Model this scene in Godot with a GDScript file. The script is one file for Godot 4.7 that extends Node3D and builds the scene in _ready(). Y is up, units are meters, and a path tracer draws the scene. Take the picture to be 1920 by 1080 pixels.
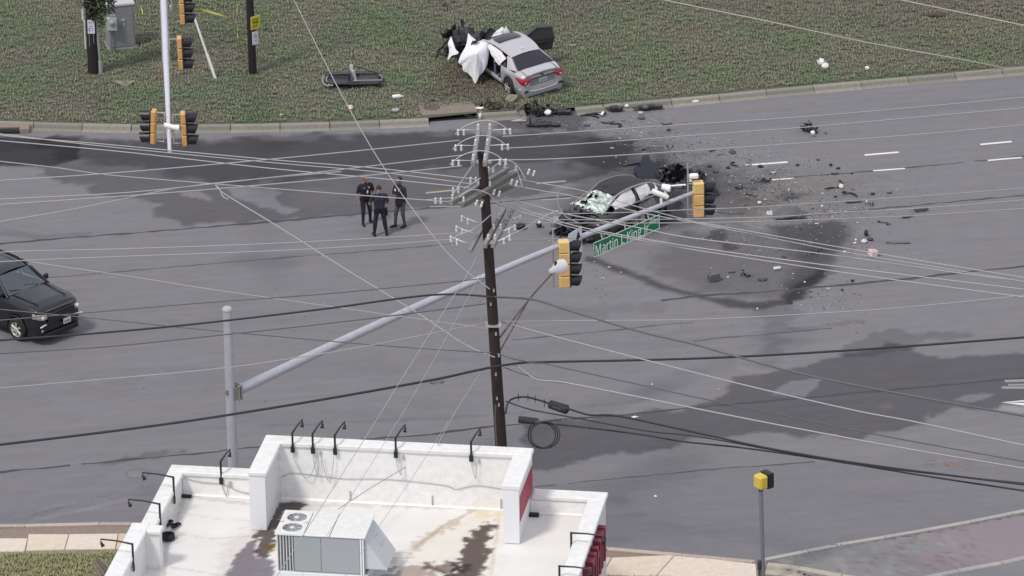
extends Node3D

# ------------------------------------------------------------------ helpers
var used := {}
var mats := {}
var rng := RandomNumberGenerator.new()

class MB:
	var st := SurfaceTool.new()
	func _init():
		st.begin(Mesh.PRIMITIVE_TRIANGLES)
		st.set_smooth_group(-1)
	func col(c: Color):
		st.set_color(c)
		return self
	func tri(a, b, c):
		st.add_vertex(a); st.add_vertex(c); st.add_vertex(b)
	func quad(a, b, c, d):
		tri(a, b, c); tri(a, c, d)
	func box(c: Vector3, s: Vector3, bs := Basis()):
		var p = []
		for i in 8:
			p.append(c + bs * Vector3((0.5 if i & 1 else -0.5) * s.x, (0.5 if i & 2 else -0.5) * s.y, (0.5 if i & 4 else -0.5) * s.z))
		st.set_smooth_group(-1)
		quad(p[4], p[5], p[7], p[6]); quad(p[1], p[0], p[2], p[3])
		quad(p[0], p[4], p[6], p[2]); quad(p[5], p[1], p[3], p[7])
		quad(p[6], p[7], p[3], p[2]); quad(p[0], p[1], p[5], p[4])
		return self
	# box with chamfered edges
	func cbox(c: Vector3, s: Vector3, b: float, bs := Basis()):
		st.set_smooth_group(-1)
		var h = s * 0.5
		var v = func(sx, sy, sz, k):
			var q = Vector3(sx * (h.x - (b if k != 0 else 0.0)), sy * (h.y - (b if k != 1 else 0.0)), sz * (h.z - (b if k != 2 else 0.0)))
			return c + bs * q
		for s1 in [-1, 1]:
			quad(v.call(s1, -1, s1, 0), v.call(s1, -1, -s1, 0), v.call(s1, 1, -s1, 0), v.call(s1, 1, s1, 0))
			quad(v.call(-1, s1, s1, 1), v.call(1, s1, s1, 1), v.call(1, s1, -s1, 1), v.call(-1, s1, -s1, 1))
			quad(v.call(-s1, -1, s1, 2), v.call(s1, -1, s1, 2), v.call(s1, 1, s1, 2), v.call(-s1, 1, s1, 2))
			for s2 in [-1, 1]:
				quad(v.call(s1, s2, -1, 0), v.call(s1, s2, 1, 0), v.call(s1, s2, 1, 1), v.call(s1, s2, -1, 1))
				quad(v.call(s1, -1, s2, 0), v.call(s1, 1, s2, 0), v.call(s1, 1, s2, 2), v.call(s1, -1, s2, 2))
				quad(v.call(-1, s1, s2, 1), v.call(1, s1, s2, 1), v.call(1, s1, s2, 2), v.call(-1, s1, s2, 2))
				for s3 in [-1, 1]:
					tri(v.call(s1, s2, s3, 0), v.call(s1, s2, s3, 1), v.call(s1, s2, s3, 2))
		return self
	# round tube through points; r a number or one per point
	func tube(pts: Array, r, n := 8, caps := true):
		var rings = []
		var up = Vector3.UP
		for i in pts.size():
			var t: Vector3
			if i == 0: t = pts[1] - pts[0]
			elif i == pts.size() - 1: t = pts[i] - pts[i - 1]
			else: t = (pts[i + 1] - pts[i]).normalized() + (pts[i] - pts[i - 1]).normalized()
			if t.length() < 1e-6: t = Vector3.UP
			t = t.normalized()
			if i == 0: up = Vector3.UP if absf(t.y) < 0.9 else Vector3.RIGHT
			var x = t.cross(up).normalized()
			if x.length() < 0.5: x = t.cross(Vector3.RIGHT).normalized()
			var y = x.cross(t).normalized()
			up = y
			var rr: float = r[i] if r is Array else r
			var ring = []
			for k in n:
				var a = TAU * k / n
				ring.append(pts[i] + (x * cos(a) + y * sin(a)) * rr)
			rings.append(ring)
		st.set_smooth_group(0)
		for i in rings.size() - 1:
			for k in n:
				var k2 = (k + 1) % n
				quad(rings[i][k2], rings[i][k], rings[i + 1][k], rings[i + 1][k2])
		st.set_smooth_group(-1)
		if caps:
			for k in range(1, n - 1):
				tri(rings[0][0], rings[0][k], rings[0][k + 1])
				tri(rings[-1][0], rings[-1][k + 1], rings[-1][k])
		return self
	# revolve [r, y] about the axis of basis y at c
	func lathe(c: Vector3, prof: Array, n := 16, bs := Basis(), smooth := true):
		st.set_smooth_group(0 if smooth else -1)
		for i in prof.size() - 1:
			for k in n:
				var a = TAU * k / n
				var b = TAU * (k + 1) / n
				var p = []
				for q in [[i, a], [i, b], [i + 1, b], [i + 1, a]]:
					var rr = prof[q[0]]
					p.append(c + bs * Vector3(cos(q[1]) * rr.x, rr.y, -sin(q[1]) * rr.x))
				if prof[i].x > 1e-5 and prof[i + 1].x > 1e-5: quad(p[0], p[1], p[2], p[3])
				elif prof[i].x > 1e-5: tri(p[0], p[1], p[2])
				else: tri(p[0], p[2], p[3])
		st.set_smooth_group(-1)
		return self
	# extrude a flat outline (x, y) along z from z0 to z1, placed by t
	func prism(poly: PackedVector2Array, z0: float, z1: float, t := Transform3D()):
		st.set_smooth_group(-1)
		var pp = poly
		if Geometry2D.is_polygon_clockwise(pp):
			pp = pp.duplicate(); pp.reverse()
		var ids = Geometry2D.triangulate_polygon(pp)
		for k in range(0, ids.size(), 3):
			var a = pp[ids[k]]
			var b = pp[ids[k + 1]]
			var c = pp[ids[k + 2]]
			if (b - a).cross(c - a) < 0:
				var w = b
				b = c; c = w
			tri(t * Vector3(a.x, a.y, z1), t * Vector3(b.x, b.y, z1), t * Vector3(c.x, c.y, z1))
			tri(t * Vector3(a.x, a.y, z0), t * Vector3(c.x, c.y, z0), t * Vector3(b.x, b.y, z0))
		for k in pp.size():
			var a = pp[k]
			var b = pp[(k + 1) % pp.size()]
			quad(t * Vector3(a.x, a.y, z0), t * Vector3(b.x, b.y, z0), t * Vector3(b.x, b.y, z1), t * Vector3(a.x, a.y, z1))
		return self
	# grid of points rows x cols
	func grid(g: Array, smooth := true, flip := false):
		st.set_smooth_group(0 if smooth else -1)
		for i in g.size() - 1:
			for j in g[i].size() - 1:
				if flip: quad(g[i][j], g[i + 1][j], g[i + 1][j + 1], g[i][j + 1])
				else: quad(g[i][j], g[i][j + 1], g[i + 1][j + 1], g[i + 1][j])
		st.set_smooth_group(-1)
		return self
	func mesh() -> ArrayMesh:
		st.generate_normals()
		return st.commit()

func numbered(n: String) -> String:
	if not used.has(n):
		used[n] = 0
		return n
	used[n] += 1
	return "%s_%03d" % [n, used[n]]

func part(called: String, m, material, parent: Node) -> MeshInstance3D:
	var o := MeshInstance3D.new()
	var nm := called
	var k := 0
	while parent.has_node(nm):
		k += 1
		nm = "%s_%03d" % [called, k]
	o.name = nm
	o.mesh = m.mesh() if m is MB else m
	o.material_override = material
	parent.add_child(o, true)
	return o

func tag(o: Node, label: String, category: String, group := ""):
	o.set_meta("label", label)
	o.set_meta("category", category)
	if group: o.set_meta("group", group)

func thing(called: String, label: String, category: String, at := Vector3.ZERO, turn := 0.0, group := "") -> Node3D:
	var o := Node3D.new()
	o.name = numbered(called)
	add_child(o, true)
	o.position = at
	o.rotation.y = turn
	tag(o, label, category, group)
	return o

func single(called: String, m, material, label: String, category: String, at := Vector3.ZERO, turn := 0.0, group := "") -> MeshInstance3D:
	var o := MeshInstance3D.new()
	o.name = numbered(called)
	o.mesh = m.mesh() if m is MB else m
	o.material_override = material
	add_child(o, true)
	o.position = at
	o.rotation.y = turn
	tag(o, label, category, group)
	return o

func struct(called: String, m, material, at := Vector3.ZERO) -> MeshInstance3D:
	var o := MeshInstance3D.new()
	o.name = numbered(called)
	o.mesh = m.mesh() if m is MB else m
	o.material_override = material
	add_child(o, true)
	o.position = at
	o.set_meta("kind", "structure")
	return o

func noise_tex(seed_: int, freq: float, oct: int, lo: float, hi: float, size := 512, kind := FastNoiseLite.TYPE_SIMPLEX_SMOOTH) -> NoiseTexture2D:
	var nz := FastNoiseLite.new()
	nz.seed = seed_
	nz.noise_type = kind
	nz.frequency = freq
	nz.fractal_octaves = oct
	nz.fractal_gain = 0.6
	var t := NoiseTexture2D.new()
	t.width = size; t.height = size
	t.seamless = true
	t.noise = nz
	var g := Gradient.new()
	g.set_color(0, Color(lo, lo, lo)); g.set_color(1, Color(hi, hi, hi))
	t.color_ramp = g
	return t

var grain: NoiseTexture2D
var blotch: NoiseTexture2D
var soft: NoiseTexture2D
var bumps: NoiseTexture2D

# colours are given as real-world (linear) base colours
func mat(r: float, g: float, b: float, rough := 0.6, metal := 0.0, tex = null, scale := 1.0, coat := 0.0) -> StandardMaterial3D:
	var key := "%s %s %s %s %s %s %s %s" % [r, g, b, rough, metal, tex, scale, coat]
	if mats.has(key): return mats[key]
	var m := StandardMaterial3D.new()
	m.albedo_color = Color(r, g, b).linear_to_srgb()
	m.roughness = rough
	m.metallic = metal
	if tex:
		m.albedo_texture = tex
		m.uv1_triplanar = true
		m.uv1_world_triplanar = true
		m.uv1_scale = Vector3.ONE * scale
	if coat > 0.0:
		m.clearcoat_enabled = true
		m.clearcoat = coat
		m.clearcoat_roughness = 0.08
	mats[key] = m
	return m

func vmat(rough := 0.9, tex = null, scale := 1.0, two := false) -> StandardMaterial3D:
	var key := "v %s %s %s %s" % [rough, tex, scale, two]
	if mats.has(key): return mats[key]
	var m := StandardMaterial3D.new()
	m.vertex_color_use_as_albedo = true
	m.roughness = rough
	if tex:
		m.albedo_texture = tex
		m.uv1_triplanar = true
		m.uv1_world_triplanar = true
		m.uv1_scale = Vector3.ONE * scale
	if two: m.cull_mode = BaseMaterial3D.CULL_DISABLED
	mats[key] = m
	return m

func glass(r: float, g: float, b: float, a: float) -> StandardMaterial3D:
	var key := "glass %s %s %s %s" % [r, g, b, a]
	if mats.has(key): return mats[key]
	var m := StandardMaterial3D.new()
	m.albedo_color = Color(Color(r, g, b).linear_to_srgb(), a)
	m.transparency = BaseMaterial3D.TRANSPARENCY_ALPHA
	m.roughness = 0.06
	mats[key] = m
	return m

# smooth curve through points
func smooth_path(p: Array, per := 6) -> Array:
	var out = []
	for i in p.size() - 1:
		var a = p[maxi(i - 1, 0)]
		var b = p[i]
		var c = p[i + 1]
		var d = p[mini(i + 2, p.size() - 1)]
		for k in per:
			var t := float(k) / per
			out.append(0.5 * ((2.0 * b) + (c - a) * t + (2.0 * a - 5.0 * b + 4.0 * c - d) * t * t + (3.0 * b - a - 3.0 * c + d) * t * t * t))
	out.append(p[-1])
	return out

func seg_dist(p: Vector2, a: Vector2, b: Vector2) -> float:
	var ab := b - a
	var t := clampf((p - a).dot(ab) / maxf(ab.length_squared(), 1e-9), 0.0, 1.0)
	return p.distance_to(a + ab * t)

# signed distance to a polygon, inside positive
func poly_dist(p: Vector2, poly: PackedVector2Array) -> float:
	var d := 1e9
	for i in poly.size():
		d = minf(d, seg_dist(p, poly[i], poly[(i + 1) % poly.size()]))
	return d if Geometry2D.is_point_in_polygon(p, poly) else -d

func line_dist(p: Vector2, l: PackedVector2Array) -> float:
	var d := 1e9
	for i in l.size() - 1:
		d = minf(d, seg_dist(p, l[i], l[i + 1]))
	return d

# a sheet of small quads whose vertex colour is worked out by marks: [kind, points, colour factor, feather or half width, edge noise]
func marked_sheet(x0: float, x1: float, z0: float, z1: float, dx: float, dz: float, base: Callable, marks: Array, height: Callable, freq := 0.7) -> ArrayMesh:
	var nx := int((x1 - x0) / dx) + 1
	var nz := int((z1 - z0) / dz) + 1
	var cols := PackedColorArray(); cols.resize(nx * nz)
	var vs := PackedVector3Array(); vs.resize(nx * nz)
	for j in nz:
		for i in nx:
			var x := x0 + (x1 - x0) * i / (nx - 1)
			var z := z0 + (z1 - z0) * j / (nz - 1)
			vs[j * nx + i] = Vector3(x, height.call(x, z), z)
			cols[j * nx + i] = base.call(x, z)
	var nzz := FastNoiseLite.new()
	nzz.seed = 11; nzz.frequency = freq; nzz.fractal_octaves = 4
	for m in marks:
		var pts := PackedVector2Array(m[1])
		var fe: float = m[3]
		var amp: float = m[4]
		var f: Color = m[2]
		var lo := pts[0]
		var hi := pts[0]
		for p in pts:
			lo = lo.min(p); hi = hi.max(p)
		var pad := fe + amp + 0.1
		var i0 := clampi(int((lo.x - pad - x0) / (x1 - x0) * (nx - 1)), 0, nx - 1)
		var i1 := clampi(int((hi.x + pad - x0) / (x1 - x0) * (nx - 1)) + 1, 0, nx - 1)
		var j0 := clampi(int((lo.y - pad - z0) / (z1 - z0) * (nz - 1)), 0, nz - 1)
		var j1 := clampi(int((hi.y + pad - z0) / (z1 - z0) * (nz - 1)) + 1, 0, nz - 1)
		for j in range(j0, j1 + 1):
			for i in range(i0, i1 + 1):
				var v := vs[j * nx + i]
				var p := Vector2(v.x, v.z)
				var w := 0.0
				var nn := nzz.get_noise_2d(v.x, v.z * 1.3) * amp * 1.6
				if m[0] == "area":
					w = smoothstep(-fe, fe, poly_dist(p, pts) + nn)
				else:
					var l := line_dist(p, pts) + nn
					w = 1.0 - smoothstep(fe * 0.5, fe, l)
				if w > 0.0:
					var c := cols[j * nx + i]
					cols[j * nx + i] = Color(c.r * lerpf(1, f.r, w), c.g * lerpf(1, f.g, w), c.b * lerpf(1, f.b, w))
	var idx := PackedInt32Array()
	idx.resize((nx - 1) * (nz - 1) * 6)
	var q := 0
	for j in nz - 1:
		for i in nx - 1:
			var a := j * nx + i
			for k in [a, a + 1, a + nx, a + 1, a + nx + 1, a + nx]:
				idx[q] = k
				q += 1
	var nrm := PackedVector3Array(); nrm.resize(nx * nz); nrm.fill(Vector3.UP)
	var arr := []
	arr.resize(Mesh.ARRAY_MAX)
	arr[Mesh.ARRAY_VERTEX] = vs
	arr[Mesh.ARRAY_NORMAL] = nrm
	arr[Mesh.ARRAY_COLOR] = cols
	arr[Mesh.ARRAY_INDEX] = idx
	var am := ArrayMesh.new()
	am.add_surface_from_arrays(Mesh.PRIMITIVE_TRIANGLES, arr)
	return am


# ------------------------------------------------------------------ scene
func _ready():
	var cam := Camera3D.new()
	cam.name = "camera"
	cam.transform = Transform3D(Basis(Vector3(0.999838, -0.016629, 0.006888), Vector3(0.017999, 0.923730, -0.382621), Vector3(-0.000000, 0.382683, 0.923880)), Vector3(0.0000, 72.5185, 175.0752))
	cam.fov = 5.72481
	cam.near = 1.0
	cam.far = 4000.0
	add_child(cam)
	cam.current = true

	var env := Environment.new()
	env.background_mode = Environment.BG_SKY
	var sm := ProceduralSkyMaterial.new()
	sm.sky_top_color = Color(0.76, 0.77, 0.81)
	sm.sky_horizon_color = Color(0.80, 0.80, 0.825)
	sm.sky_curve = 0.2
	sm.ground_bottom_color = Color(0.35, 0.35, 0.34)
	sm.ground_horizon_color = Color(0.6, 0.6, 0.62)
	sm.sun_angle_max = 10.0
	var sky := Sky.new()
	sky.sky_material = sm
	env.sky = sky
	env.tonemap_mode = Environment.TONE_MAPPER_LINEAR
	env.tonemap_exposure = 1.33
	env.sdfgi_enabled = true
	env.ssao_enabled = true
	env.ssil_enabled = true
	var we := WorldEnvironment.new()
	we.name = "world_environment"
	we.environment = env
	add_child(we)

	var sun := DirectionalLight3D.new()
	sun.name = "sun"
	sun.light_color = Color(1.0, 0.97, 0.93)
	sun.light_energy = 0.5
	sun.light_angular_distance = 10.0
	sun.shadow_enabled = true
	add_child(sun)
	sun.look_at_from_position(Vector3(-28, 58, 28), Vector3.ZERO)

	rng.seed = 7
	grain = noise_tex(3, 0.09, 4, 0.84, 1.0)
	soft = noise_tex(15, 0.012, 5, 0.92, 1.0)
	blotch = noise_tex(5, 0.02, 5, 0.84, 1.0)
	bumps = noise_tex(9, 0.11, 4, 0.6, 1.0)

	build_ground()
	build_far_kerb()
	build_near_side()
	build_road_paint()
	build_building()
	build_mast_arm()
	build_far_mast()
	build_utility_pole()
	build_wires()
	build_bank_furniture()
	build_silver_sedan()
	build_dark_wreck()
	build_suv()
	build_people()
	build_debris()
	build_litter()


# ------------------------------------------------------------------ ground, road, kerbs
var road_noise := FastNoiseLite.new()
var far_kerb_line: Array = [Vector2(-23.77, -16.51), Vector2(-20.33, -16.23), Vector2(-18.04, -16.01), Vector2(-16.25, -15.73), Vector2(-12.94, -15.35), Vector2(-8.94, -15.23), Vector2(-5.92, -15.29), Vector2(-2.91, -15.5), Vector2(-0.45, -16.07), Vector2(2.01, -16.21), Vector2(4.29, -16.74), Vector2(6.58, -17.16), Vector2(9.66, -17.87), Vector2(14.31, -18.81), Vector2(18.6, -19.66), Vector2(23.11, -20.54), Vector2(30.06, -21.92)]

func road_tone(x: float, z: float) -> Color:
	var n := road_noise.get_noise_2d(x, z * 2.0)
	var n2 := road_noise.get_noise_2d(x * 0.35 + 60.0, (z + x * 0.15) * 2.4)
	var v := 0.226 * (1.0 + 0.055 * n + 0.07 * n2)
	var along := x - 0.15 * z
	var across := z + 0.15 * x
	v *= 1.0 + 0.05 * road_noise.get_noise_2d(along * 0.06 + 200.0, across * 2.6) + 0.035 * road_noise.get_noise_2d(along * 0.2, across * 7.0 + 90.0)
	var warm := 0.02 * road_noise.get_noise_2d(x * 0.3 + 500.0, z * 0.5)
	return Color(v * (1.0 + warm), v * 0.985, v * (1.048 - warm * 1.5))

func build_ground():
	road_noise.seed = 21
	road_noise.frequency = 0.9
	road_noise.fractal_octaves = 4
	# far land out to the horizon
	var m := MB.new()
	m.quad(Vector3(-1500, -0.25, 1500), Vector3(1500, -0.25, 1500), Vector3(1500, -0.25, -1500), Vector3(-1500, -0.25, -1500))
	struct("terrain", m, mat(0.09, 0.11, 0.06, 0.95, 0, blotch, 0.05))
	# the wide road round the part in view
	m = MB.new()
	m.quad(Vector3(-160, -0.008, 34), Vector3(160, -0.008, 34), Vector3(160, -0.008, -42), Vector3(-160, -0.008, -30))
	struct("road_beyond", m, mat(0.226, 0.222, 0.237, 0.9, 0, grain, 0.35))

	var dark := Color(0.53, 0.53, 0.53)
	var soot := Color(0.5, 0.49, 0.48)
	var seam := Color(0.55, 0.55, 0.56)
	var marks := [
		# water spread and other dark patches over the far lanes
		["area", [Vector2(-18.72, -14.85), Vector2(-15.69, -14.59), Vector2(-11.91, -14.19), Vector2(-6.67, -14.56), Vector2(-1.03, -14.48), Vector2(1.98, -14.38), Vector2(3.28, -14.06), Vector2(4.2, -13.07), Vector2(4.34, -11.41), Vector2(3.76, -10.42), Vector2(2.65, -9.97), Vector2(1.71, -9.02), Vector2(0.79, -8.31), Vector2(-1.4, -7.58), Vector2(-3.58, -7.14), Vector2(-5.75, -6.71), Vector2(-8.28, -6.3), Vector2(-11.07, -6), Vector2(-11.37, -6.59), Vector2(-12.11, -6.97), Vector2(-12.32, -7.62), Vector2(-11.98, -8), Vector2(-12.63, -8.23), Vector2(-12.83, -8.63), Vector2(-14.24, -9.2), Vector2(-14.55, -9.71), Vector2(-14.29, -10.05), Vector2(-15.79, -10.48), Vector2(-16.38, -11.01), Vector2(-16.23, -11.52), Vector2(-16.62, -11.84), Vector2(-18.5, -12.04)], Color(0.58, 0.575, 0.59), 0.14, 0.28],
		["area", [Vector2(-16.81, -14.44), Vector2(-11.71, -13.97), Vector2(-4.78, -14.15), Vector2(0.85, -14.07), Vector2(3.09, -13.75), Vector2(4.56, -12.69), Vector2(5.25, -10.86), Vector2(4.12, -10.15), Vector2(1.93, -11.28), Vector2(-1.77, -11.11), Vector2(-4.72, -10.54), Vector2(-7.3, -10.26), Vector2(-9.86, -9.84), Vector2(-11.55, -10.57), Vector2(-12.9, -11.66), Vector2(-15.55, -12.4)], Color(0.57, 0.565, 0.585), 0.3, 0.5],
		["area", [Vector2(-19.47, -14.88), Vector2(-16.83, -14.75), Vector2(-15.12, -14.46), Vector2(-14.99, -12.37), Vector2(-16.06, -11.71), Vector2(-16.62, -11.84), Vector2(-19.25, -12.12)], Color(0.38, 0.375, 0.395), 0.06, 0.1],
		["area", [Vector2(2.72, -14.08), Vector2(5.14, -13.34), Vector2(6.37, -11.31), Vector2(8.52, -9.68), Vector2(8.95, -7.17), Vector2(6.7, -5.33), Vector2(5.05, -4.45), Vector2(3.09, -5.02), Vector2(1.67, -6.55)], Color(0.6, 0.595, 0.6), 1.0, 0.7],
		["area", [Vector2(-9.75, -9.38), Vector2(-8.93, -9.54), Vector2(-8.01, -9.39), Vector2(-7.85, -8.89), Vector2(-8.07, -8.4), Vector2(-7.78, -7.69), Vector2(-7.22, -7.32), Vector2(-7.57, -6.9), Vector2(-8.22, -7.42), Vector2(-8.88, -8.04), Vector2(-9.44, -8.47)], Color(1.75, 1.75, 1.72), 0.05, 0.14],
		["area", [Vector2(-11.39, -9.16), Vector2(-10.72, -9.23), Vector2(-10.14, -8.5), Vector2(-10.2, -8.21), Vector2(-10.73, -8.53), Vector2(-11.28, -8.76)], Color(1.7, 1.7, 1.68), 0.05, 0.12],
		["area", [Vector2(-7.27, -9.16), Vector2(-5.81, -9.38), Vector2(-5.51, -8.27), Vector2(-6.5, -7.53), Vector2(-7.05, -7.95)], Color(1.12, 1.12, 1.1), 0.6, 0.5],
		["area", [Vector2(-17.84, -6.03), Vector2(-16.56, -5.78), Vector2(-16.18, -5.47), Vector2(-15.28, -5.52), Vector2(-14.2, -5.57), Vector2(-14.27, -5.18), Vector2(-16.14, -4.99), Vector2(-16.34, -5.19), Vector2(-17.81, -5.55)], Color(0.8, 0.8, 0.81), 0.1, 0.2],
		["area", [Vector2(-18.69, -14.53), Vector2(-17.37, -14.46), Vector2(-16.57, -13.69), Vector2(-16.73, -13.29), Vector2(-18.62, -13.59)], Color(0.8, 0.8, 0.8), 0.1, 0.3],
		["area", [Vector2(-0.46, -16.09), Vector2(0.88, -16.83), Vector2(2.29, -16.44), Vector2(2.75, -15.4), Vector2(2.35, -14.42), Vector2(0.47, -14.41), Vector2(-0.37, -14.87)], Color(0.5, 0.49, 0.5), 0.25, 0.3],  # darker patch of road and gutter below the sedan's rear
		["area", [Vector2(5.26, -11.37), Vector2(6.91, -10.78), Vector2(7.38, -8.74), Vector2(6.77, -7.28), Vector2(4.76, -6.89), Vector2(4.12, -9.9)], Color(0.7, 0.69, 0.69), 0.6, 0.5],
		# fluid run-off from the dark wreck
		["area", [Vector2(2.42, -2.77), Vector2(3.03, -2.27), Vector2(3.9, -1.43), Vector2(5.09, 0.01), Vector2(6.45, 1.03), Vector2(7.65, 1.54), Vector2(8.71, 1.32), Vector2(9.48, -0.01), Vector2(10.24, -1.13), Vector2(10.34, -0.43), Vector2(9.6, 1), Vector2(9.02, 1.97), Vector2(7.97, 2.19), Vector2(7.11, 2.01), Vector2(5.93, 1.1), Vector2(4.73, 0.22), Vector2(3.54, -1.12), Vector2(2.5, -2.2)], Color(0.38, 0.37, 0.375), 0.16, 0.12],
		["area", [Vector2(5.23, -4.44), Vector2(7.93, -4.79), Vector2(10.83, -5.23), Vector2(11.35, -4.86), Vector2(10.66, -2.28), Vector2(10.29, -0.44), Vector2(9.06, 1.34), Vector2(7.32, 1.26), Vector2(5.78, 0.27), Vector2(4.6, -1.4)], Color(0.68, 0.67, 0.665), 0.5, 0.4],
		["area", [Vector2(8.66, -4.99), Vector2(10.84, -5.37), Vector2(11.55, -5.1), Vector2(10.81, -1.8), Vector2(10.18, 0.02), Vector2(9.23, 1.35), Vector2(8.98, -0.5), Vector2(9.58, -1.86)], Color(0.56, 0.555, 0.56), 0.3, 0.3],
		["area", [Vector2(6.64, -4.76), Vector2(7.07, -4.83), Vector2(7.21, -3.87), Vector2(7.54, -3.14), Vector2(7.4, -2.72), Vector2(6.87, -2.93), Vector2(7.02, -3.49), Vector2(6.65, -3.99)], soot, 0.12, 0.2],
		["area", [Vector2(7.1, -8.65), Vector2(8.52, -9.68), Vector2(11.12, -10.06), Vector2(12.5, -8.74), Vector2(11.61, -6.06), Vector2(9.03, -5.22), Vector2(6.88, -5.32)], Color(0.93, 0.91, 0.86), 0.8, 0.8],
		["area", [Vector2(8.98, -7.86), Vector2(10.27, -8.05), Vector2(10.18, -7.8), Vector2(9.06, -7.56)], Color(0.6, 0.6, 0.6), 0.1, 0.2],
		["area", [Vector2(9.24, -7.6), Vector2(9.52, -7.74), Vector2(10.02, -7.56), Vector2(9.5, -7.29)], Color(0.45, 0.45, 0.46), 0.08, 0.15],
		# water over the near right lanes
		["area", [Vector2(0.42, 14.59), Vector2(1.48, 14.4), Vector2(2.41, 13.76), Vector2(3.8, 13.38), Vector2(4.98, 12.87), Vector2(5.68, 12.46), Vector2(7.19, 12.04), Vector2(8.82, 12.39), Vector2(10.45, 12.63), Vector2(11.98, 12.05), Vector2(12.64, 11.5), Vector2(13.04, 10.82), Vector2(13.72, 10.4), Vector2(14.97, 10.87), Vector2(15.19, 10.21), Vector2(17.27, 10.18), Vector2(17.66, 6.17), Vector2(16.3, 6.15), Vector2(13.21, 6.48), Vector2(12.59, 5.59), Vector2(11.95, 5.04), Vector2(11.56, 5.72), Vector2(10.17, 6.17), Vector2(9.1, 7.07), Vector2(7.9, 7.44), Vector2(7.3, 7.5), Vector2(6.71, 8.32), Vector2(6.38, 9.57), Vector2(5.3, 10.14), Vector2(2.25, 10.71), Vector2(0.26, 11.07)], Color(0.53, 0.525, 0.545), 0.12, 0.24],
		["area", [Vector2(7.98, 1.97), Vector2(9.06, 1.34), Vector2(9.36, 2.25), Vector2(8.7, 4.89), Vector2(8.09, 7.02), Vector2(7.58, 7), Vector2(8.02, 4.85)], Color(0.76, 0.76, 0.77), 0.3, 0.4],
		["area", [Vector2(11.66, 4.23), Vector2(12.36, 4.04), Vector2(13.01, 4.51), Vector2(14.74, 4.37), Vector2(14.88, 4.73), Vector2(13.31, 5.1), Vector2(12.58, 5.72), Vector2(10.84, 6.29), Vector2(10.18, 6)], Color(0.74, 0.74, 0.75), 0.06, 0.3],
		["area", [Vector2(8.93, 3.8), Vector2(11.38, 3.24), Vector2(11.45, 3.42), Vector2(10.31, 3.73), Vector2(9.09, 4.11)], Color(0.8, 0.8, 0.8), 0.1, 0.2],
		["area", [Vector2(8.15, 9.15), Vector2(8.39, 8.4), Vector2(8.75, 8.03), Vector2(9.82, 7.91), Vector2(9.49, 8.7), Vector2(9.15, 9.36), Vector2(8.65, 9.17)], Color(1.75, 1.75, 1.72), 0.05, 0.12],
		["area", [Vector2(13.75, 9.86), Vector2(14.13, 9.46), Vector2(14.68, 9.31), Vector2(15.07, 9.37), Vector2(14.81, 9.74), Vector2(14.37, 10.01)], Color(1.75, 1.75, 1.7), 0.04, 0.05],
		["area", [Vector2(15.03, 10.7), Vector2(15.27, 10.22), Vector2(15.69, 10.19), Vector2(16.6, 10.24), Vector2(16.53, 11.06)], Color(1.4, 1.4, 1.38), 0.05, 0.08],
		["area", [Vector2(11.26, 10.29), Vector2(11.75, 10.06), Vector2(11.81, 10.15), Vector2(11.51, 10.38)], Color(1.35, 1.35, 1.33), 0.08, 0.1],
		["area", [Vector2(7.14, 5.47), Vector2(7.91, 5.29), Vector2(8.26, 7.03), Vector2(7.7, 8.07), Vector2(7.22, 7.41)], Color(1.12, 1.12, 1.08), 0.4, 0.4],
		["area", [Vector2(6.19, 12.15), Vector2(7.46, 13.14), Vector2(11.41, 13.07), Vector2(13.15, 11.85), Vector2(16.48, 11.59), Vector2(16.25, 14.01), Vector2(9.36, 14.42), Vector2(5.26, 15.12), Vector2(0.54, 15.89), Vector2(0.55, 14.75), Vector2(2.52, 14.04), Vector2(5, 13.19)], Color(1.05, 1.05, 1.03), 0.2, 0.3],
		# smoother newer surface along the near kerb
		["area", [Vector2(-16.77, 14.07), Vector2(-12.21, 13.48), Vector2(-7.94, 12.62), Vector2(-2.73, 11.96), Vector2(0.42, 11.29), Vector2(0.3, 15.8), Vector2(2.16, 15.49), Vector2(5.27, 14.92), Vector2(9.04, 14.41), Vector2(16.19, 14.72), Vector2(15.45, 22.74), Vector2(-16.18, 21.42)], Color(0.97, 0.97, 0.985), 0.08, 0.06],
		["area", [Vector2(2.46, 16.75), Vector2(3.19, 16.67), Vector2(3.91, 16.93), Vector2(3.1, 17.13)], Color(0.82, 0.82, 0.84), 0.15, 0.2],
		["area", [Vector2(2.58, 18.67), Vector2(5.3, 18.6), Vector2(7.02, 19.43), Vector2(5.24, 20.1), Vector2(2.72, 19.69)], Color(0.93, 0.93, 0.94), 0.8, 0.5],
		["area", [Vector2(-12.42, 15.84), Vector2(-10.98, 15.39), Vector2(-10.32, 15.69), Vector2(-10.94, 16.13)], Color(0.88, 0.88, 0.9), 0.5, 0.4],
		["area", [Vector2(-15.56, 17.13), Vector2(-13.65, 16.79), Vector2(-12.37, 16.61), Vector2(-13.62, 17.33), Vector2(-15.19, 17.72)], Color(0.9, 0.9, 0.92), 0.4, 0.3],
		["line", [Vector2(-15.22, 17.41), Vector2(-14.22, 16.69), Vector2(-13.19, 16.35), Vector2(-12.17, 15.92)], Color(1.16, 1.16, 1.15), 0.1, 0.06],
		["line", [Vector2(-14.56, 17.56), Vector2(-13.39, 17.03), Vector2(-11.75, 16.17)], Color(1.2, 1.2, 1.18), 0.1, 0.06],
		["line", [Vector2(-14.59, 17.21), Vector2(-13.04, 16.27), Vector2(-12.33, 15.96)], Color(0.84, 0.84, 0.86), 0.12, 0.1],
		# worn lanes
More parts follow.
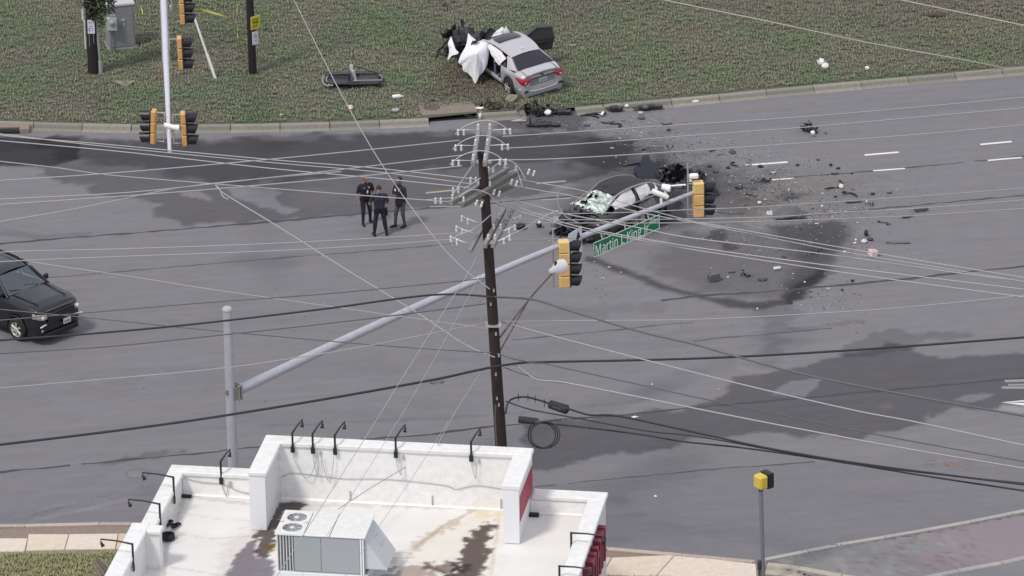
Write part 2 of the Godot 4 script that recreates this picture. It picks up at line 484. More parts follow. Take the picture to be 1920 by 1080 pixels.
		["line", [Vector2(-12.55, 13.46), Vector2(-11.43, 12.99), Vector2(-10.21, 12.77)], Color(0.7, 0.7, 0.72), 0.22, 0.2],
		["line", [Vector2(-9.71, 11.04), Vector2(-4.57, 10.65), Vector2(-1.07, 10.4), Vector2(5.64, 9.12)], Color(0.85, 0.85, 0.87), 0.07, 0.08],
		["line", [Vector2(-17.3, 7.49), Vector2(-9.91, 6.2), Vector2(-6.87, 5.65)], Color(0.9, 0.9, 0.91), 0.08, 0.1],
		["line", [Vector2(11.44, -3.42), Vector2(10.33, -2.77), Vector2(9.22, -1.88)], Color(0.86, 0.85, 0.84), 0.4, 0.3],
		["line", [Vector2(9.75, -5.18), Vector2(10.69, -2.75), Vector2(11.56, -5.34)], Color(0.9, 0.9, 0.89), 0.3, 0.3],
		# tyre-worn paths
		["line", [Vector2(-17.57, 4.12), Vector2(-9.72, 2.71), Vector2(-1.05, 1.09)], Color(0.955, 0.955, 0.96), 0.7, 0.3],
		["line", [Vector2(-17.22, 8.42), Vector2(-9.53, 7.16), Vector2(-1.06, 5.66), Vector2(5.81, 4.4)], Color(0.95, 0.95, 0.955), 0.8, 0.3],
		["line", [Vector2(-16.96, 11.74), Vector2(-8.72, 10.67), Vector2(-1.07, 9.36)], Color(0.96, 0.96, 0.965), 0.7, 0.3],
		["line", [Vector2(5.54, -14.2), Vector2(12.18, -15.45), Vector2(19.11, -16.87)], Color(0.94, 0.94, 0.95), 0.7, 0.3],
		["line", [Vector2(-1.06, 2.67), Vector2(2.42, 2.16), Vector2(4.68, 1.81)], Color(0.87, 0.87, 0.87), 0.5, 0.4],
	]
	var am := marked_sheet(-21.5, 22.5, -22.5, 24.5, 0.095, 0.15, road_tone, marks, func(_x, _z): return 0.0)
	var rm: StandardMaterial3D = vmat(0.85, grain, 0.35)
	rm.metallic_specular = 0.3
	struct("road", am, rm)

	tar_joints()
	# the grass bank behind the far kerb
	var gn := FastNoiseLite.new()
	gn.seed = 4; gn.frequency = 0.22; gn.fractal_octaves = 5
	var line := PackedVector2Array(far_kerb_line)
	var bank := MB.new()
	bank.st.set_smooth_group(0)
	var rows := 60
	for i in line.size() - 1:
		var cols := maxi(1, int(line[i].distance_to(line[i + 1]) / 0.4))
		for c in cols:
			var a := line[i].lerp(line[i + 1], float(c) / cols)
			var b := line[i].lerp(line[i + 1], float(c + 1) / cols)
			for r in rows:
				var d0 := bank_depth(r)
				var d1 := bank_depth(r + 1)
				var p := [bank_point(a, d0, gn), bank_point(b, d0, gn), bank_point(b, d1, gn), bank_point(a, d1, gn)]
				for k in [0, 2, 1, 0, 3, 2]:
					bank.st.set_color(bank_tone(p[k], gn))
					bank.st.add_vertex(p[k])
	struct("grass_bank", bank, vmat(0.95, bumps, 0.7))
	# grass tufts over the bank: nobody could count them
	var tufts := []
	for i in 110000:
		var x := rng.randf_range(-20.5, 20.5)
		var z := rng.randf_range(-39.0, -10.0)
		var k := kerb_z(x)
		if z > k - 0.12: continue
		if Vector2(x - 0.9, z + 19.9).length() < 1.3: continue
		var bare := gn.get_noise_2d(x * 1.4 + 31.0, z * 1.4)
		if bare > 0.2 and rng.randf() < 0.4: continue
		if absf(x + 2.05) < 1.1 and z > k - 0.85: continue
		tufts.append(Vector3(x, 0.15 + bank_rise(k - z), z))
	grass_tufts("grass", "short patchy mown grass of the bank behind the far kerb", tufts, gn)

func tar_joints():
	# lane joints sealed with tar
	for l in [
		[[Vector2(-18.26, -4.51), Vector2(-17.2, -4.7), Vector2(-14.89, -5.12), Vector2(-12.58, -5.49), Vector2(-8.27, -6.2), Vector2(-5.75, -6.71), Vector2(-3.58, -7.1), Vector2(0.05, -7.71), Vector2(2.61, -8.17)], 0],
		[[Vector2(6.83, -8.76), Vector2(8.49, -9.03), Vector2(9.74, -9.52), Vector2(11.84, -9.82), Vector2(14.08, -10.27), Vector2(17.84, -11.1), Vector2(19.34, -11.38)], 1],
		[[Vector2(-17.99, -1.17), Vector2(-15.2, -1.64), Vector2(-10.99, -2.42), Vector2(-8.17, -2.9), Vector2(-4.62, -3.48), Vector2(-1.76, -4.01)], 2],
		[[Vector2(9.79, -5.91), Vector2(11.98, -6.34), Vector2(15.29, -7.01), Vector2(18.99, -7.67)], 1],
		[[Vector2(4.87, 1.28), Vector2(5.93, 1.01), Vector2(9.18, 0.57), Vector2(12.46, -0.06), Vector2(16.94, -1.09), Vector2(18.39, -1.4)], 0],
		[[Vector2(-0.03, 4.35), Vector2(1.18, 4.1), Vector2(2.73, 3.82), Vector2(5.85, 3.16)], 2],
		[[Vector2(5.8, 4.75), Vector2(6.83, 4.49), Vector2(10.3, 3.9)], 2],
		[[Vector2(-16.76, 14.19), Vector2(-15.79, 14), Vector2(-14.02, 13.68), Vector2(-12.22, 13.32), Vector2(-10.2, 12.97), Vector2(-7.95, 12.46), Vector2(-2.73, 11.76), Vector2(-1.07, 11.3), Vector2(0.59, 11.01), Vector2(3.42, 10.52), Vector2(5.3, 10.1), Vector2(8.72, 9.51), Vector2(13.12, 8.7), Vector2(16.81, 8.02)], 0],
		[[Vector2(0.54, 15.81), Vector2(2.16, 15.49), Vector2(5.27, 14.88), Vector2(9.16, 14.3)], 2],
	]:
		tar_joint(l[0], [0.075, 0.062, 0.045][l[1]], [mat(0.085, 0.083, 0.09, 0.8, 0, bumps, 0.8), mat(0.11, 0.107, 0.115, 0.8, 0, bumps, 0.8), mat(0.135, 0.132, 0.14, 0.8, 0, bumps, 0.8)][l[1]])

func tar_joint(line: Array, half: float, m0: Material):
	var p := resample(line, 0.35)
	p.append(line[-1])
	var m := MB.new()
	var r := RandomNumberGenerator.new()
	r.seed = int(line[0].y * 100.0) + 9
	var l := []
	for i in p.size():
		var a: Vector2 = p[maxi(i - 1, 0)]
		var b: Vector2 = p[mini(i + 1, p.size() - 1)]
		var d := (b - a).normalized()
		var n := Vector2(-d.y, d.x)
		var w := half * r.randf_range(0.3, 1.25)
		var o := r.randf_range(-0.035, 0.035)
		l.append([Vector3(p[i].x + n.x * (w + o), 0.0035, p[i].y + n.y * (w + o)), Vector3(p[i].x - n.x * (w - o), 0.0035, p[i].y - n.y * (w - o))])
	for i in l.size() - 1:
		if r.randf() < 0.012: continue
		m.quad(l[i][0], l[i + 1][0], l[i + 1][1], l[i][1])
	struct("tar_joint", m, m0)

func bank_depth(r: int) -> float:
	return 0.42 * r + 0.004 * r * r

func bank_rise(d: float) -> float:
	return 0.012 * maxf(d, 0.0)

func bank_point(p: Vector2, d: float, gn: FastNoiseLite) -> Vector3:
	return Vector3(p.x, 0.15 + bank_rise(d) + 0.03 * gn.get_noise_2d(p.x * 2.0, (p.y - d) * 2.0) * minf(d, 1.0), p.y - d)

func kerb_z(x: float) -> float:
	for i in far_kerb_line.size() - 1:
		if x >= far_kerb_line[i].x and x <= far_kerb_line[i + 1].x:
			return lerpf(far_kerb_line[i].y, far_kerb_line[i + 1].y, (x - far_kerb_line[i].x) / (far_kerb_line[i + 1].x - far_kerb_line[i].x))
	return -20.0

func bank_tone(p: Vector3, gn: FastNoiseLite) -> Color:
	var n := gn.get_noise_2d(p.x, p.z)
	var n2 := gn.get_noise_2d(p.x * 1.4 + 31.0, p.z * 1.4)
	var c := Color(0.16, 0.166, 0.118).lerp(Color(0.13, 0.166, 0.10), clampf(n * 1.6 + 0.5, 0, 1))
	c = c.lerp(Color(0.17, 0.153, 0.125), clampf(n2 * 2.2 - 0.2, 0, 0.7))
	# drier strip at the top right and mud round the wreck
	c = c.lerp(Color(0.155, 0.142, 0.12), clampf((-p.z - 27.5 + p.x * 0.3) * 0.25 + n * 1.2, 0, 0.75))
	var w := Vector2(p.x + 1.2, (p.z + 19.2) * 0.8).length()
	c = c.lerp(Color(0.12, 0.105, 0.08), clampf(1.6 - w * 0.8 + n2, 0, 0.85))
	return c

func grass_tufts(called: String, label: String, pts: Array, gn: FastNoiseLite, far := true):
	var b := MB.new()
	for k in 4:
		var a := TAU * k / 4 + 0.4
		var d := Vector3(cos(a), 0, sin(a))
		var s := Vector3(-d.z, 0, d.x) * 0.017
		var base := d * 0.03
		b.tri(base - s, base + s, base + d * 0.05 + Vector3(0, 0.10 + 0.03 * (k % 2), 0))
	var mm := MultiMesh.new()
	mm.transform_format = MultiMesh.TRANSFORM_3D
	mm.use_colors = true
	mm.mesh = b.mesh()
	mm.instance_count = pts.size()
	for i in pts.size():
		var s := rng.randf_range(0.6, 1.35)
		var tall := rng.randf_range(0.4, 0.9)
		mm.set_instance_transform(i, Transform3D(Basis(Vector3.UP, rng.randf() * TAU).scaled(Vector3(s * 1.3, s * tall, s * 1.3)), pts[i]))
		var c := bank_tone(pts[i], gn) if far else Color(0.23, 0.235, 0.13)
		var v := rng.randf_range(0.88, 1.22)
		if rng.randf() < 0.08: c = c.lerp(Color(0.26, 0.235, 0.15), 0.4)
		mm.set_instance_color(i, Color(c.r * v * 1.42, c.g * v * 1.38, c.b * v * 1.40))
	var o := MultiMeshInstance3D.new()
	o.name = numbered(called)
	o.multimesh = mm
	o.material_override = vmat(0.9, null, 1.0, true)
	o.set_meta("kind", "stuff")
	o.set_meta("label", label)
	o.set_meta("category", "grass")
	add_child(o, true)

# a kerb stone that follows two plan points: back edge line, top width w, height h
func kerb_stone(a: Vector2, b: Vector2, w: float, h: float, side: float) -> MB:
	var m := MB.new()
	var d := (b - a).normalized()
	var n := Vector2(-d.y, d.x) * side
	var g := 0.012
	a += d * g; b -= d * g
	var P := func(p: Vector2, o: float, y: float): return Vector3(p.x + n.x * o, y, p.y + n.y * o)
	var prof := [[0.0, -0.05], [0.0, h], [w - 0.03, h], [w, h - 0.03], [w + 0.03, 0.012], [w + 0.32, 0.006], [w + 0.32, -0.05]]
	for i in prof.size() - 1:
		var p0 = P.call(a, prof[i][0], prof[i][1])
		var p1 = P.call(b, prof[i][0], prof[i][1])
		var p2 = P.call(b, prof[i + 1][0], prof[i + 1][1])
		var p3 = P.call(a, prof[i + 1][0], prof[i + 1][1])
		if side > 0: m.quad(p0, p3, p2, p1)
		else: m.quad(p0, p1, p2, p3)
	for i in range(1, prof.size() - 1):
		for q in [a, b]:
			m.tri(P.call(q, prof[0][0], prof[0][1]), P.call(q, prof[i][0], prof[i][1]), P.call(q, prof[i + 1][0], prof[i + 1][1]))
	return m

func resample(line: Array, step: float) -> Array:
	var out = [line[0]]
	var need := step
	for i in line.size() - 1:
		var a: Vector2 = line[i]
		var b: Vector2 = line[i + 1]
		var l := a.distance_to(b)
		var at := 0.0
		while l - at >= need:
			at += need
			out.append(a.lerp(b, at / l))
			need = step
		need -= l - at
	return out

func build_far_kerb():
	var k := Node3D.new()
	k.name = "far_kerb"
	k.set_meta("kind", "structure")
	add_child(k, true)
	var tones := [mat(0.30, 0.29, 0.25, 0.9, 0, blotch, 0.6), mat(0.27, 0.26, 0.225, 0.9, 0, blotch, 0.7), mat(0.33, 0.315, 0.27, 0.9, 0, blotch, 0.5)]
	var pts := resample(far_kerb_line, 1.75)
	var inlet: Vector2 = Vector2(-2.12, -15.41)
	var gap: Vector2 = Vector2(0.97, -16.16)
	for i in pts.size() - 1:
		var mid: Vector2 = (pts[i] + pts[i + 1]) * 0.5
		if absf(mid.x - inlet.x) < 1.0 or absf(mid.x - gap.x) < 0.9: continue
		part("kerb_stone", kerb_stone(pts[i], pts[i + 1], 0.2, 0.15, 1.0), tones[(i * 7) % 3], k)
	# storm drain inlet under a concrete slab
	var t := thing("storm_drain", "concrete storm drain inlet with a round iron lid set in the far kerb", "storm drain", Vector3(-2.12, 0, -16.02), 0.16)
	var m := MB.new()
	m.cbox(Vector3(0, 0.15, -0.3), Vector3(2.0, 0.1, 1.0), 0.02)
	m.cbox(Vector3(-1.12, 0.06, -0.1), Vector3(0.16, 0.2, 0.7), 0.02)
	m.cbox(Vector3(1.12, 0.06, -0.1), Vector3(0.16, 0.2, 0.7), 0.02)
	part("concrete_slab", m, mat(0.25, 0.215, 0.18, 0.9, 0, blotch, 0.6), t)
	m = MB.new()
	m.box(Vector3(0, -0.03, 0.0), Vector3(2.05, 0.2, 0.1)).box(Vector3(0, 0.006, 0.25), Vector3(2.1, 0.012, 0.3))
	part("inlet_mouth", m, mat(0.012, 0.012, 0.013, 0.9), t)
	m = MB.new()
	m.lathe(Vector3(-0.55, 0.20, -0.5), [Vector2(0.3, 0), Vector2(0.3, 0.015), Vector2(0.26, 0.018), Vector2(0.0, 0.018)], 20)
	part("iron_lid", m, mat(0.12, 0.095, 0.085, 0.7, 0.2), t)
	# second inlet where the kerb bends, left edge
	t = thing("storm_drain", "kerb inlet with a brown concrete frame at the far left end of the far kerb", "storm drain", Vector3(-17.62, 0, -15.32), 0.0)
	m = MB.new()
	m.cbox(Vector3(0.5, 0.08, 0.02), Vector3(0.35, 0.2, 0.5), 0.02).cbox(Vector3(-0.4, 0.155, -0.1), Vector3(1.5, 0.05, 0.3), 0.01)
	part("concrete_frame", m, mat(0.25, 0.19, 0.16, 0.9), t)
	m = MB.new()
	m.box(Vector3(-0.3, 0.05, 0.24), Vector3(1.3, 0.07, 0.06))
	part("inlet_mouth", m, mat(0.012, 0.012, 0.013, 0.9), t)

func slab(a: Vector2, b: Vector2, c: Vector2, d: Vector2, y: float) -> MB:
	var m := MB.new()
	var ctr := (a + b + c + d) * 0.25
	var t := []
	for p in [a, b, c, d]:
		var q: Vector2 = p + (ctr - p).normalized() * 0.03
		t.append(Vector3(q.x, y, q.y))
	var lo := []
	for p in [a, b, c, d]:
		var q: Vector2 = p + (ctr - p).normalized() * 0.012
		lo.append(Vector3(q.x, y - 0.02, q.y))
	m.quad(t[3], t[2], t[1], t[0])
	for k in 4:
		m.quad(lo[k], t[k], t[(k + 1) % 4], lo[(k + 1) % 4])
		m.quad(lo[k] - Vector3(0, 0.1, 0), lo[k], lo[(k + 1) % 4], lo[(k + 1) % 4] - Vector3(0, 0.1, 0))
	return m

func build_near_side():
	# kerb, verge, footway and lawn on this side of the road
	var nk: Array = [Vector2(-23.5, 17.86), Vector2(-18.67, 18.18), Vector2(-15.46, 18.35), Vector2(-14.5, 18.32), Vector2(-12.91, 18.29), Vector2(-11.39, 18.3), Vector2(-5.86, 18.8), Vector2(-1.09, 19.76), Vector2(2.54, 20.66), Vector2(3.48, 20.92), Vector2(5.04, 21.28), Vector2(7.06, 21.81)]
	var m := MB.new()
	var flat := PackedVector2Array()
	for p in nk: flat.append(Vector2(p.x, p.y))
	for i in nk.size() - 1:
		var a: Vector2 = nk[i]
		var b: Vector2 = nk[i + 1]
		m.quad(Vector3(a.x, 0.1, a.y + 40), Vector3(b.x, 0.1, b.y + 40), Vector3(b.x, 0.1, b.y), Vector3(a.x, 0.1, a.y))
	struct("near_verge", m, mat(0.29, 0.235, 0.20, 0.95, 0, blotch, 0.8))
	var k := Node3D.new()
	k.name = "near_kerb"
	k.set_meta("kind", "structure")
	add_child(k, true)
	var pts := resample(nk, 2.2)
	var tones := [mat(0.55, 0.47, 0.40, 0.9, 0, blotch, 0.7), mat(0.48, 0.41, 0.36, 0.9, 0, blotch, 0.6)]
	for i in pts.size() - 1:
		part("kerb_stone", kerb_stone(pts[i], pts[i + 1], 0.16, 0.14, -1.0), tones[i % 2], k)
	var f := Node3D.new()
	f.name = "footway"
	f.set_meta("kind", "structure")
	add_child(f, true)
	var st := [mat(0.70, 0.60, 0.49, 0.9, 0, soft, 0.5), mat(0.63, 0.51, 0.40, 0.9, 0, soft, 0.4), mat(0.72, 0.63, 0.54, 0.9, 0, soft, 0.6)]
	var top: Array = [Vector2(-19.55, 18.97), Vector2(-17.48, 18.98), Vector2(-16.36, 19.07), Vector2(-14.57, 19.15), Vector2(-14.58, 18.84), Vector2(-13.36, 18.9), Vector2(-11.88, 18.92), Vector2(-10.16, 19), Vector2(-7.92, 19.24), Vector2(-5.53, 19.64), Vector2(-3.14, 20.12), Vector2(-0.77, 20.67), Vector2(1.43, 21.13), Vector2(2.8, 21.22), Vector2(4.66, 21.12), Vector2(7.03, 21.85)]
	var bot: Array = [Vector2(-19.77, 20.01), Vector2(-17.71, 20.02), Vector2(-16.6, 20), Vector2(-14.59, 20.08), Vector2(-14.57, 20.01), Vector2(-13.42, 19.98), Vector2(-11.91, 20.01), Vector2(-10.26, 20.08), Vector2(-8.04, 20.36), Vector2(-5.82, 20.82), Vector2(-3.6, 21.43), Vector2(-1.25, 22.05), Vector2(0.63, 22.64), Vector2(2.47, 22.42), Vector2(4.03, 22.63), Vector2(7.02, 22.83)]
	for i in top.size() - 1:
		if i == 3: continue
		part("paving_slab", slab(top[i], top[i + 1], bot[i + 1], bot[i], 0.14), st[(i * 5 + 1) % 3], f)
	# lawn left of the white building
	m = MB.new()
	var lw: Array = [Vector2(-21.68, 19.91), Vector2(-16.6, 20.05), Vector2(-14.58, 20.13), Vector2(-11.91, 20.06), Vector2(-10.1, 20.14), Vector2(-9.66, 29.66), Vector2(-20.66, 29.22)]
	m.st.set_smooth_group(-1)
	var pv := PackedVector2Array(lw)
	var ids := Geometry2D.triangulate_polygon(pv)
	for q in range(0, ids.size(), 3):
		m.tri(Vector3(pv[ids[q]].x, 0.145, pv[ids[q]].y), Vector3(pv[ids[q + 1]].x, 0.145, pv[ids[q + 1]].y), Vector3(pv[ids[q + 2]].x, 0.145, pv[ids[q + 2]].y))
	struct("lawn", m, mat(0.30, 0.30, 0.19, 0.95, 0, bumps, 0.6))
	var tufts := []
	for i in 24000:
		var p := Vector2(rng.randf_range(-17.5, -8.0), rng.randf_range(20.3, 29.0))
		if Geometry2D.is_point_in_polygon(p, pv): tufts.append(Vector3(p.x, 0.145, p.y))
	grass_tufts("lawn_grass", "mown lawn between the near footway and the white building", tufts, FastNoiseLite.new(), false)
	# narrow strip of grass below the right-hand slabs
	tufts = []
	for i in 3000:
		tufts.append(Vector3(2.57, 0.1, 22.78).lerp(Vector3(4.52, 0.1, 22.93), rng.randf()) + Vector3(0, 0.03, rng.randf_range(-0.15, 1.4)))
	grass_tufts("lawn_grass", "thin line of grass behind the paving right of the white building", tufts, FastNoiseLite.new(), false)
	# dirt island between the road and the side street, right
	var isl: Array = [Vector2(7.34, 21.59), Vector2(8.35, 21.19), Vector2(9.48, 20.72), Vector2(11.58, 20.06), Vector2(15.19, 18.63), Vector2(21.56, 16.05), Vector2(21.14, 19.49), Vector2(14.9, 21.84), Vector2(13.61, 22.29), Vector2(12.48, 22.76), Vector2(11.35, 23.29), Vector2(9.18, 23.2)]
	var ipts := PackedVector2Array(isl)
	var inn := FastNoiseLite.new()
	inn.seed = 77; inn.frequency = 0.9; inn.fractal_octaves = 4
	m = MB.new()
	var lo := ipts[0]
	var hi := ipts[0]
	for p in ipts:
		lo = lo.min(p); hi = hi.max(p)
	m.st.set_smooth_group(0)
	var stp := 0.14
	for j in int((hi.y - lo.y) / stp) + 1:
		for i in int((hi.x - lo.x) / stp) + 1:
			var c := lo + Vector2(i, j) * stp
			if c.x > 19.5: continue
			if not Geometry2D.is_point_in_polygon(c + Vector2(stp, stp) * 0.5, ipts): continue
			for q in [[0, 0], [1, 1], [1, 0], [0, 0], [0, 1], [1, 1]]:
				var v: Vector2 = c + Vector2(q[0], q[1]) * stp
				var nn := inn.get_noise_2d(v.x, v.y)
				var g := smoothstep(11.2, 12.8, v.x + nn * 2.2)
				var tone := Color(0.34, 0.335, 0.345).lerp(Color(0.40, 0.335, 0.37), g)
				var crack := smoothstep(0.10, 0.0, absf(nn)) * (1.0 - smoothstep(13.0, 14.5, v.x))
				tone = tone.lerp(Color(0.2, 0.15, 0.16), crack * 0.5)
				if inn.get_noise_2d(v.x * 1.7 + 9.0, v.y * 2.0) > 0.25 and v.x < 13.0: tone = tone.lerp(Color(0.43, 0.425, 0.42), 0.6)
				m.st.set_color(tone)
				m.st.add_vertex(Vector3(v.x, 0.1 + 0.03 * nn, v.y))
	struct("dirt_island", m, vmat(0.95, bumps, 0.9))
	var ik := Node3D.new()
	ik.name = "island_kerb"
	ik.set_meta("kind", "structure")
	add_child(ik, true)
	var white := [mat(0.46, 0.45, 0.42, 0.85, 0, blotch, 0.8), mat(0.42, 0.41, 0.39, 0.85, 0, blotch, 0.9)]
	for l in [[Vector2(7.32, 21.67), Vector2(8.35, 21.24), Vector2(9.49, 20.77)], [Vector2(9.61, 20.7), Vector2(11.58, 20.04), Vector2(13.37, 19.36), Vector2(15.19, 18.6), Vector2(18.19, 17.35), Vector2(21.57, 15.94)]]:
		var rp := resample(l, 1.4)
		rp.append(l[-1])
		for i in rp.size() - 1:
			if rp[i].distance_to(rp[i + 1]) > 0.1: part("kerb_stone", kerb_stone(rp[i], rp[i + 1], 0.15, 0.16, -1.0), white[i % 2], ik)
	var l2 := resample([Vector2(10.39, 23.77), Vector2(11.92, 22.89), Vector2(12.97, 22.46), Vector2(13.94, 22.14), Vector2(14.92, 21.66), Vector2(17.88, 20.3), Vector2(21.22, 18.82)], 1.4)
	for i in l2.size() - 1:
		part("kerb_stone", kerb_stone(l2[i], l2[i + 1], 0.15, 0.16, 1.0), white[i % 2], ik)
	# pale kerb return at the island's nose
	var rr: Array = [Vector2(7.38, 21.78), Vector2(8.3, 22.08), Vector2(9.52, 22.68), Vector2(10.74, 23.16)]
	for i in rr.size() - 1:
		part("kerb_stone", kerb_stone(rr[i], rr[i + 1], 0.18, 0.15, 1.0), mat(0.5, 0.46, 0.4, 0.9, 0, blotch, 0.5), ik)
	# side street below the island
	m = MB.new()
	var sp: Array = [Vector2(10.38, 23.9), Vector2(11.92, 22.95), Vector2(14.91, 21.76), Vector2(21.21, 18.93), Vector2(19.97, 29.11), Vector2(10.06, 28.71)]
	var spv := PackedVector2Array(sp)
	var ids2 := Geometry2D.triangulate_polygon(spv)
	for q in range(0, ids2.size(), 3):
		m.tri(Vector3(spv[ids2[q]].x, 0.108, spv[ids2[q]].y), Vector3(spv[ids2[q + 1]].x, 0.108, spv[ids2[q + 1]].y), Vector3(spv[ids2[q + 2]].x, 0.108, spv[ids2[q + 2]].y))
	struct("side_street", m, mat(0.24, 0.236, 0.25, 0.9, 0, grain, 0.4))
	# manhole in the near lane
	var t := thing("manhole_cover", "round iron manhole cover in the near lane left of the white building", "manhole cover", Vector3(-11.56, 0, 14.3))
	m = MB.new()
	m.lathe(Vector3.ZERO, [Vector2(0.37, 0.0), Vector2(0.37, 0.012), Vector2(0.33, 0.014), Vector2(0.325, 0.004), Vector2(0.31, 0.004)], 32)
	part("frame", m, mat(0.15, 0.145, 0.15, 0.7), t)
	m = MB.new()
	m.lathe(Vector3.ZERO, [Vector2(0.315, 0.004), Vector2(0.31, 0.012), Vector2(0.0, 0.012)], 32)
	for i in 9:
		for j in 9:
			var o := Vector2(i - 4, j - 4) * 0.065
			if o.length() < 0.28: m.box(Vector3(o.x, 0.014, o.y), Vector3(0.03, 0.006, 0.03))
	part("lid", m, mat(0.2, 0.195, 0.2, 0.7), t)

func paint_strip(a: Vector2, b: Vector2, w: float) -> MB:
	var m := MB.new()
	var d := (b - a).normalized()
	var n := Vector2(-d.y, d.x) * w * 0.5
	var steps := 6
	for i in steps:
		var p := a.lerp(b, float(i) / steps)
		var q := a.lerp(b, float(i + 1) / steps)
		m.quad(Vector3(p.x + n.x, 0.005, p.y + n.y), Vector3(q.x + n.x, 0.005, q.y + n.y), Vector3(q.x - n.x, 0.005, q.y - n.y), Vector3(p.x - n.x, 0.005, p.y - n.y))
	return m

func build_road_paint():
	var wn := mat(0.85, 0.85, 0.84, 0.7, 0, grain, 2.0)
	var dull := mat(0.5, 0.5, 0.48, 0.7, 0, bumps, 1.5)
	var yel := mat(0.55, 0.5, 0.3, 0.7, 0, bumps, 1.5)
	for r in [
		[Vector2(8.39, -10.75), Vector2(9.63, -10.95), 0.14, wn], [Vector2(12.33, -11.48), Vector2(13.53, -11.7), 0.14, wn], [Vector2(16.42, -12.3), Vector2(17.53, -12.53), 0.14, wn],
		[Vector2(9, -9.28), Vector2(9.77, -9.42), 0.1, wn], [Vector2(12.53, -9.97), Vector2(13.64, -10.14), 0.11, wn], [Vector2(16.55, -10.76), Vector2(17.75, -10.98), 0.12, wn],
		[Vector2(0.91, -9.33), Vector2(1.92, -9.53), 0.13, dull], [Vector2(-2.9, -8.64), Vector2(-1.9, -8.87), 0.14, yel],
		[Vector2(-3.04, -7.98), Vector2(-1.7, -8.21), 0.08, dull], [Vector2(1.06, -7.8), Vector2(2.06, -7.93), 0.11, dull], [Vector2(-2.75, -7.35), Vector2(-1.62, -7.34), 0.07, dull],
	]:
		struct("lane_marking", paint_strip(r[0], r[1], r[2]), r[3])
	# turn arrow, right edge
	var m := MB.new()
	for l in [[Vector2(15.23, 10.07), Vector2(16.64, 9.82), Vector2(16.12, 10.05)], [Vector2(15.23, 10.07), Vector2(16.11, 10.17), Vector2(16.57, 10.61)]]:
		m.tri(Vector3(l[0].x, 0.005, l[0].y), Vector3(l[2].x, 0.005, l[2].y), Vector3(l[1].x, 0.005, l[1].y))
	struct("arrow_marking", m, wn)
	m = MB.new()
	for l in [[Vector2(15.49, 8.42), Vector2(17.28, 8.34), 0.10], [Vector2(15.35, 8.92), Vector2(17.22, 9.01), 0.10], [Vector2(15.57, 8.72), Vector2(17.25, 8.72), 0.07]]:
		var a: Vector2 = l[0]
		var b: Vector2 = l[1]
		var n: float = l[2]
		m.quad(Vector3(a.x, 0.005, a.y + n), Vector3(b.x, 0.005, b.y + n), Vector3(b.x, 0.005, b.y - n), Vector3(a.x, 0.005, a.y - n))
	struct("word_marking", m, mat(0.42, 0.42, 0.43, 0.7, 0, bumps, 1.5))
	# orange utility survey marks sprayed on the near lane
	m = MB.new()
	for l in [[Vector2(12.51, 14.44), Vector2(12.89, 14.34)], [Vector2(12.44, 14.68), Vector2(12.8, 14.65)], [Vector2(12.53, 14.88), Vector2(12.76, 14.81)], [Vector2(13.64, 14.41), Vector2(14.02, 14.51)], [Vector2(13.68, 14.69), Vector2(13.94, 14.78)], [Vector2(13.54, 14.88), Vector2(13.82, 15.02)]]:
		m.st.set_smooth_group(-1)
		var a: Vector2 = l[0]
		var b: Vector2 = l[1]
		m.quad(Vector3(a.x, 0.005, a.y + 0.05), Vector3(b.x, 0.005, b.y + 0.05), Vector3(b.x, 0.005, b.y - 0.05), Vector3(a.x, 0.005, a.y - 0.05))
	struct("survey_marking", m, mat(0.33, 0.26, 0.21, 0.9, 0, bumps, 2.0))
	m = MB.new()
	for l in [[Vector2(13.08, 14.51), Vector2(13.19, 14.75), Vector2(13.34, 14.52), Vector2(13.43, 14.76), Vector2(13.53, 14.57)], [Vector2(13.09, 14.75), Vector2(13.41, 14.84)]]:
		for i in l.size() - 1:
			var a: Vector2 = l[i]
			var b: Vector2 = l[i + 1]
			m.quad(Vector3(a.x, 0.005, a.y + 0.05), Vector3(b.x, 0.005, b.y + 0.05), Vector3(b.x, 0.005, b.y - 0.05), Vector3(a.x, 0.005, a.y - 0.05))
	struct("survey_marking", m, mat(0.40, 0.22, 0.17, 0.9, 0, bumps, 2.0))


# ------------------------------------------------------------------ white flat-roofed building
var bturn := -deg_to_rad(9.5)

func wall_box(m: MB, u0: float, u1: float, w0: float, w1: float, y0: float, y1: float, bev := 0.0):
	var c := Vector3((u0 + u1) / 2, (y0 + y1) / 2, (w0 + w1) / 2)
	var s := Vector3(u1 - u0, y1 - y0, w1 - w0)
	if bev > 0.0: m.cbox(c, s, bev)
	else: m.box(c, s)

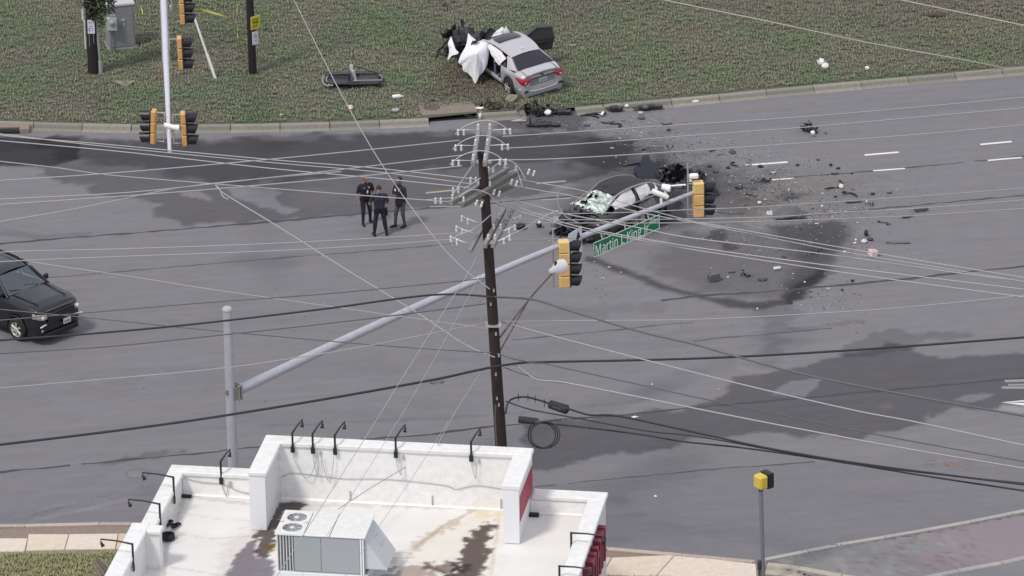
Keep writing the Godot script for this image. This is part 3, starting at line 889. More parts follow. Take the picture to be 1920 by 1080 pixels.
func build_building():
	var at: Vector3 = Vector3(-7.15, 5.2, 23.27)
	at.y = 0
	var t := thing("white_building", "white flat-roofed commercial building with stepped parapets and a stained white roof", "building", at, bturn)
	var white := mat(0.80, 0.80, 0.80, 0.7, 0, soft, 0.3)
	var copem := mat(0.84, 0.84, 0.83, 0.6, 0, soft, 0.4)
	var inner := mat(0.92, 0.92, 0.915, 0.75, 0, soft, 0.5)
	# outer walls
	var m := MB.new()
	wall_box(m, 0.03, 7.75, 0.03, 0.42, 0, 5.06)
	wall_box(m, 0.03, 0.45, 0.42, 2.58, 0, 5.06)
	wall_box(m, 7.35, 7.75, 0.42, 2.58, 0, 5.06)
	wall_box(m, -2.77, 0.03, 0.13, 0.5, 0, 4.02)
	wall_box(m, -2.77, -2.42, 0.5, 5.0, 0, 4.02)
	wall_box(m, -2.82, -2.42, 5.0, 14, 0, 4.42)
	wall_box(m, -2.42, -2.0, 5.12, 5.42, 3.3, 4.42)
	wall_box(m, 7.75, 9.87, 0.08, 0.5, 0, 3.82)
	wall_box(m, 9.5, 9.87, 0.5, 14, 0, 3.82)
	wall_box(m, -2.82, 9.87, 14.0, 14.3, 0, 3.82)
	part("wall", m, white, t)
	# parapet copings
	for c in [[-0.02, 7.8, -0.02, 0.5, 5.06, 5.2], [-0.02, 0.52, 0.5, 2.62, 5.06, 5.2], [7.28, 7.83, 0.5, 2.62, 5.04, 5.2],
			[-2.83, -0.02, 0.08, 0.58, 4.02, 4.15], [-2.83, -2.36, 0.58, 5.0, 4.02, 4.15], [-2.88, -2.36, 5.0, 14, 4.42, 4.55], [-2.36, -1.95, 5.06, 5.48, 4.42, 4.55],
			[7.8, 9.94, 0.02, 0.56, 3.82, 3.95], [9.43, 9.94, 0.56, 14, 3.82, 3.95]]:
		m = MB.new()
		wall_box(m, c[0], c[1], c[2], c[3], c[4], c[5], 0.025)
		part("coping", m, copem, t)
	# inner parapet faces, skimmed with membrane, slightly proud
	m = MB.new()
	wall_box(m, 0.45, 7.35, 0.42, 0.445, 3.4, 5.05)
	wall_box(m, -2.4, 0.03, 0.5, 0.525, 3.4, 4.0)
	wall_box(m, 7.76, 9.48, 0.5, 0.525, 3.4, 3.8)
	# cant strips
	for c in [[0.45, 7.35, 0.445], [-2.4, 0.0, 0.525], [7.76, 9.48, 0.525]]:
		m.quad(Vector3(c[0], 3.4, c[2] + 0.05), Vector3(c[1], 3.4, c[2] + 0.05), Vector3(c[1], 3.46, c[2]), Vector3(c[0], 3.46, c[2]))
	part("parapet_lining", m, inner, t)
	# low base of the tall returns
	for c in [[0.0, 0.47], [7.32, 7.77]]:
		m = MB.new()
		wall_box(m, c[0], c[1], 2.58, 2.61, 3.4, 5.04)
		part("return_end", m, mat(0.78, 0.79, 0.82, 0.7), t)
	# block courses on the inside of the left return
	m = MB.new()
	for r in 8:
		for c in 5:
			var off := 0.2 if r % 2 else 0.0
			m.cbox(Vector3(0.455, 3.52 + r * 0.2, 0.66 + c * 0.4 + off * 0.5), Vector3(0.02, 0.19, 0.385), 0.006)
	part("return_blocks", m, mat(0.66, 0.66, 0.68, 0.8, 0, soft, 1.5), t).set_meta("kind", "stuff")
	# red faces
	m = MB.new()
	wall_box(m, 7.752, 7.765, 0.12, 2.35, 3.96, 4.72)
	part("red_panel", m, mat(0.36, 0.028, 0.06, 0.5), t).set_meta("label", "red side face of the tall front parapet")
	# roof membrane with its stains and a painted puddle reflection
	var rn := FastNoiseLite.new()
	rn.seed = 31; rn.frequency = 0.5; rn.fractal_octaves = 5
	var tone := func(x, z):
		var n := rn.get_noise_2d(x, z)
		var n2 := rn.get_noise_2d(x * 0.5 + 40.0, z * 2.2)
		var v := 0.88 + 0.05 * n + 0.045 * n2
		return Color(v, v * 0.985, v * 0.96)
	var marks := [
		["area", [Vector2(-0.55, 3.32), Vector2(-0.05, 2.35), Vector2(0.45, 1), Vector2(1.66, 0.78), Vector2(1.7, 1.77), Vector2(0.7, 2.26), Vector2(0.91, 6.33), Vector2(-0.28, 6.48)], Color(0.86, 0.84, 0.82), 0.3, 0.3],
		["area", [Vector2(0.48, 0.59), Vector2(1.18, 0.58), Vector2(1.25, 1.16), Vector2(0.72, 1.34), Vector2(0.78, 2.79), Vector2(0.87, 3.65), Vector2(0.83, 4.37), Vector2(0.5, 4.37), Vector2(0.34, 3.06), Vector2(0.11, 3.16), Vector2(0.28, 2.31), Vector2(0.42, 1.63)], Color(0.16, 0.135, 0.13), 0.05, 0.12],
		["area", [Vector2(0.07, 3.35), Vector2(0.32, 3.14), Vector2(0.46, 4.34), Vector2(1, 4.38), Vector2(1.51, 6.25), Vector2(-0.13, 6.46), Vector2(-0.07, 4.48)], Color(0.30, 0.28, 0.34), 0.05, 0.1],  # wet puddle, its bluish reflection put into the colour
		["area", [Vector2(0.54, 3.61), Vector2(0.77, 3.23), Vector2(0.97, 3.85), Vector2(0.75, 4.02)], Color(1.1, 0.95, 0.4), 0.06, 0.1],
		["area", [Vector2(5.04, 2.26), Vector2(5.88, 0.88), Vector2(6.86, 0.21), Vector2(7.13, 1.46), Vector2(7.34, 4.12), Vector2(7.34, 5.53), Vector2(4.16, 5.92), Vector2(4.81, 4.44)], Color(0.98, 0.95, 0.88), 0.3, 0.4],
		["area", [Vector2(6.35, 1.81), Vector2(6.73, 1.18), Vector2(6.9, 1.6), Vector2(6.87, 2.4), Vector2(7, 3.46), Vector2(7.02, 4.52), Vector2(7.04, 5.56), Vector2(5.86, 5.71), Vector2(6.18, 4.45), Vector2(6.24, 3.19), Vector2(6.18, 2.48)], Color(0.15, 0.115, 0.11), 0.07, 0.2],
		["area", [Vector2(5.34, 4.16), Vector2(5.79, 3.96), Vector2(6.4, 3.96), Vector2(6.63, 4.42), Vector2(6.09, 4.81), Vector2(5.41, 4.43)], Color(0.35, 0.29, 0.26), 0.1, 0.35],
		["area", [Vector2(4.02, 5.94), Vector2(4.33, 4.78), Vector2(5.07, 4.23), Vector2(5.86, 4.38), Vector2(5.79, 5.72)], Color(0.55, 0.48, 0.47), 0.2, 0.5],
		["area", [Vector2(3.86, 4.27), Vector2(4.38, 3.78), Vector2(4.61, 3.33), Vector2(5.04, 2.26), Vector2(5.79, 1.26), Vector2(5.88, 1.43), Vector2(5.11, 2.69), Vector2(4.69, 3.81), Vector2(4.36, 4.49)], Color(0.78, 0.7, 0.62), 0.12, 0.25],
		["area", [Vector2(6.05, 0.5), Vector2(6.63, 0.24), Vector2(6.87, 0.76), Vector2(6.38, 1.08)], Color(0.98, 0.88, 0.7), 0.15, 0.3],
		["line", [Vector2(6.88, 0.76), Vector2(7, 1.66), Vector2(7.15, 3.44), Vector2(7.38, 5.52)], Color(0.86, 0.83, 0.76), 0.06, 0.05],
		["line", [Vector2(4.89, 3.18), Vector2(5.4, 1.68), Vector2(6.15, 0.48), Vector2(6.63, 0.28)], Color(0.72, 0.69, 0.66), 0.09, 0.08],
		["line", [Vector2(-2.22, 1.7), Vector2(-1.23, 1.95), Vector2(-0.13, 1.99)], Color(0.88, 0.87, 0.86), 0.05, 0.05],
		["line", [Vector2(-1.99, 3.13), Vector2(-0.95, 3.29), Vector2(0.08, 2.99)], Color(0.85, 0.84, 0.83), 0.05, 0.05],
		["line", [Vector2(-1.76, 5.26), Vector2(-0.81, 5.42), Vector2(0.17, 5.72)], Color(0.85, 0.83, 0.82), 0.06, 0.06],
		["line", [Vector2(-2.42, 0.61), Vector2(-1.49, 0.72), Vector2(-0.19, 0.93)], Color(0.8, 0.79, 0.78), 0.12, 0.1],
		["line", [Vector2(0.41, 0.78), Vector2(1.95, 0.67), Vector2(4.11, 0.55), Vector2(6.25, 0.32)], Color(0.84, 0.82, 0.8), 0.14, 0.12],
		["line", [Vector2(-1.75, 6.13), Vector2(-2.18, 3.88), Vector2(-2.22, 2.43), Vector2(-2.33, 0.6)], Color(0.78, 0.77, 0.76), 0.08, 0.06],
		["area", [Vector2(-2.52, 3.2), Vector2(-1.99, 3.13), Vector2(-1.87, 3.66), Vector2(-2.4, 3.73)], Color(0.75, 0.74, 0.73), 0.2, 0.2],
		["line", [Vector2(7.48, 0.72), Vector2(8.13, 0.42), Vector2(9.24, 0.1)], Color(0.8, 0.79, 0.78), 0.1, 0.08],
	]
	var am := marked_sheet(-2.43, 9.51, 0.45, 14.0, 0.06, 0.09, tone, marks, func(x, z): return 3.4 - 0.012 * z, 2.2)
	part("roof_membrane", am, vmat(0.75, grain, 0.8), t)
	# roof vents: dark openings by the left parapet
	m = MB.new()
	m.lathe(Vector3(-2.21, 3.4, 3.49), [Vector2(0.2, 0.0), Vector2(0.19, 0.14), Vector2(0.15, 0.15), Vector2(0.13, 0.05), Vector2(0.0, 0.05)], 14)
	part("roof_vent", m, mat(0.015, 0.015, 0.017, 0.8), t)
	m = MB.new()
	for k in 9:
		var c: Vector3 = Vector3(-2.31, 3.42, 2.6)
		m.box(c + Vector3(rng.randf_range(-0.15, 0.2), 0.02, rng.randf_range(-0.2, 0.25)), Vector3(rng.randf_range(0.04, 0.16), 0.05, rng.randf_range(0.05, 0.2)), Basis(Vector3.UP, rng.randf() * 3))
	part("roof_drain", m, mat(0.02, 0.02, 0.022, 0.8), t)
	for c in [[Vector3(-2.28, 3.44, 0.68), Vector3(0.3, 0.08, 0.1)], [Vector3(7.82, 3.43, 0.71), Vector3(0.42, 0.1, 0.16)]]:
		m = MB.new()
		m.cbox(c[0], c[1], 0.01)
		part("scupper", m, mat(0.02, 0.02, 0.022, 0.8), t)
	# red sign letters standing along the right-hand wall, seen edge on
	var red := mat(0.22, 0.025, 0.055, 0.5)
	var sw := [1.7, 2.6, 3.5, 4.5]
	for i in 4:
		m = MB.new()
		var w: float = sw[i]
		m.cbox(Vector3(9.99, 3.12, w), Vector3(0.22, 1.05, 0.2), 0.01)
		if i < 3:
			m.cbox(Vector3(9.99, 3.12, w + 0.5), Vector3(0.22, 1.05, 0.2), 0.01)
			m.box(Vector3(9.99, 3.5 - 0.2 * (i % 2), w + 0.25), Vector3(0.2, 0.2, 0.3))
		else:
			m.box(Vector3(9.99, 2.72, w + 0.25), Vector3(0.2, 0.2, 0.3))
		part("sign_letter", m, red, t)
	for w in [3.6, 4.0]:
		m = MB.new()
		m.box(Vector3(9.9, 2.2, w), Vector3(0.06, 0.05, 0.18))
		part("wall_bracket", m, mat(0.2, 0.21, 0.24, 0.6), t)

	# goose-neck sign lights
	var lam := mat(0.012, 0.012, 0.014, 0.45)
	var b5 := ["leftmost of three close together on the tall back parapet", "middle one of three close together on the tall back parapet", "right one of three close together on the tall back parapet", "standing alone at the middle of the tall back parapet", "rightmost on the tall back parapet, left of the utility pole"]
	var u5 := [0.87, 1.46, 2.11, 3.88, 6.07]
	for i in 5:
		sign_light(t, Vector3(u5[i], 4.92, 0.53), Vector3(0.12, 0, -1), 5.55, 0.95, b5[i], lam)
	sign_light(t, Vector3(-1.26, 3.82, 0.56), Vector3(0.12, 0, -1), 4.55, 0.85, "on the low back parapet beside the signal pole", lam)
	var l3 := [[Vector3(-2.36, 3.75, 1.9), "farthest of three on the left parapet, over the manhole cover"], [Vector3(-2.36, 3.75, 3.75), "middle one of three on the left parapet"], [Vector3(-2.36, 4.1, 7.2), "nearest of three on the left parapet, over the lawn"]]
	for i in 3:
		var q: Vector3 = l3[i][0]
		sign_light(t, q, Vector3(-1, 0, -0.18), q.y + 0.85, 0.95, l3[i][1], lam)
	sign_light(t, Vector3(9.4, 3.5, 3.55), Vector3(1, 0, 0.16), 4.28, 1.0, "farther of two on the right parapet above the red letters", lam)
	sign_light(t, Vector3(9.4, 3.5, 5.75), Vector3(1, 0, 0.16), 4.28, 0.95, "nearer of two on the right parapet, at the bottom edge", lam)
	# cables hanging on the inner parapet faces
	var cm := mat(0.42, 0.43, 0.44, 0.6)
	m = MB.new()
	cable_loop(m, 0.87, 1.62, 4.9, 0.75, 0.55)
	cable_loop(m, 1.46, 1.66, 4.9, 0.7, 0.55)
	cable_loop(m, 1.7, 2.11, 4.9, 0.85, 0.55)
	cable_loop(m, 3.88, 4.1, 4.9, 0.5, 0.55)
	cable_loop(m, 6.07, 6.28, 4.9, 0.5, 0.55)
	m.tube(smooth_path([Vector3(0.5, 4.1, 0.47), Vector3(0.9, 4.25, 0.47), Vector3(1.6, 4.2, 0.47), Vector3(2.4, 4.15, 0.47), Vector3(3.3, 4.2, 0.47), Vector3(4.2, 4.18, 0.47), Vector3(5.3, 4.1, 0.47), Vector3(5.6, 4.0, 0.47), Vector3(6.2, 4.15, 0.47), Vector3(7.2, 4.05, 0.47)]), 0.011, 5)
	m.tube(smooth_path([Vector3(-2.35, 3.95, 0.55), Vector3(-1.9, 3.85, 0.55), Vector3(-1.2, 3.8, 0.55), Vector3(-0.7, 3.6, 0.55), Vector3(-0.1, 3.55, 0.55)]), 0.012, 5)
	cable_loop(m, -1.26, -1.02, 3.85, 0.4, 0.56)
	for u in [1.66, 4.08, 6.28]:
		m.box(Vector3(u, 4.92, 0.47), Vector3(0.06, 0.12, 0.05))
	for u in [2.5, 4.9, 6.9]:
		m.box(Vector3(u, 3.6, 0.455), Vector3(0.05, 0.3, 0.02))
	m.box(Vector3(-1.0, 3.85, 0.55), Vector3(0.08, 0.12, 0.06))
	part("cable", m, cm, t)

	# rooftop air conditioner
	var a := thing("rooftop_air_conditioner", "pale grey rooftop air conditioning unit with two fans and a sloping intake hood", "air conditioner", t.transform * Vector3(1.43, 3.33, 4.36), bturn)
	var body := mat(0.30, 0.33, 0.345, 0.5, 0, soft, 0.4)
	var lid := mat(0.78, 0.785, 0.77, 0.5, 0, soft, 0.6)
	m = MB.new()
	wall_box(m, -0.02, 2.55, -0.04, 1.56, 0, 0.38, 0.01)
	part("base_kerb", m, mat(0.72, 0.73, 0.74, 0.6), a)
	m = MB.new()
	wall_box(m, 0.52, 2.48, 0.02, 1.5, 0.38, 1.5)
	wall_box(m, 0.0, 0.52, 0.02, 0.12, 0.38, 1.5)
	wall_box(m, 0.02, 0.09, 0.12, 1.42, 0.38, 1.5)
	part("cabinet", m, body, a)
	m = MB.new()
	wall_box(m, 0.5, 1.26, 1.5, 1.515, 0.42, 1.46, 0.005)
	part("access_panel", m, mat(0.305, 0.335, 0.35, 0.5), a)
	m = MB.new()
	wall_box(m, 1.29, 2.36, 1.5, 1.515, 0.42, 1.46, 0.005)
	part("access_panel", m, mat(0.32, 0.345, 0.365, 0.5), a)
	m = MB.new()
	wall_box(m, 2.38, 2.42, 1.5, 1.53, 0.40, 1.48)
	wall_box(m, 2.445, 2.485, 1.5, 1.53, 0.40, 1.48)
	part("corner_trim", m, mat(0.75, 0.77, 0.79, 0.5), a)
	# lid plates
	for c in [[-0.03, 0.78], [0.80, 1.52], [1.54, 2.53]]:
		m = MB.new()
		if c[0] < 0.0:
			# plate with the two fan openings left open
			var plate := CSGBox3D.new()
			for bx in [[-0.03, 0.78, -0.03, 0.1], [-0.03, 0.78, 0.73, 0.78], [-0.03, 0.78, 1.41, 1.54], [-0.03, 0.09, 0.1, 1.41], [0.69, 0.78, 0.1, 1.41]]:
				wall_box(m, bx[0], bx[1], bx[2], bx[3], 1.5, 1.55)
			plate.free()
			for cz in [0.415, 1.095]:
				for k in 24:
					var a0 := TAU * k / 24
					var a1 := TAU * (k + 1) / 24
					var q := []
					for aa in [a0, a1]:
						var dsq := Vector2(cos(aa), sin(aa))
						var sq := dsq / maxf(absf(dsq.x), absf(dsq.y)) * Vector2(0.3, 0.318)
						q.append([Vector3(0.39 + dsq.x * 0.285, 1.545, cz + dsq.y * 0.285), Vector3(0.39 + sq.x, 1.545, cz + sq.y)])
					m.quad(q[0][0], q[0][1], q[1][1], q[1][0])
		else:
			wall_box(m, c[0], c[1], -0.03, 1.54, 1.5, 1.55, 0.012)
		part("lid_plate", m, lid, a)
	m = MB.new()
	wall_box(m, 0.1, 0.69, 0.1, 1.41, 1.3, 1.32)
	part("fan_well", m, mat(0.22, 0.23, 0.25, 0.7), a)
	for cz in [0.415, 1.095]:
		m = MB.new()
		for k in 4:
			var ang = TAU * k / 4 + cz
			var bb := Basis(Vector3.UP, ang) * Basis(Vector3.RIGHT, 0.5)
			m.box(Vector3(0.39, 1.40, cz) + Basis(Vector3.UP, ang) * Vector3(0.15, 0, 0), Vector3(0.24, 0.008, 0.13), bb)
		m.lathe(Vector3(0.39, 1.38, cz), [Vector2(0.075, 0), Vector2(0.075, 0.08), Vector2(0.0, 0.09)], 12)
		var fan := part("fan", m, mat(0.42, 0.43, 0.46, 0.5, 0.3), a)
		m = MB.new()
		for r in [0.1, 0.16, 0.22, 0.275]:
			var ring := []
			for k in 25: ring.append(Vector3(0.39 + cos(TAU * k / 24) * r, 1.548, cz + sin(TAU * k / 24) * r))
			m.tube(ring, 0.006, 4, false)
		for k in 8:
			var d := Vector3(cos(TAU * k / 8), 0, sin(TAU * k / 8))
			m.tube([Vector3(0.39, 1.55, cz) + d * 0.06, Vector3(0.39, 1.55, cz) + d * 0.29], 0.006, 4)
		m.lathe(Vector3(0.39, 1.545, cz), [Vector2(0.07, 0), Vector2(0.07, 0.015), Vector2(0.0, 0.02)], 12)
		part("fan_guard", m, mat(0.72, 0.73, 0.75, 0.5, 0.3), fan)
	# coil grille
	m = MB.new()
	wall_box(m, 0.1, 0.5, 1.38, 1.42, 0.41, 1.47)
	part("coil", m, mat(0.16, 0.165, 0.18, 0.7), a)
	for i in 6:
		m = MB.new()
		wall_box(m, 0.02 + i * 0.085, 0.042 + i * 0.085, 1.42, 1.5, 0.39, 1.5)
		part("grille_bar", m, mat(0.62, 0.64, 0.65, 0.5), a)
	for i in 26:
		m = MB.new()
		wall_box(m, 0.03, 0.47, 1.425, 1.435, 0.42 + i * 0.04, 0.435 + i * 0.04)
		part("grille_fin", m, mat(0.36, 0.37, 0.39, 0.5), a)
	# intake hood on the right end
	m = MB.new()
	var hp := [Vector3(2.5, 1.46, 0.08), Vector3(2.5, 1.46, 1.44), Vector3(3.12, 0.55, 1.44), Vector3(3.12, 0.55, 0.08)]
	m.quad(hp[0], hp[1], hp[2], hp[3])
	var dn := Vector3(-0.02, -0.03, 0)
	m.quad(hp[3] + dn, hp[2] + dn, hp[1] + dn, hp[0] + dn)
	m.quad(hp[3], hp[2], hp[2] + dn, hp[3] + dn)
	m.tri(Vector3(2.49, 1.44, 1.43), Vector3(2.49, 0.55, 1.43), Vector3(3.1, 0.55, 1.43))
	m.tri(Vector3(2.49, 1.44, 0.09), Vector3(3.1, 0.55, 0.09), Vector3(2.49, 0.55, 0.09))
	m.quad(hp[1], hp[1] + dn, hp[2] + dn, hp[2])
	var hood := part("intake_hood", m, mat(0.50, 0.53, 0.56, 0.5), a)
	m = MB.new()
	var du = (hp[1] - hp[0]).normalized()
	var dv = (hp[3] - hp[0]).normalized()
	var nn = dv.cross(du).normalized()
	if nn.y < 0: nn = -nn
	var o: Vector3 = hp[0] + du * 0.36 + dv * 0.30 + nn * 0.008
	for e in [[du * 0.34, dv * 0.012], [dv * 0.30, du * 0.012]]:
		m.quad(o, o + e[0], o + e[0] + e[1], o + e[1])
		var o2: Vector3 = o + (dv * 0.29 if e[0] == du * 0.34 else du * 0.33)
		m.quad(o2, o2 + e[0], o2 + e[0] + e[1], o2 + e[1])
	part("hatch_edge", m, mat(0.3, 0.32, 0.35, 0.5), hood)
	# white litter of membrane and a drain line by the unit
	m = MB.new()
	wall_box(m, 2.6, 2.9, 1.2, 1.5, 0.0, 0.1, 0.02)
	part("pipe_block", m, mat(0.6, 0.58, 0.55, 0.8), a)

func cable_loop(m: MB, u0: float, u1: float, y: float, drop: float, w: float):
	var p := []
	for i in 13:
		var k := float(i) / 12
		p.append(Vector3(lerpf(u0, u1, k) + 0.04 * sin(k * 5.0), y - drop * pow(sin(PI * k), 0.7), w + 0.02 * sin(k * 3.0)))
	m.tube(p, 0.011, 5)

func sign_light(b: Node3D, foot: Vector3, dir: Vector3, top: float, reach: float, label: String, m0: Material):
	var t := thing("sign_light", "black goose-neck sign light " + label, "sign light", b.transform * foot, bturn, "goose-neck sign lights along the parapets")
	var d := dir.normalized()
	var h := top - foot.y
	var m := MB.new()
	m.tube([Vector3(0, 0, 0), Vector3(0, h, 0)], 0.032, 8)
	m.cbox(Vector3(0, 0.1, 0) - d * 0.01, Vector3(0.12, 0.2, 0.03), 0.005, Basis(Vector3.UP, atan2(d.x, d.z)))
	part("post", m, m0, t)
	m = MB.new()
	m.tube([Vector3(0, h - 0.02, 0), d * reach * 0.5 + Vector3(0, h + 0.015, 0), d * reach + Vector3(0, h + 0.0, 0)], [0.03, 0.024, 0.022], 8)
	part("arm", m, m0, t)
	m = MB.new()
	var e := d * reach + Vector3(0, h, 0)
	m.tube([e, e + Vector3(0, -0.1, 0)], 0.014, 6)
	var ax := (Vector3(0, -1, 0) - d * 0.55).normalized()
	var bs := Basis(Quaternion(Vector3.UP, ax))
	m.lathe(e + Vector3(0, -0.1, 0), [Vector2(0.0, -0.02), Vector2(0.035, 0.0), Vector2(0.045, 0.08), Vector2(0.062, 0.13), Vector2(0.05, 0.13), Vector2(0.0, 0.1)], 10, bs)
	part("lamp_head", m, m0, t)


# ------------------------------------------------------------------ signals, poles, wires
var amber: StandardMaterial3D
var black: StandardMaterial3D

# a vehicle signal head: faces +x, hangs with its centre at the origin
func signal_head(label: String, n: int, at: Vector3, turn: float, tube_side := 0.0, depth := 0.34, far := false) -> Node3D:
	var t := thing("traffic_signal", label, "traffic signal", at, turn, "yellow traffic signal heads")
	var pitch := 0.385
	var amber2 := mat(0.80, 0.50, 0.20, 0.5, 0, soft, 1.5)
	for i in n:
		var y := (n - 1) * 0.5 * pitch - i * pitch
		var m := MB.new()
		m.cbox(Vector3(0, y, 0), Vector3(depth, pitch - 0.012, 0.34), 0.03)
		var sec := part("housing", m, mat(0.70, 0.40, 0.14, 0.5, 0, soft, 1.5) if far else (amber if i == 0 else amber2), t)
		m = MB.new()
		m.cbox(Vector3(depth / 2 + 0.012, y, 0), Vector3(0.03, pitch - 0.02, 0.345), 0.008)
		part("door", m, black, sec)
		m = MB.new()
		# tunnel visor: a tube open at the front, cut back underneath
		var nseg := 16
		var r := 0.168
		for k in nseg:
			var a0 := deg_to_rad(-70 + 320.0 * k / nseg)
			var a1 := deg_to_rad(-70 + 320.0 * (k + 1) / nseg)
			var q := []
			for a in [a0, a1]:
				var c := Vector3(0, sin(a) * r, cos(a) * r)
				var len_ := 0.30 + 0.07 * sin(a)
				q.append(Vector3(depth / 2 + 0.02, y, 0) + c)
				q.append(Vector3(depth / 2 + 0.02 + len_, y - 0.03, 0) + c * 0.98)
			m.quad(q[0], q[1], q[3], q[2])
			var w := []
			for v in q: w.append(Vector3(v.x, y + (v.y - y) * 0.95, v.z * 0.95))
			m.quad(w[0], w[2], w[3], w[1])
			m.quad(q[1], w[1], w[3], q[3])
		part("visor", m, black, sec)
		m = MB.new()
		m.lathe(Vector3(depth / 2 + 0.02, y, 0), [Vector2(0.14, 0.0), Vector2(0.1, 0.03), Vector2(0.0, 0.045)], 16, Basis(Vector3.BACK, -PI / 2))
		part("lens", m, [mat(0.10, 0.01, 0.01, 0.2), mat(0.12, 0.07, 0.01, 0.2), mat(0.01, 0.06, 0.03, 0.2), mat(0.01, 0.06, 0.03, 0.2)][i], sec)
	if tube_side != 0.0:
		var m := MB.new()
		var hh := n * pitch * 0.5
		var x := -depth / 2 - 0.16
		m.tube([Vector3(x, -hh - 0.02, 0), Vector3(x, hh + tube_side, 0)], 0.028, 8)
		m.tube([Vector3(x, -hh + 0.06, 0), Vector3(-depth / 2 + 0.01, -hh + 0.06, 0)], 0.02, 6)
		m.tube([Vector3(x, hh - 0.06, 0), Vector3(-depth / 2 + 0.01, hh - 0.06, 0)], 0.02, 6)
		part("mounting_tube", m, mat(0.48, 0.48, 0.5, 0.4, 0.5), t)
	return t

func build_mast_arm():
	amber = mat(0.84, 0.58, 0.22, 0.5, 0, soft, 1.2)
	black = mat(0.014, 0.015, 0.022, 0.4)
	var steel := mat(0.50, 0.51, 0.57, 0.45, 0.2, soft, 0.6)
	var foot: Vector3 = Vector3(-8.36, 0, 19.22)
	var a0: Vector3 = Vector3(-8.36, 4.75, 19.22)
	var a1: Vector3 = Vector3(6.09, 6.4, 7.59)
	var t := thing("signal_mast", "grey steel signal mast behind the white building, its long arm reaching over the road", "signal mast", foot)
	var m := MB.new()
	m.tube([Vector3(0, 0, 0), Vector3(0, 7.42, 0)], [0.17, 0.135], 20)
	m.lathe(Vector3.ZERO, [Vector2(0.32, 0), Vector2(0.32, 0.05), Vector2(0.19, 0.06), Vector2(0.19, 0.2)], 16)
	part("pole", m, steel, t)
	m = MB.new()
	m.lathe(Vector3(0, 7.42, 0), [Vector2(0.15, 0), Vector2(0.15, 0.06), Vector2(0.11, 0.1), Vector2(0.0, 0.11)], 20)
	part("pole_cap", m, mat(0.45, 0.44, 0.45, 0.6), t)
	var d := (a1 - a0).normalized()
	var s := a0 - foot + d * 0.3
	m = MB.new()
	var pts := []
	var rad := []
	for i in 13:
		var k := i / 12.0
		pts.append(s.lerp(a1 - foot, k) + Vector3(0, 0.22 * sin(k * PI), 0))
		rad.append(lerpf(0.155, 0.062, k))
	m.tube(pts, rad, 18)
	part("arm", m, steel, t)
	m = MB.new()
	var bs := Basis(Vector3.UP, atan2(d.x, d.z))
	m.cbox(a0 - foot + d * 0.27, Vector3(0.42, 0.48, 0.05), 0.01, bs)
	m.cbox(a0 - foot + d * 0.19, Vector3(0.42, 0.48, 0.05), 0.01, bs)
	m.box(a0 - foot + d * 0.1, Vector3(0.3, 0.4, 0.2), bs)
	for sx in [-1, 1]:
		for sy in [-1, 1]:
			m.tube([a0 - foot + d * 0.14 + bs * Vector3(sx * 0.17, sy * 0.2, 0), a0 - foot + d * 0.33 + bs * Vector3(sx * 0.17, sy * 0.2, 0)], 0.02, 6)
	part("flange", m, mat(0.3, 0.28, 0.27, 0.6, 0.3), t)
	m = MB.new()
	m.cbox(Vector3(-0.1, 4.85, 0.13), Vector3(0.1, 0.16, 0.08), 0.02)
	part("hand_hole", m, mat(0.2, 0.19, 0.2, 0.6), t)
	# heads
	signal_head("yellow four-section traffic signal hanging near the lane arrow sign on the long mast arm", 4, Vector3(1.61, 5.89, 11.2) + Vector3(0.0, -0.42, 0.1), deg_to_rad(8), 0.42)
	signal_head("yellow three-section traffic signal at the tip of the long mast arm", 3, Vector3(5.85, 6.37, 7.78) + Vector3(0.02, -0.22, 0.05), deg_to_rad(8), 0.62)
	# cameras on the arm
	var wh := mat(0.85, 0.85, 0.84, 0.4)
	var c := thing("traffic_camera", "white bullet traffic camera on the long mast arm, left one of the pair", "camera", Vector3(4.7, 6.24, 8.71) + Vector3(0, 0.1, 0))
	m = MB.new()
	m.tube([Vector3(0, 0, 0), Vector3(-0.02, 0.2, 0)], 0.045, 8)
	part("bracket", m, wh, c)
	m = MB.new()
	m.tube([Vector3(-0.30, 0.44, -0.02), Vector3(-0.26, 0.42, -0.02), Vector3(0.16, 0.24, 0.02), Vector3(0.2, 0.22, 0.02)], [0.08, 0.085, 0.085, 0.06], 12)
	part("camera_housing", m, wh, c)
	c = thing("traffic_camera", "white traffic camera on a side tube near the long arm's tip, right of the pair", "camera", Vector3(5.06, 6.28, 8.42) + Vector3(-0.22, 0.12, 0))
	m = MB.new()
	m.tube([Vector3(0.0, 0, 0), Vector3(-0.02, 0.25, 0)], 0.05, 8)
	m.tube([Vector3(0.1, 0.42, 0), Vector3(0.62, 0.46, 0)], 0.03, 8)
	part("bracket", m, wh, c)
	m = MB.new()
	m.tube([Vector3(-0.12, 0.40, -0.02), Vector3(0.14, 0.36, 0.05)], [0.1, 0.12], 12)
	part("camera_housing", m, wh, c)
	c = thing("detector_unit", "small white box detector on top of the three-section signal at the mast arm tip", "detector", Vector3(5.85, 6.37, 7.78) + Vector3(-0.12, 0.44, 0.05))
	m = MB.new()
	m.cbox(Vector3(0.0, 0.1, 0), Vector3(0.3, 0.15, 0.2), 0.04)
	part("casing", m, wh, c)
	m = MB.new()
	m.tube([Vector3(-0.1, -0.08, 0), Vector3(-0.1, 0.06, 0)], 0.05, 8)
	part("stem", m, wh, c)
	# street name sign
	var hd := Vector3(d.x, 0, d.z).normalized()
	var up := Vector3.UP
	var nrm := hd.cross(up).normalized()
	var sA: Vector3 = Vector3(2.43, 5.98, 10.54)
	var sB: Vector3 = Vector3(4.53, 6.22, 8.84)
	var len_ := sA.distance_to(sB)
	var sg := thing("street_name_sign", "long green street name sign with white lettering hung under the long mast arm", "street sign", (sA + sB) * 0.5 + Vector3(0, -0.36, 0) + nrm * 0.14)
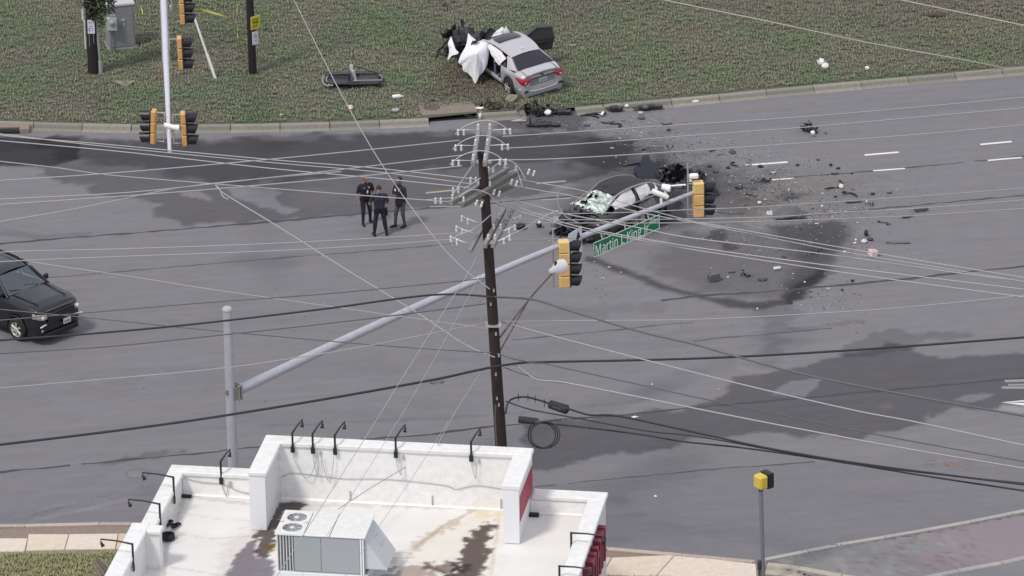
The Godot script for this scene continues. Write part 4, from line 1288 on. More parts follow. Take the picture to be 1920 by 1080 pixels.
	var bb := Basis((sB - sA).normalized(), up, nrm)
	sg.transform.basis = bb
	m = MB.new()
	m.cbox(Vector3.ZERO, Vector3(len_, 0.48, 0.02), 0.004)
	part("board", m, mat(0.012, 0.19, 0.085, 0.4), sg)
	m = MB.new()
	for e in [[0.0, 0.23, len_ - 0.02, 0.022], [0.0, -0.23, len_ - 0.02, 0.022]]: m.box(Vector3(e[0], e[1], 0.013), Vector3(e[2], e[3], 0.006))
	for x in [-1, 1]: m.box(Vector3(x * (len_ / 2 - 0.02), 0, 0.013), Vector3(0.022, 0.438, 0.0065))
	part("border", m, mat(0.8, 0.85, 0.82, 0.4), sg)
	sign_text(sg, "Martin L King Jr", 0.34, len_ * 0.80, Vector3(-len_ * 0.07, -0.045, 0.016))
	sign_text(sg, "Hwy", 0.14, len_ * 0.13, Vector3(len_ * 0.41, 0.10, 0.016))
	for x in [-0.35, 0.0, 0.35]:
		m = MB.new()
		m.tube([Vector3(x * len_, 0.2, -0.03), Vector3(x * len_, 0.42, -0.12)], 0.022, 6)
		part("hanger", m, steel, sg)
	# lane use sign with a left arrow and a straight arrow
	var ls := thing("lane_use_sign", "white lane-use sign with black left and straight arrows on the long mast arm", "traffic sign", Vector3(1.97, 6, 11.02) + Vector3(0, 0, 0.1), deg_to_rad(58))
	m = MB.new()
	m.cbox(Vector3.ZERO, Vector3(0.78, 0.98, 0.015), 0.004)
	part("board", m, mat(0.74, 0.76, 0.84, 0.4), ls)
	m = MB.new()
	var z0 := 0.009
	m.prism([Vector2(0.12, -0.38), Vector2(0.2, -0.38), Vector2(0.2, 0.16), Vector2(0.30, 0.16), Vector2(0.16, 0.42), Vector2(0.02, 0.16), Vector2(0.12, 0.16)], z0, z0 + 0.004)
	m.prism([Vector2(0.119, -0.2), Vector2(0.119, -0.08), Vector2(0.03, 0.02), Vector2(-0.1, 0.06), Vector2(-0.1, 0.15), Vector2(-0.32, 0.02), Vector2(-0.1, -0.12), Vector2(-0.1, -0.03), Vector2(0.0, -0.07)], z0, z0 + 0.004)
	part("arrows", m, black, ls)
	m = MB.new()
	m.box(Vector3(0, 0.05, -0.06), Vector3(0.06, 0.5, 0.1))
	part("bracket", m, steel, ls)

func sign_text(parent: Node3D, s: String, h: float, w: float, at: Vector3):
	var f := SystemFont.new()
	f.font_names = PackedStringArray(["Droid Sans"])
	var tm := TextMesh.new()
	tm.text = s
	tm.font = f
	tm.font_size = 64
	tm.pixel_size = h / 48.0
	tm.depth = 0.004
	var o := part("lettering", tm, mat(0.85, 0.9, 0.87, 0.4), parent)
	o.position = at
	var got := tm.get_aabb().size.x
	if got > 0.01: o.scale.x = w / got

func build_far_mast():
	var pale := mat(0.66, 0.66, 0.74, 0.4, 0.1, soft, 0.6)
	var foot: Vector3 = Vector3(-12.41, 0.2, -21.47)
	var tip: Vector3 = Vector3(-10.89, 6.1, 2.78)
	var t := thing("signal_mast", "pale steel signal mast on the grass bank, its arm pointing straight over the road", "signal mast", foot)
	var m := MB.new()
	m.tube([Vector3(0, 0, 0), Vector3(0, 7.0, 0)], [0.15, 0.12], 16)
	part("pole", m, pale, t)
	m = MB.new()
	m.tube([Vector3(0, 6.3, 0), (tip - foot).lerp(Vector3(0, 6.3, 0), 0.3), tip - foot], [0.135, 0.10, 0.062], 16)
	part("arm", m, pale, t)
	m = MB.new()
	m.lathe(Vector3(-0.1, -0.12, 0.05), [Vector2(0.46, 0), Vector2(0.46, 0.12), Vector2(0.43, 0.16), Vector2(0.0, 0.16)], 20)
	part("footing", m, mat(0.27, 0.19, 0.155, 0.9, 0, blotch, 0.8), t)
	m = MB.new()
	m.tube([Vector3(0.06, 6.2, 1.0), (tip - foot).lerp(Vector3(0, 6.3, 0), 0.1) + Vector3(0.09, -0.03, 0)], 0.012, 5)
	part("conduit", m, black, t)
	var g := 0.0
	for r in [
		["yellow signal head facing right at the top edge, nearest the far mast pole", Vector3(-11.11, 6.2, -10.62), 90.0, 0.12],
		["yellow signal head facing right, second along the far mast arm", Vector3(-10.98, 6.1, -6.39), 90.0, 0.12],
		["yellow signal head facing right at the tip of the far mast arm", Vector3(-10.56, 5.9, 0.21), 90.0, 0.14],
	]:
		var h := signal_head(r[0], 3, r[1], deg_to_rad(4.0), 0.0, 0.17, true)
		h.rotation.z = 0.02
		far_bracket(h, -0.34)
	var h2 := signal_head("yellow signal head facing left at the tip of the far mast arm", 3, Vector3(-11.56, 5.9, -0.03), deg_to_rad(172), 0.0, 0.17, true)
	h2.rotation.z = 0.06
	far_bracket(h2, -0.36)
	var wh := mat(0.85, 0.85, 0.84, 0.4)
	var c := thing("traffic_camera", "white traffic camera on top of the far mast arm tip between two signals", "camera", Vector3(-10.98, 6.2, 1.17))
	m = MB.new()
	m.tube([Vector3(0, -0.05, 0), Vector3(0, 0.12, 0)], 0.06, 8)
	part("bracket", m, wh, c)
	m = MB.new()
	m.tube([Vector3(-0.16, 0.2, 0), Vector3(0.2, 0.12, 0.04)], [0.08, 0.08], 10)
	m.tube([Vector3(0.2, 0.12, 0.04), Vector3(0.32, 0.10, 0.05)], [0.1, 0.1], 10)
	part("camera_housing", m, wh, c)

func far_bracket(h: Node3D, x: float):
	var m := MB.new()
	m.tube([Vector3(x, -0.5, 0), Vector3(x, 0.5, 0)], 0.024, 6)
	for y in [-0.5, 0.5]: m.tube([Vector3(x, y, 0), Vector3(-0.05, y, 0)], 0.02, 6)
	m.box(Vector3(x - 0.05, 0, 0), Vector3(0.1, 0.16, 0.14))
	part("bracket", m, mat(0.45, 0.42, 0.38, 0.5, 0.3), h)

func insulator(m: MB, at: Vector3, r := 0.055, h := 0.2, bs := Basis()):
	m.lathe(at, [Vector2(0.018, 0), Vector2(r * 0.6, 0.01), Vector2(r, h * 0.25), Vector2(r * 0.6, h * 0.4), Vector2(r * 0.95, h * 0.5), Vector2(r * 0.5, h * 0.7), Vector2(r * 0.8, h * 0.78), Vector2(r * 0.5, h), Vector2(0.0, h)], 8, bs)

func build_utility_pole():
	var foot: Vector3 = Vector3(-0.28, 0, 19.57)
	var top: Vector3 = Vector3(-0.79, 12.4, 19.57)
	var t := thing("utility_pole", "tall dark wooden utility pole with three levels of crossarms behind the white building", "utility pole", foot)
	var wood := mat(0.052, 0.032, 0.034, 0.85, 0, bumps, 1.0)
	var armm := mat(0.40, 0.395, 0.39, 0.8, 0, bumps, 2.0)
	var tan_arm := mat(0.27, 0.26, 0.245, 0.85, 0, bumps, 2.0)
	var metal := mat(0.5, 0.5, 0.5, 0.4, 0.5)
	var porc := mat(0.72, 0.73, 0.74, 0.25)
	var m := MB.new()
	m.tube([Vector3.ZERO, (top - foot) * 0.5, top - foot], [0.195, 0.165, 0.135], 14)
	part("pole", m, wood, t)
	# top level: twin arms running across the road direction
	var ax := (top - foot).normalized()
	var side := Vector3(0.06, 0, -1).normalized()
	for s in [-1, 1]:
		m = MB.new()
		var c: Vector3 = Vector3(-0.8, 12.53, 19.57) - foot + Vector3(s * 0.17, 0, 0)
		m.cbox(c, Vector3(0.13, 0.15, 2.75), 0.012, Basis(side.cross(Vector3.UP).normalized(), Vector3.UP, -side))
		part("crossarm", m, armm, t)
	for k in [-1.0, -0.02, 1.0]:
		for s in [-1, 1]:
			m = MB.new()
			var c: Vector3 = Vector3(-0.8, 12.53, 19.57) - foot + Vector3(s * 0.17, 0.06, 0) + side * k * 1.22
			insulator(m, c, 0.055, 0.2)
			part("insulator", m, porc, t)
			for q in 2:
				m = MB.new()
				insulator(m, c + Vector3(s * (0.42 + q * 0.17), -0.16, 0), 0.047, 0.2)
				m.tube([c + Vector3(s * 0.05, 0.0, 0), c + Vector3(s * (0.42 + q * 0.17), 0.02, 0)], 0.012, 5)
				part("strain_insulator", m, porc, t)
	# second level: twin arms turned across the corner
	var dirs := [Vector3(0.54, 0, -0.84).normalized()]
	for s in [-1, 1]:
		m = MB.new()
		var c: Vector3 = Vector3(-0.75, 11.27, 19.57) - foot
		var x = dirs[0].cross(Vector3.UP).normalized()
		m.cbox(c + x * s * 0.19 + dirs[0] * 0.05, Vector3(0.13, 0.15, 3.1), 0.012, Basis(x, Vector3.UP, -dirs[0]))
		part("crossarm", m, armm if s < 0 else tan_arm, t)
	for k in 7:
		var c: Vector3 = Vector3(-0.75, 11.27, 19.57) - foot + dirs[0] * (-1.4 + k * 0.47)
		for s in ([-1, 1] if k % 3 == 0 else []):
			m = MB.new()
			insulator(m, c + dirs[0].cross(Vector3.UP).normalized() * s * 0.19 + Vector3(0, 0.07, 0), 0.045, 0.17)
			part("insulator", m, porc, t)
		if k % 2 == 0:
			for q in 2:
				m = MB.new()
				insulator(m, c + Vector3(0.5 + q * 0.15, -0.05 - q * 0.05, 0.1), 0.047, 0.19, Basis(Vector3.FORWARD, 0.3))
				part("strain_insulator", m, porc, t)
				m = MB.new()
				insulator(m, c + Vector3(-0.5 - q * 0.15, -0.05, -0.1), 0.047, 0.19)
				part("strain_insulator", m, porc, t)
	# flat tan brace plates
	m = MB.new()
	m.cbox(Vector3(-0.73, 10.84, 19.57) - foot + Vector3(0.25, 0.1, -0.35), Vector3(0.22, 0.05, 1.6), 0.01, Basis(Vector3.UP, -0.7) * Basis(Vector3.FORWARD, 0.15))
	part("brace_plate", m, tan_arm, t)
	# third level
	var d3 := Vector3(0.20, 0, -0.98).normalized()
	var x3 := d3.cross(Vector3.UP).normalized()
	for s in [-1, 1]:
		m = MB.new()
		m.cbox(Vector3(-0.69, 9.93, 19.57) - foot + Vector3(0.33 + s * 0.12, 0.05, -0.1), Vector3(0.13, 0.15, 2.9), 0.012, Basis(x3, Vector3.UP, -d3))
		part("crossarm", m, armm, t)
	m = MB.new()
	m.cbox(Vector3(-0.68, 9.8, 19.57) - foot + Vector3(-0.30, 0.0, 0.2), Vector3(0.11, 0.12, 2.2), 0.012, Basis(x3, Vector3.UP, -d3))
	part("crossarm", m, armm, t)
	for k in 3:
		for s in [-1, 1]:
			var c: Vector3 = Vector3(-0.69, 9.93, 19.57) - foot + d3 * (-1.0 + k * 0.8)
			m = MB.new()
			insulator(m, c + Vector3(0.33 + s * 0.1, 0.1, 0), 0.05, 0.18)
			part("insulator", m, porc, t)
			for q in 2:
				m = MB.new()
				insulator(m, c + Vector3(s * (0.68 + q * 0.17), -0.05 + 0.1 * q, 0), 0.047, 0.2)
				m.tube([c + Vector3(s * 0.35, 0.0, 0), c + Vector3(s * (0.68 + q * 0.17), 0.12 + 0.1 * q, 0)], 0.012, 5)
				part("strain_insulator", m, porc, t)
	# jumpers that loop over and between the arms
	m = MB.new()
	var tp: Vector3 = Vector3(-0.8, 12.53, 19.57) - foot
	for k in [-1.0, 0.0, 1.0]:
		var c: Vector3 = tp + side * k * 1.22
		m.tube(smooth_path([c + Vector3(-0.85, -0.05, 0), c + Vector3(-0.55, 0.2, 0), c + Vector3(-0.17, 0.34, 0), c + Vector3(0.17, 0.35, 0), c + Vector3(0.5, 0.22, 0), c + Vector3(0.8, -0.05, 0)], 5), 0.016, 5)
	var c2: Vector3 = Vector3(-0.75, 11.27, 19.57) - foot
	m.tube(smooth_path([c2 + Vector3(-0.6, 0.2, 0.6), c2 + Vector3(-0.1, 0.35, 0.1), c2 + Vector3(0.5, 0.45, -0.9), c2 + Vector3(0.9, 0.35, -1.0), c2 + Vector3(1.2, -0.1, -0.9)], 6), 0.016, 5)
	m.tube(smooth_path([c2 + Vector3(-0.9, -0.1, 0.9), c2 + Vector3(-0.4, 0.25, 0.8), c2 + Vector3(0.1, 0.1, 0.7), c2 + Vector3(0.4, -0.25, 0.6), c2 + Vector3(0.9, -0.3, 0.4)], 6), 0.016, 5)
	m.tube(smooth_path([c2 + Vector3(0.7, 0.3, -0.4), c2 + Vector3(0.95, 0.3, -0.5), c2 + Vector3(1.1, -0.1, -0.3)], 6), 0.014, 5)
	m.tube(smooth_path([tp + Vector3(-0.2, -0.1, 0.9), tp + Vector3(-0.6, -0.7, 0.9), tp + Vector3(-0.85, -1.1, 0.9)], 5), 0.018, 5)
	m.tube(smooth_path([Vector3(-0.72, 10.6, 19.57) - foot + Vector3(0.25, 0, 0.2), Vector3(-0.7, 10.13, 19.57) - foot + Vector3(-0.35, 0, 0.3), Vector3(-0.68, 9.8, 19.57) - foot + Vector3(-0.9, 0.1, 0.3), Vector3(-0.68, 9.6, 19.57) - foot + Vector3(-1.05, 0, 0.3)], 6), 0.016, 5)
	m.tube(smooth_path([Vector3(-0.68, 9.8, 19.57) - foot + Vector3(0.5, 0, 0.2), Vector3(-0.69, 9.97, 19.57) - foot + Vector3(1.0, 0.05, 0.2), Vector3(-0.71, 10.43, 19.57) - foot + Vector3(1.7, 0.0, 0.2), Vector3(-0.72, 10.6, 19.57) - foot + Vector3(2.1, 0, 0.2)], 6), 0.016, 5)
	m.tube(smooth_path([Vector3(-0.74, 11.14, 19.57) - foot + Vector3(2.15, 0, 0.1), Vector3(-0.73, 10.8, 19.57) - foot + Vector3(2.1, 0, 0.1), Vector3(-0.71, 10.38, 19.57) - foot + Vector3(2.3, 0, 0.1), Vector3(-0.7, 10.17, 19.57) - foot + Vector3(2.65, 0, 0.1)], 6), 0.014, 5)
	part("jumper", m, mat(0.5, 0.5, 0.52, 0.5, 0.2), t)
	# hardware
	m = MB.new()
	m.cbox(Vector3(-0.68, 9.66, 19.57) - foot + Vector3(0.05, 0, 0.22), Vector3(0.34, 0.12, 0.08), 0.01).cbox(Vector3(-0.78, 12.08, 19.57) - foot + Vector3(0.0, 0, 0.0), Vector3(0.52, 0.1, 0.1), 0.01)
	m.box(Vector3(-0.57, 6.98, 19.57) - foot + Vector3(0, 0, 0.05), Vector3(0.46, 0.05, 0.35)).tube([Vector3(-0.57, 7.03, 19.57) - foot + Vector3(-0.16, 0, 0.1), Vector3(-0.57, 7.03, 19.57) - foot + Vector3(-0.32, 0.06, 0.1), Vector3(-0.57, 7.1, 19.57) - foot + Vector3(-0.36, 0.12, 0.1)], 0.02, 5)
	for y in [540, 565, 620, 660, 695, 740, 752]:
		m.box(((top - foot) * ((1012.0 - y) / 722.0)) + Vector3(rng.randf_range(-0.05, 0.15), 0, 0.17), Vector3(0.05, 0.1, 0.04))
	part("bolt_plate", m, metal, t)
	m = MB.new()
	m.tube([Vector3(-0.13, 0.3, 0.14), (top - foot) * 0.32 + Vector3(-0.12, 0, 0.14), (top - foot) * 0.36 + Vector3(-0.08, 0, 0.15)], 0.03, 6)
	part("ground_wire_cover", m, mat(0.13, 0.11, 0.11, 0.8), t)
	# street lamp on a bracket
	var e: Vector3 = Vector3(1.33, 8.3, 18.59)
	var b0: Vector3 = Vector3(-0.55, 6.52, 19.57)
	var lamp := thing("street_lamp", "white street lamp on a thin brown bracket bolted to the dark utility pole", "street lamp", b0)
	m = MB.new()
	var mid: Vector3 = b0.lerp(e, 0.55)
	m.tube(smooth_path([Vector3(0.15, 0, 0), mid - b0, e - b0 + (e - b0).normalized() * -0.15], 5), 0.026, 8)
	m.tube([Vector3(-0.53, 6.12, 19.57) - b0 + Vector3(0.15, 0, 0), mid - b0], 0.02, 6)
	part("bracket", m, mat(0.14, 0.115, 0.10, 0.6), lamp)
	m = MB.new()
	var dd := (e - b0); dd.y *= 0.3; dd = dd.normalized()
	var lb := Basis(Quaternion(Vector3.UP, dd))
	m.lathe(e - b0 - dd * 0.26, [Vector2(0.0, 0), Vector2(0.07, 0.01), Vector2(0.1, 0.14), Vector2(0.19, 0.26), Vector2(0.22, 0.42), Vector2(0.17, 0.56), Vector2(0.0, 0.62)], 16, lb)
	part("lamp_housing", m, mat(0.8, 0.8, 0.8, 0.4), lamp)
	m = MB.new()
	m.tube([e - b0 + Vector3(-0.04, 0.12, 0.05), e - b0 + Vector3(-0.04, 0.24, 0.05)], 0.04, 8)
	part("light_sensor", m, black, lamp)

var wire_light: StandardMaterial3D
var wire_grey: StandardMaterial3D
var wire_dark: StandardMaterial3D
var wire_black: StandardMaterial3D

func wire(label: String, pts: Array, r: float, m0: Material, called := "power_line"):
	var m := MB.new()
	var at: Vector3 = pts[0]
	var p := []
	for q in smooth_path(pts, 8): p.append(q - at)
	m.tube(p, r, 6)
	single(called, m, m0, label, "power line" if called == "power_line" else "cable", at, 0.0, "overhead wires strung from the utility pole")

func build_wires():
	wire_light = mat(0.37, 0.37, 0.38, 0.5, 0.2)
	wire_grey = mat(0.36, 0.36, 0.37, 0.6)
	wire_dark = mat(0.12, 0.12, 0.125, 0.7)
	wire_black = mat(0.03, 0.03, 0.033, 0.7)
	var R := 0.0165
	# left of the pole
	wire("pale wire running left from the far end of the pole's top crossarm", [Vector3(-15.63, 12, 20.31), Vector3(-14.71, 12.04, 20.28), Vector3(-11.64, 12.15, 20.15), Vector3(-8.47, 12.28, 19.9), Vector3(-4.87, 12.42, 19.5), Vector3(-1.44, 12.55, 19.03)], R, wire_light)
	wire("pale wire running left from the middle of the pole's top crossarm", [Vector3(-15.51, 12, 21.82), Vector3(-14.6, 12.04, 21.75), Vector3(-11.02, 12.17, 21.74), Vector3(-8.41, 12.28, 21.42), Vector3(-4.84, 12.42, 20.86), Vector3(-1.38, 12.55, 20.23)], R, wire_light)
	wire("pale wire running left from the near end of the pole's top crossarm", [Vector3(-15.48, 12, 22.19), Vector3(-14.57, 12.04, 22.16), Vector3(-10.45, 12.2, 21.99), Vector3(-6.96, 12.33, 21.71), Vector3(-3.91, 12.45, 21.41), Vector3(-1.37, 12.55, 21.08)], R, wire_light)
	wire("grey wire climbing from the left edge to cross under the two palest ones", [Vector3(-15.71, 10.6, 20.29), Vector3(-14.8, 10.67, 20.05), Vector3(-12.51, 10.84, 19.51), Vector3(-9.83, 11.04, 18.63), Vector3(-7.42, 11.22, 18.43), Vector3(-4.92, 11.4, 18.42)], 0.017, wire_grey)
	wire("upper one of two close pale wires falling from the top left corner to the pole", [Vector3(-16.12, 11.5, 14.63), Vector3(-14.73, 11.45, 15.2), Vector3(-12.09, 11.37, 15.73), Vector3(-7.16, 11.21, 16.82), Vector3(-4.01, 11.1, 17.4), Vector3(-1.03, 11, 18.19)], R, wire_light)
	wire("lower one of two close pale wires falling from the top left corner to the pole", [Vector3(-16.1, 11.5, 14.81), Vector3(-15.14, 11.47, 15), Vector3(-12.08, 11.37, 15.9), Vector3(-7.15, 11.2, 17.03), Vector3(-4, 11.1, 17.69), Vector3(-1.11, 11, 18.57)], R * 0.9, wire_light)
	wire("third pale wire falling from the top left towards the pole's second crossarm", [Vector3(-16.06, 11.5, 15.34), Vector3(-15.09, 11.47, 15.57), Vector3(-11.42, 11.35, 16.36), Vector3(-7.14, 11.2, 17.5), Vector3(-4, 11.1, 18.2), Vector3(-1.19, 11, 18.86)], R, wire_light)
	wire("thin pale wire from the wet lane passing in front of the three officers' waists", [Vector3(-16.06, 11, 15.72), Vector3(-13.47, 10.97, 16.54), Vector3(-11.94, 10.94, 17.12), Vector3(-9.25, 10.91, 17.81), Vector3(-6.81, 10.87, 18.35), Vector3(-4.38, 10.84, 18.9), Vector3(-1.43, 10.8, 19.53)], 0.015, wire_grey)
	wire("pale wire from the left edge passing just below the officers' feet to the lowest crossarm", [Vector3(-15.87, 9.3, 19.1), Vector3(-14.13, 9.35, 19.09), Vector3(-11.03, 9.43, 19.24), Vector3(-7.13, 9.54, 19.32), Vector3(-4.02, 9.63, 19.27), Vector3(-1.34, 9.7, 19.12)], R * 0.9, wire_light)
	wire("second pale wire below the officers' feet running to the lowest crossarm", [Vector3(-15.81, 9.3, 19.84), Vector3(-13.67, 9.36, 19.8), Vector3(-11, 9.43, 19.82), Vector3(-7.11, 9.54, 19.9), Vector3(-4.01, 9.63, 19.81), Vector3(-1.4, 9.7, 19.58)], R * 0.9, wire_light)
	wire("thin grey wire reaching the pole just above the long mast arm from the left", [Vector3(-15.72, 8.2, 21.71), Vector3(-13.28, 8.22, 21.31), Vector3(-8.99, 8.25, 20.62), Vector3(-5.59, 8.27, 20.18), Vector3(-1.59, 8.29, 19.42), Vector3(-0.7, 8.3, 19.23)], 0.016, wire_dark)
	wire("dark wire from the left edge meeting the pole just below the long mast arm", [Vector3(-15.64, 7.7, 23.01), Vector3(-14.74, 7.71, 22.84), Vector3(-11.69, 7.73, 22.52), Vector3(-8.95, 7.75, 21.98), Vector3(-4.81, 7.77, 21.05), Vector3(-0.74, 7.8, 19.98)], 0.02, wire_dark)
	wire("thick dark cable running left from the pole just below the signal mast's top", [Vector3(-15.7, 7.8, 22.19), Vector3(-14.79, 7.81, 22.1), Vector3(-11.73, 7.85, 21.75), Vector3(-8.98, 7.89, 21.29), Vector3(-5.59, 7.93, 20.51), Vector3(-2.31, 7.98, 19.68), Vector3(-0.5, 8, 19.98)], 0.03, wire_black, "cable")
	wire("thick black cable bundle running left across the signal mast low in the picture", [Vector3(-15.59, 5.7, 24.99), Vector3(-14.69, 5.71, 24.78), Vector3(-11.69, 5.73, 24.06), Vector3(-8.97, 5.74, 23.28), Vector3(-5.62, 5.77, 22.14), Vector3(-2.41, 5.79, 20.89), Vector3(-1.29, 5.79, 20.33), Vector3(-0.51, 5.8, 19.98)], 0.037, wire_black, "cable")
	wire("thin dark wire falling gently from the left edge to the middle of the pole", [Vector3(-16.27, 6.4, 16.06), Vector3(-15.29, 6.38, 16.35), Vector3(-12.07, 6.32, 17.14), Vector3(-9.18, 6.27, 17.92), Vector3(-3.89, 6.17, 19.13), Vector3(-0.5, 6.1, 19.69)], 0.016, wire_dark)
	wire("faint wire sloping down from above the black vehicle to the pole", [Vector3(-14.46, 7, 14.16), Vector3(-13.74, 6.98, 14.44), Vector3(-11.35, 6.91, 15.28), Vector3(-9.24, 6.85, 16.11), Vector3(-5.7, 6.75, 17.35), Vector3(-0.57, 6.6, 19.1)], 0.013, wire_grey)
	wire("thin pale wire rising from the lower left to a hook on the pole", [Vector3(-15.64, 6.9, 23.63), Vector3(-14.73, 6.91, 23.49), Vector3(-8.96, 6.94, 22.53), Vector3(-6.21, 6.96, 21.76), Vector3(-4.08, 6.98, 20.99), Vector3(-1.74, 6.99, 19.94), Vector3(-0.64, 7, 19.48)], 0.015, wire_grey)
	wire("pale twisted span wire running diagonally from over the wet lane down to the pole", [Vector3(-9.26, 6.4, 6.47), Vector3(-8.93, 6.38, 7.31), Vector3(-7.21, 6.31, 9.9), Vector3(-5.01, 6.21, 13.32), Vector3(-2.88, 6.11, 16.49), Vector3(-1.44, 6.04, 18.83), Vector3(-0.54, 6, 19.77)], 0.022, wire_light)
	wire("short pale tail curling at the upper end of the diagonal span wire", [Vector3(-9.26, 6.4, 6.56), Vector3(-9.1, 6.43, 7.01), Vector3(-8.98, 6.47, 7.71), Vector3(-8.79, 6.5, 8.07)], 0.02, wire_light)
	wire("long thin pale wire falling from the top edge past the officers to the pole", [Vector3(-6.85, 14, 8.52), Vector3(-6.48, 13.61, 9.63), Vector3(-5, 12.05, 13.69), Vector3(-3.76, 10.83, 16.51), Vector3(-2.46, 9.7, 18.7), Vector3(-1.54, 8.99, 19.8), Vector3(-0.65, 8.4, 20.33)], 0.016, wire_light)
	# thin drops that come down over the building
	wire("thin drop wire from the pole over the left part of the white roof", [Vector3(-0.83, 9.7, 19.94), Vector3(-1.25, 9.48, 21.67), Vector3(-2.44, 8.97, 25.31), Vector3(-4.08, 8.22, 30.3), Vector3(-5.31, 7.64, 33.86), Vector3(-6.62, 7, 37.57)], 0.011, wire_grey)
	wire("very thin drop wire beside it that ends over the tall parapet", [Vector3(-0.84, 9, 20.56), Vector3(-1.08, 8.88, 21.23), Vector3(-2.45, 8.11, 25.69), Vector3(-3.48, 7.54, 28.7), Vector3(-4.76, 6.83, 32.24), Vector3(-5.86, 6.2, 35.26)], 0.008, wire_grey)
	wire("pale drop wire tied to the tall parapet edge right of its middle", [Vector3(-0.47, 5.9, 18.79), Vector3(-0.98, 5.73, 20.32), Vector3(-1.61, 5.53, 22.23), Vector3(-2.2, 5.3, 24.35)], 0.012, wire_light)
	wire("grey lead lying from the parapet edge down across the roof to the air conditioner", [Vector3(-2.2, 5.28, 24.3), Vector3(-2.28, 5.1, 24.24), Vector3(-3.15, 4.6, 24.39), Vector3(-4.19, 4.7, 26.11), Vector3(-4.99, 4.98, 28.03)], 0.012, wire_grey, "cable")
	wire("thin drop wire crossing the roof right of the air conditioner", [Vector3(-1.88, 6.6, 25.72), Vector3(-2.7, 6.37, 28.41), Vector3(-3.7, 6.1, 31.42), Vector3(-4.75, 5.8, 34.53)], 0.008, wire_grey)
	# right of the pole
	wire("topmost pale wire running right from the far end of the pole's top crossarm", [Vector3(-0.2, 12.55, 18.79), Vector3(1.32, 12.53, 18.54), Vector3(4.6, 12.48, 17.97), Vector3(8.21, 12.42, 17.35), Vector3(11.7, 12.37, 16.59), Vector3(16.2, 12.3, 15.48)], R, wire_light)
	wire("second pale wire running right from the middle of the pole's top crossarm", [Vector3(-0.16, 12.55, 19.74), Vector3(1.31, 12.53, 19.54), Vector3(4.57, 12.48, 18.92), Vector3(8.17, 12.42, 18.22), Vector3(11.64, 12.37, 17.43), Vector3(16.12, 12.3, 16.37)], R, wire_light)
	wire("third pale wire running right from the near end of the pole's top crossarm", [Vector3(-0.19, 12.55, 20.67), Vector3(1.29, 12.53, 20.6), Vector3(4.53, 12.48, 20.12), Vector3(8.1, 12.42, 19.47), Vector3(11.55, 12.37, 18.82), Vector3(15.99, 12.3, 17.78)], R, wire_light)
	wire("pale wire falling right from the second crossarm across the front of the dark wreck", [Vector3(0.24, 11.2, 18.76), Vector3(1.45, 11.18, 19.36), Vector3(2.18, 11.16, 19.74), Vector3(3.73, 11.13, 20.99), Vector3(5.22, 11.1, 22.06), Vector3(5.9, 11.09, 22.39), Vector3(8.97, 11.03, 23.88), Vector3(11.86, 10.97, 25.19), Vector3(15.18, 10.9, 26.64)], R * 0.85, wire_light)
	wire("pale wire falling right just under it towards the middle of the wreck", [Vector3(0.08, 11.1, 19.01), Vector3(1.06, 11.08, 19.48), Vector3(1.82, 11.07, 19.86), Vector3(3.72, 11.03, 21.11), Vector3(5.53, 10.99, 22.05), Vector3(9.08, 10.92, 23.96), Vector3(11.86, 10.87, 25.23), Vector3(15.17, 10.8, 26.71)], R * 0.85, wire_grey)
	wire("pale wire crossing the upper part of the green street sign", [Vector3(-0.26, 10.9, 19.33), Vector3(0.81, 10.88, 20.17), Vector3(1.81, 10.86, 20.84), Vector3(3.76, 10.82, 21.83), Vector3(5.2, 10.8, 22.6), Vector3(9.08, 10.72, 23.86), Vector3(12.51, 10.65, 25.17), Vector3(15.23, 10.6, 26.15)], R, wire_light)
	wire("pale wire crossing the lettering of the green street sign", [Vector3(-0.26, 10.8, 19.5), Vector3(0.81, 10.78, 20.5), Vector3(1.72, 10.76, 21.29), Vector3(3.01, 10.74, 22.03), Vector3(5.19, 10.69, 23), Vector3(8.17, 10.64, 24.13), Vector3(10.68, 10.59, 24.97), Vector3(15.2, 10.5, 26.45)], R, wire_light)
	wire("lowest pale wire of the group that crosses the green street sign", [Vector3(-0.34, 10.7, 19.5), Vector3(0.81, 10.68, 20.46), Vector3(1.72, 10.66, 21.24), Vector3(3.08, 10.63, 21.94), Vector3(5.19, 10.59, 22.96), Vector3(8.17, 10.54, 24.2), Vector3(10.67, 10.49, 25.19), Vector3(15.17, 10.4, 26.79)], R, wire_light)
	wire("level pale wire passing just under the dark wreck's windscreen", [Vector3(-0.19, 10.3, 19.25), Vector3(1.44, 10.27, 19.22), Vector3(3.51, 10.23, 19.09), Vector3(5.33, 10.2, 18.89), Vector3(7.53, 10.16, 18.64), Vector3(12.27, 10.07, 17.8), Vector3(16.1, 10, 17)], R * 0.85, wire_light)
	wire("second level pale wire below the dark wreck, above the street sign", [Vector3(-0.2, 10.2, 19.38), Vector3(1.43, 10.17, 19.43), Vector3(4.54, 10.11, 19.39), Vector3(7.5, 10.06, 19.23), Vector3(9.7, 10.02, 18.86), Vector3(12.37, 9.97, 18.48), Vector3(16.04, 9.9, 17.69)], R * 0.85, wire_grey)
	wire("third level pale wire below the dark wreck, touching the street sign's top", [Vector3(-0.2, 10.1, 19.42), Vector3(1.43, 10.07, 19.43), Vector3(4.54, 10.01, 19.43), Vector3(7.49, 9.96, 19.31), Vector3(10, 9.91, 19.07), Vector3(12.19, 9.87, 18.82), Vector3(16, 9.8, 18.16)], R * 0.85, wire_light)
	wire("pale wire from the lowest crossarm running right behind the four-section signal", [Vector3(-0.36, 9.6, 19.59), Vector3(0.34, 9.57, 19.46), Vector3(1.11, 9.53, 19.33), Vector3(1.89, 9.5, 19.2)], R * 0.9, wire_light)
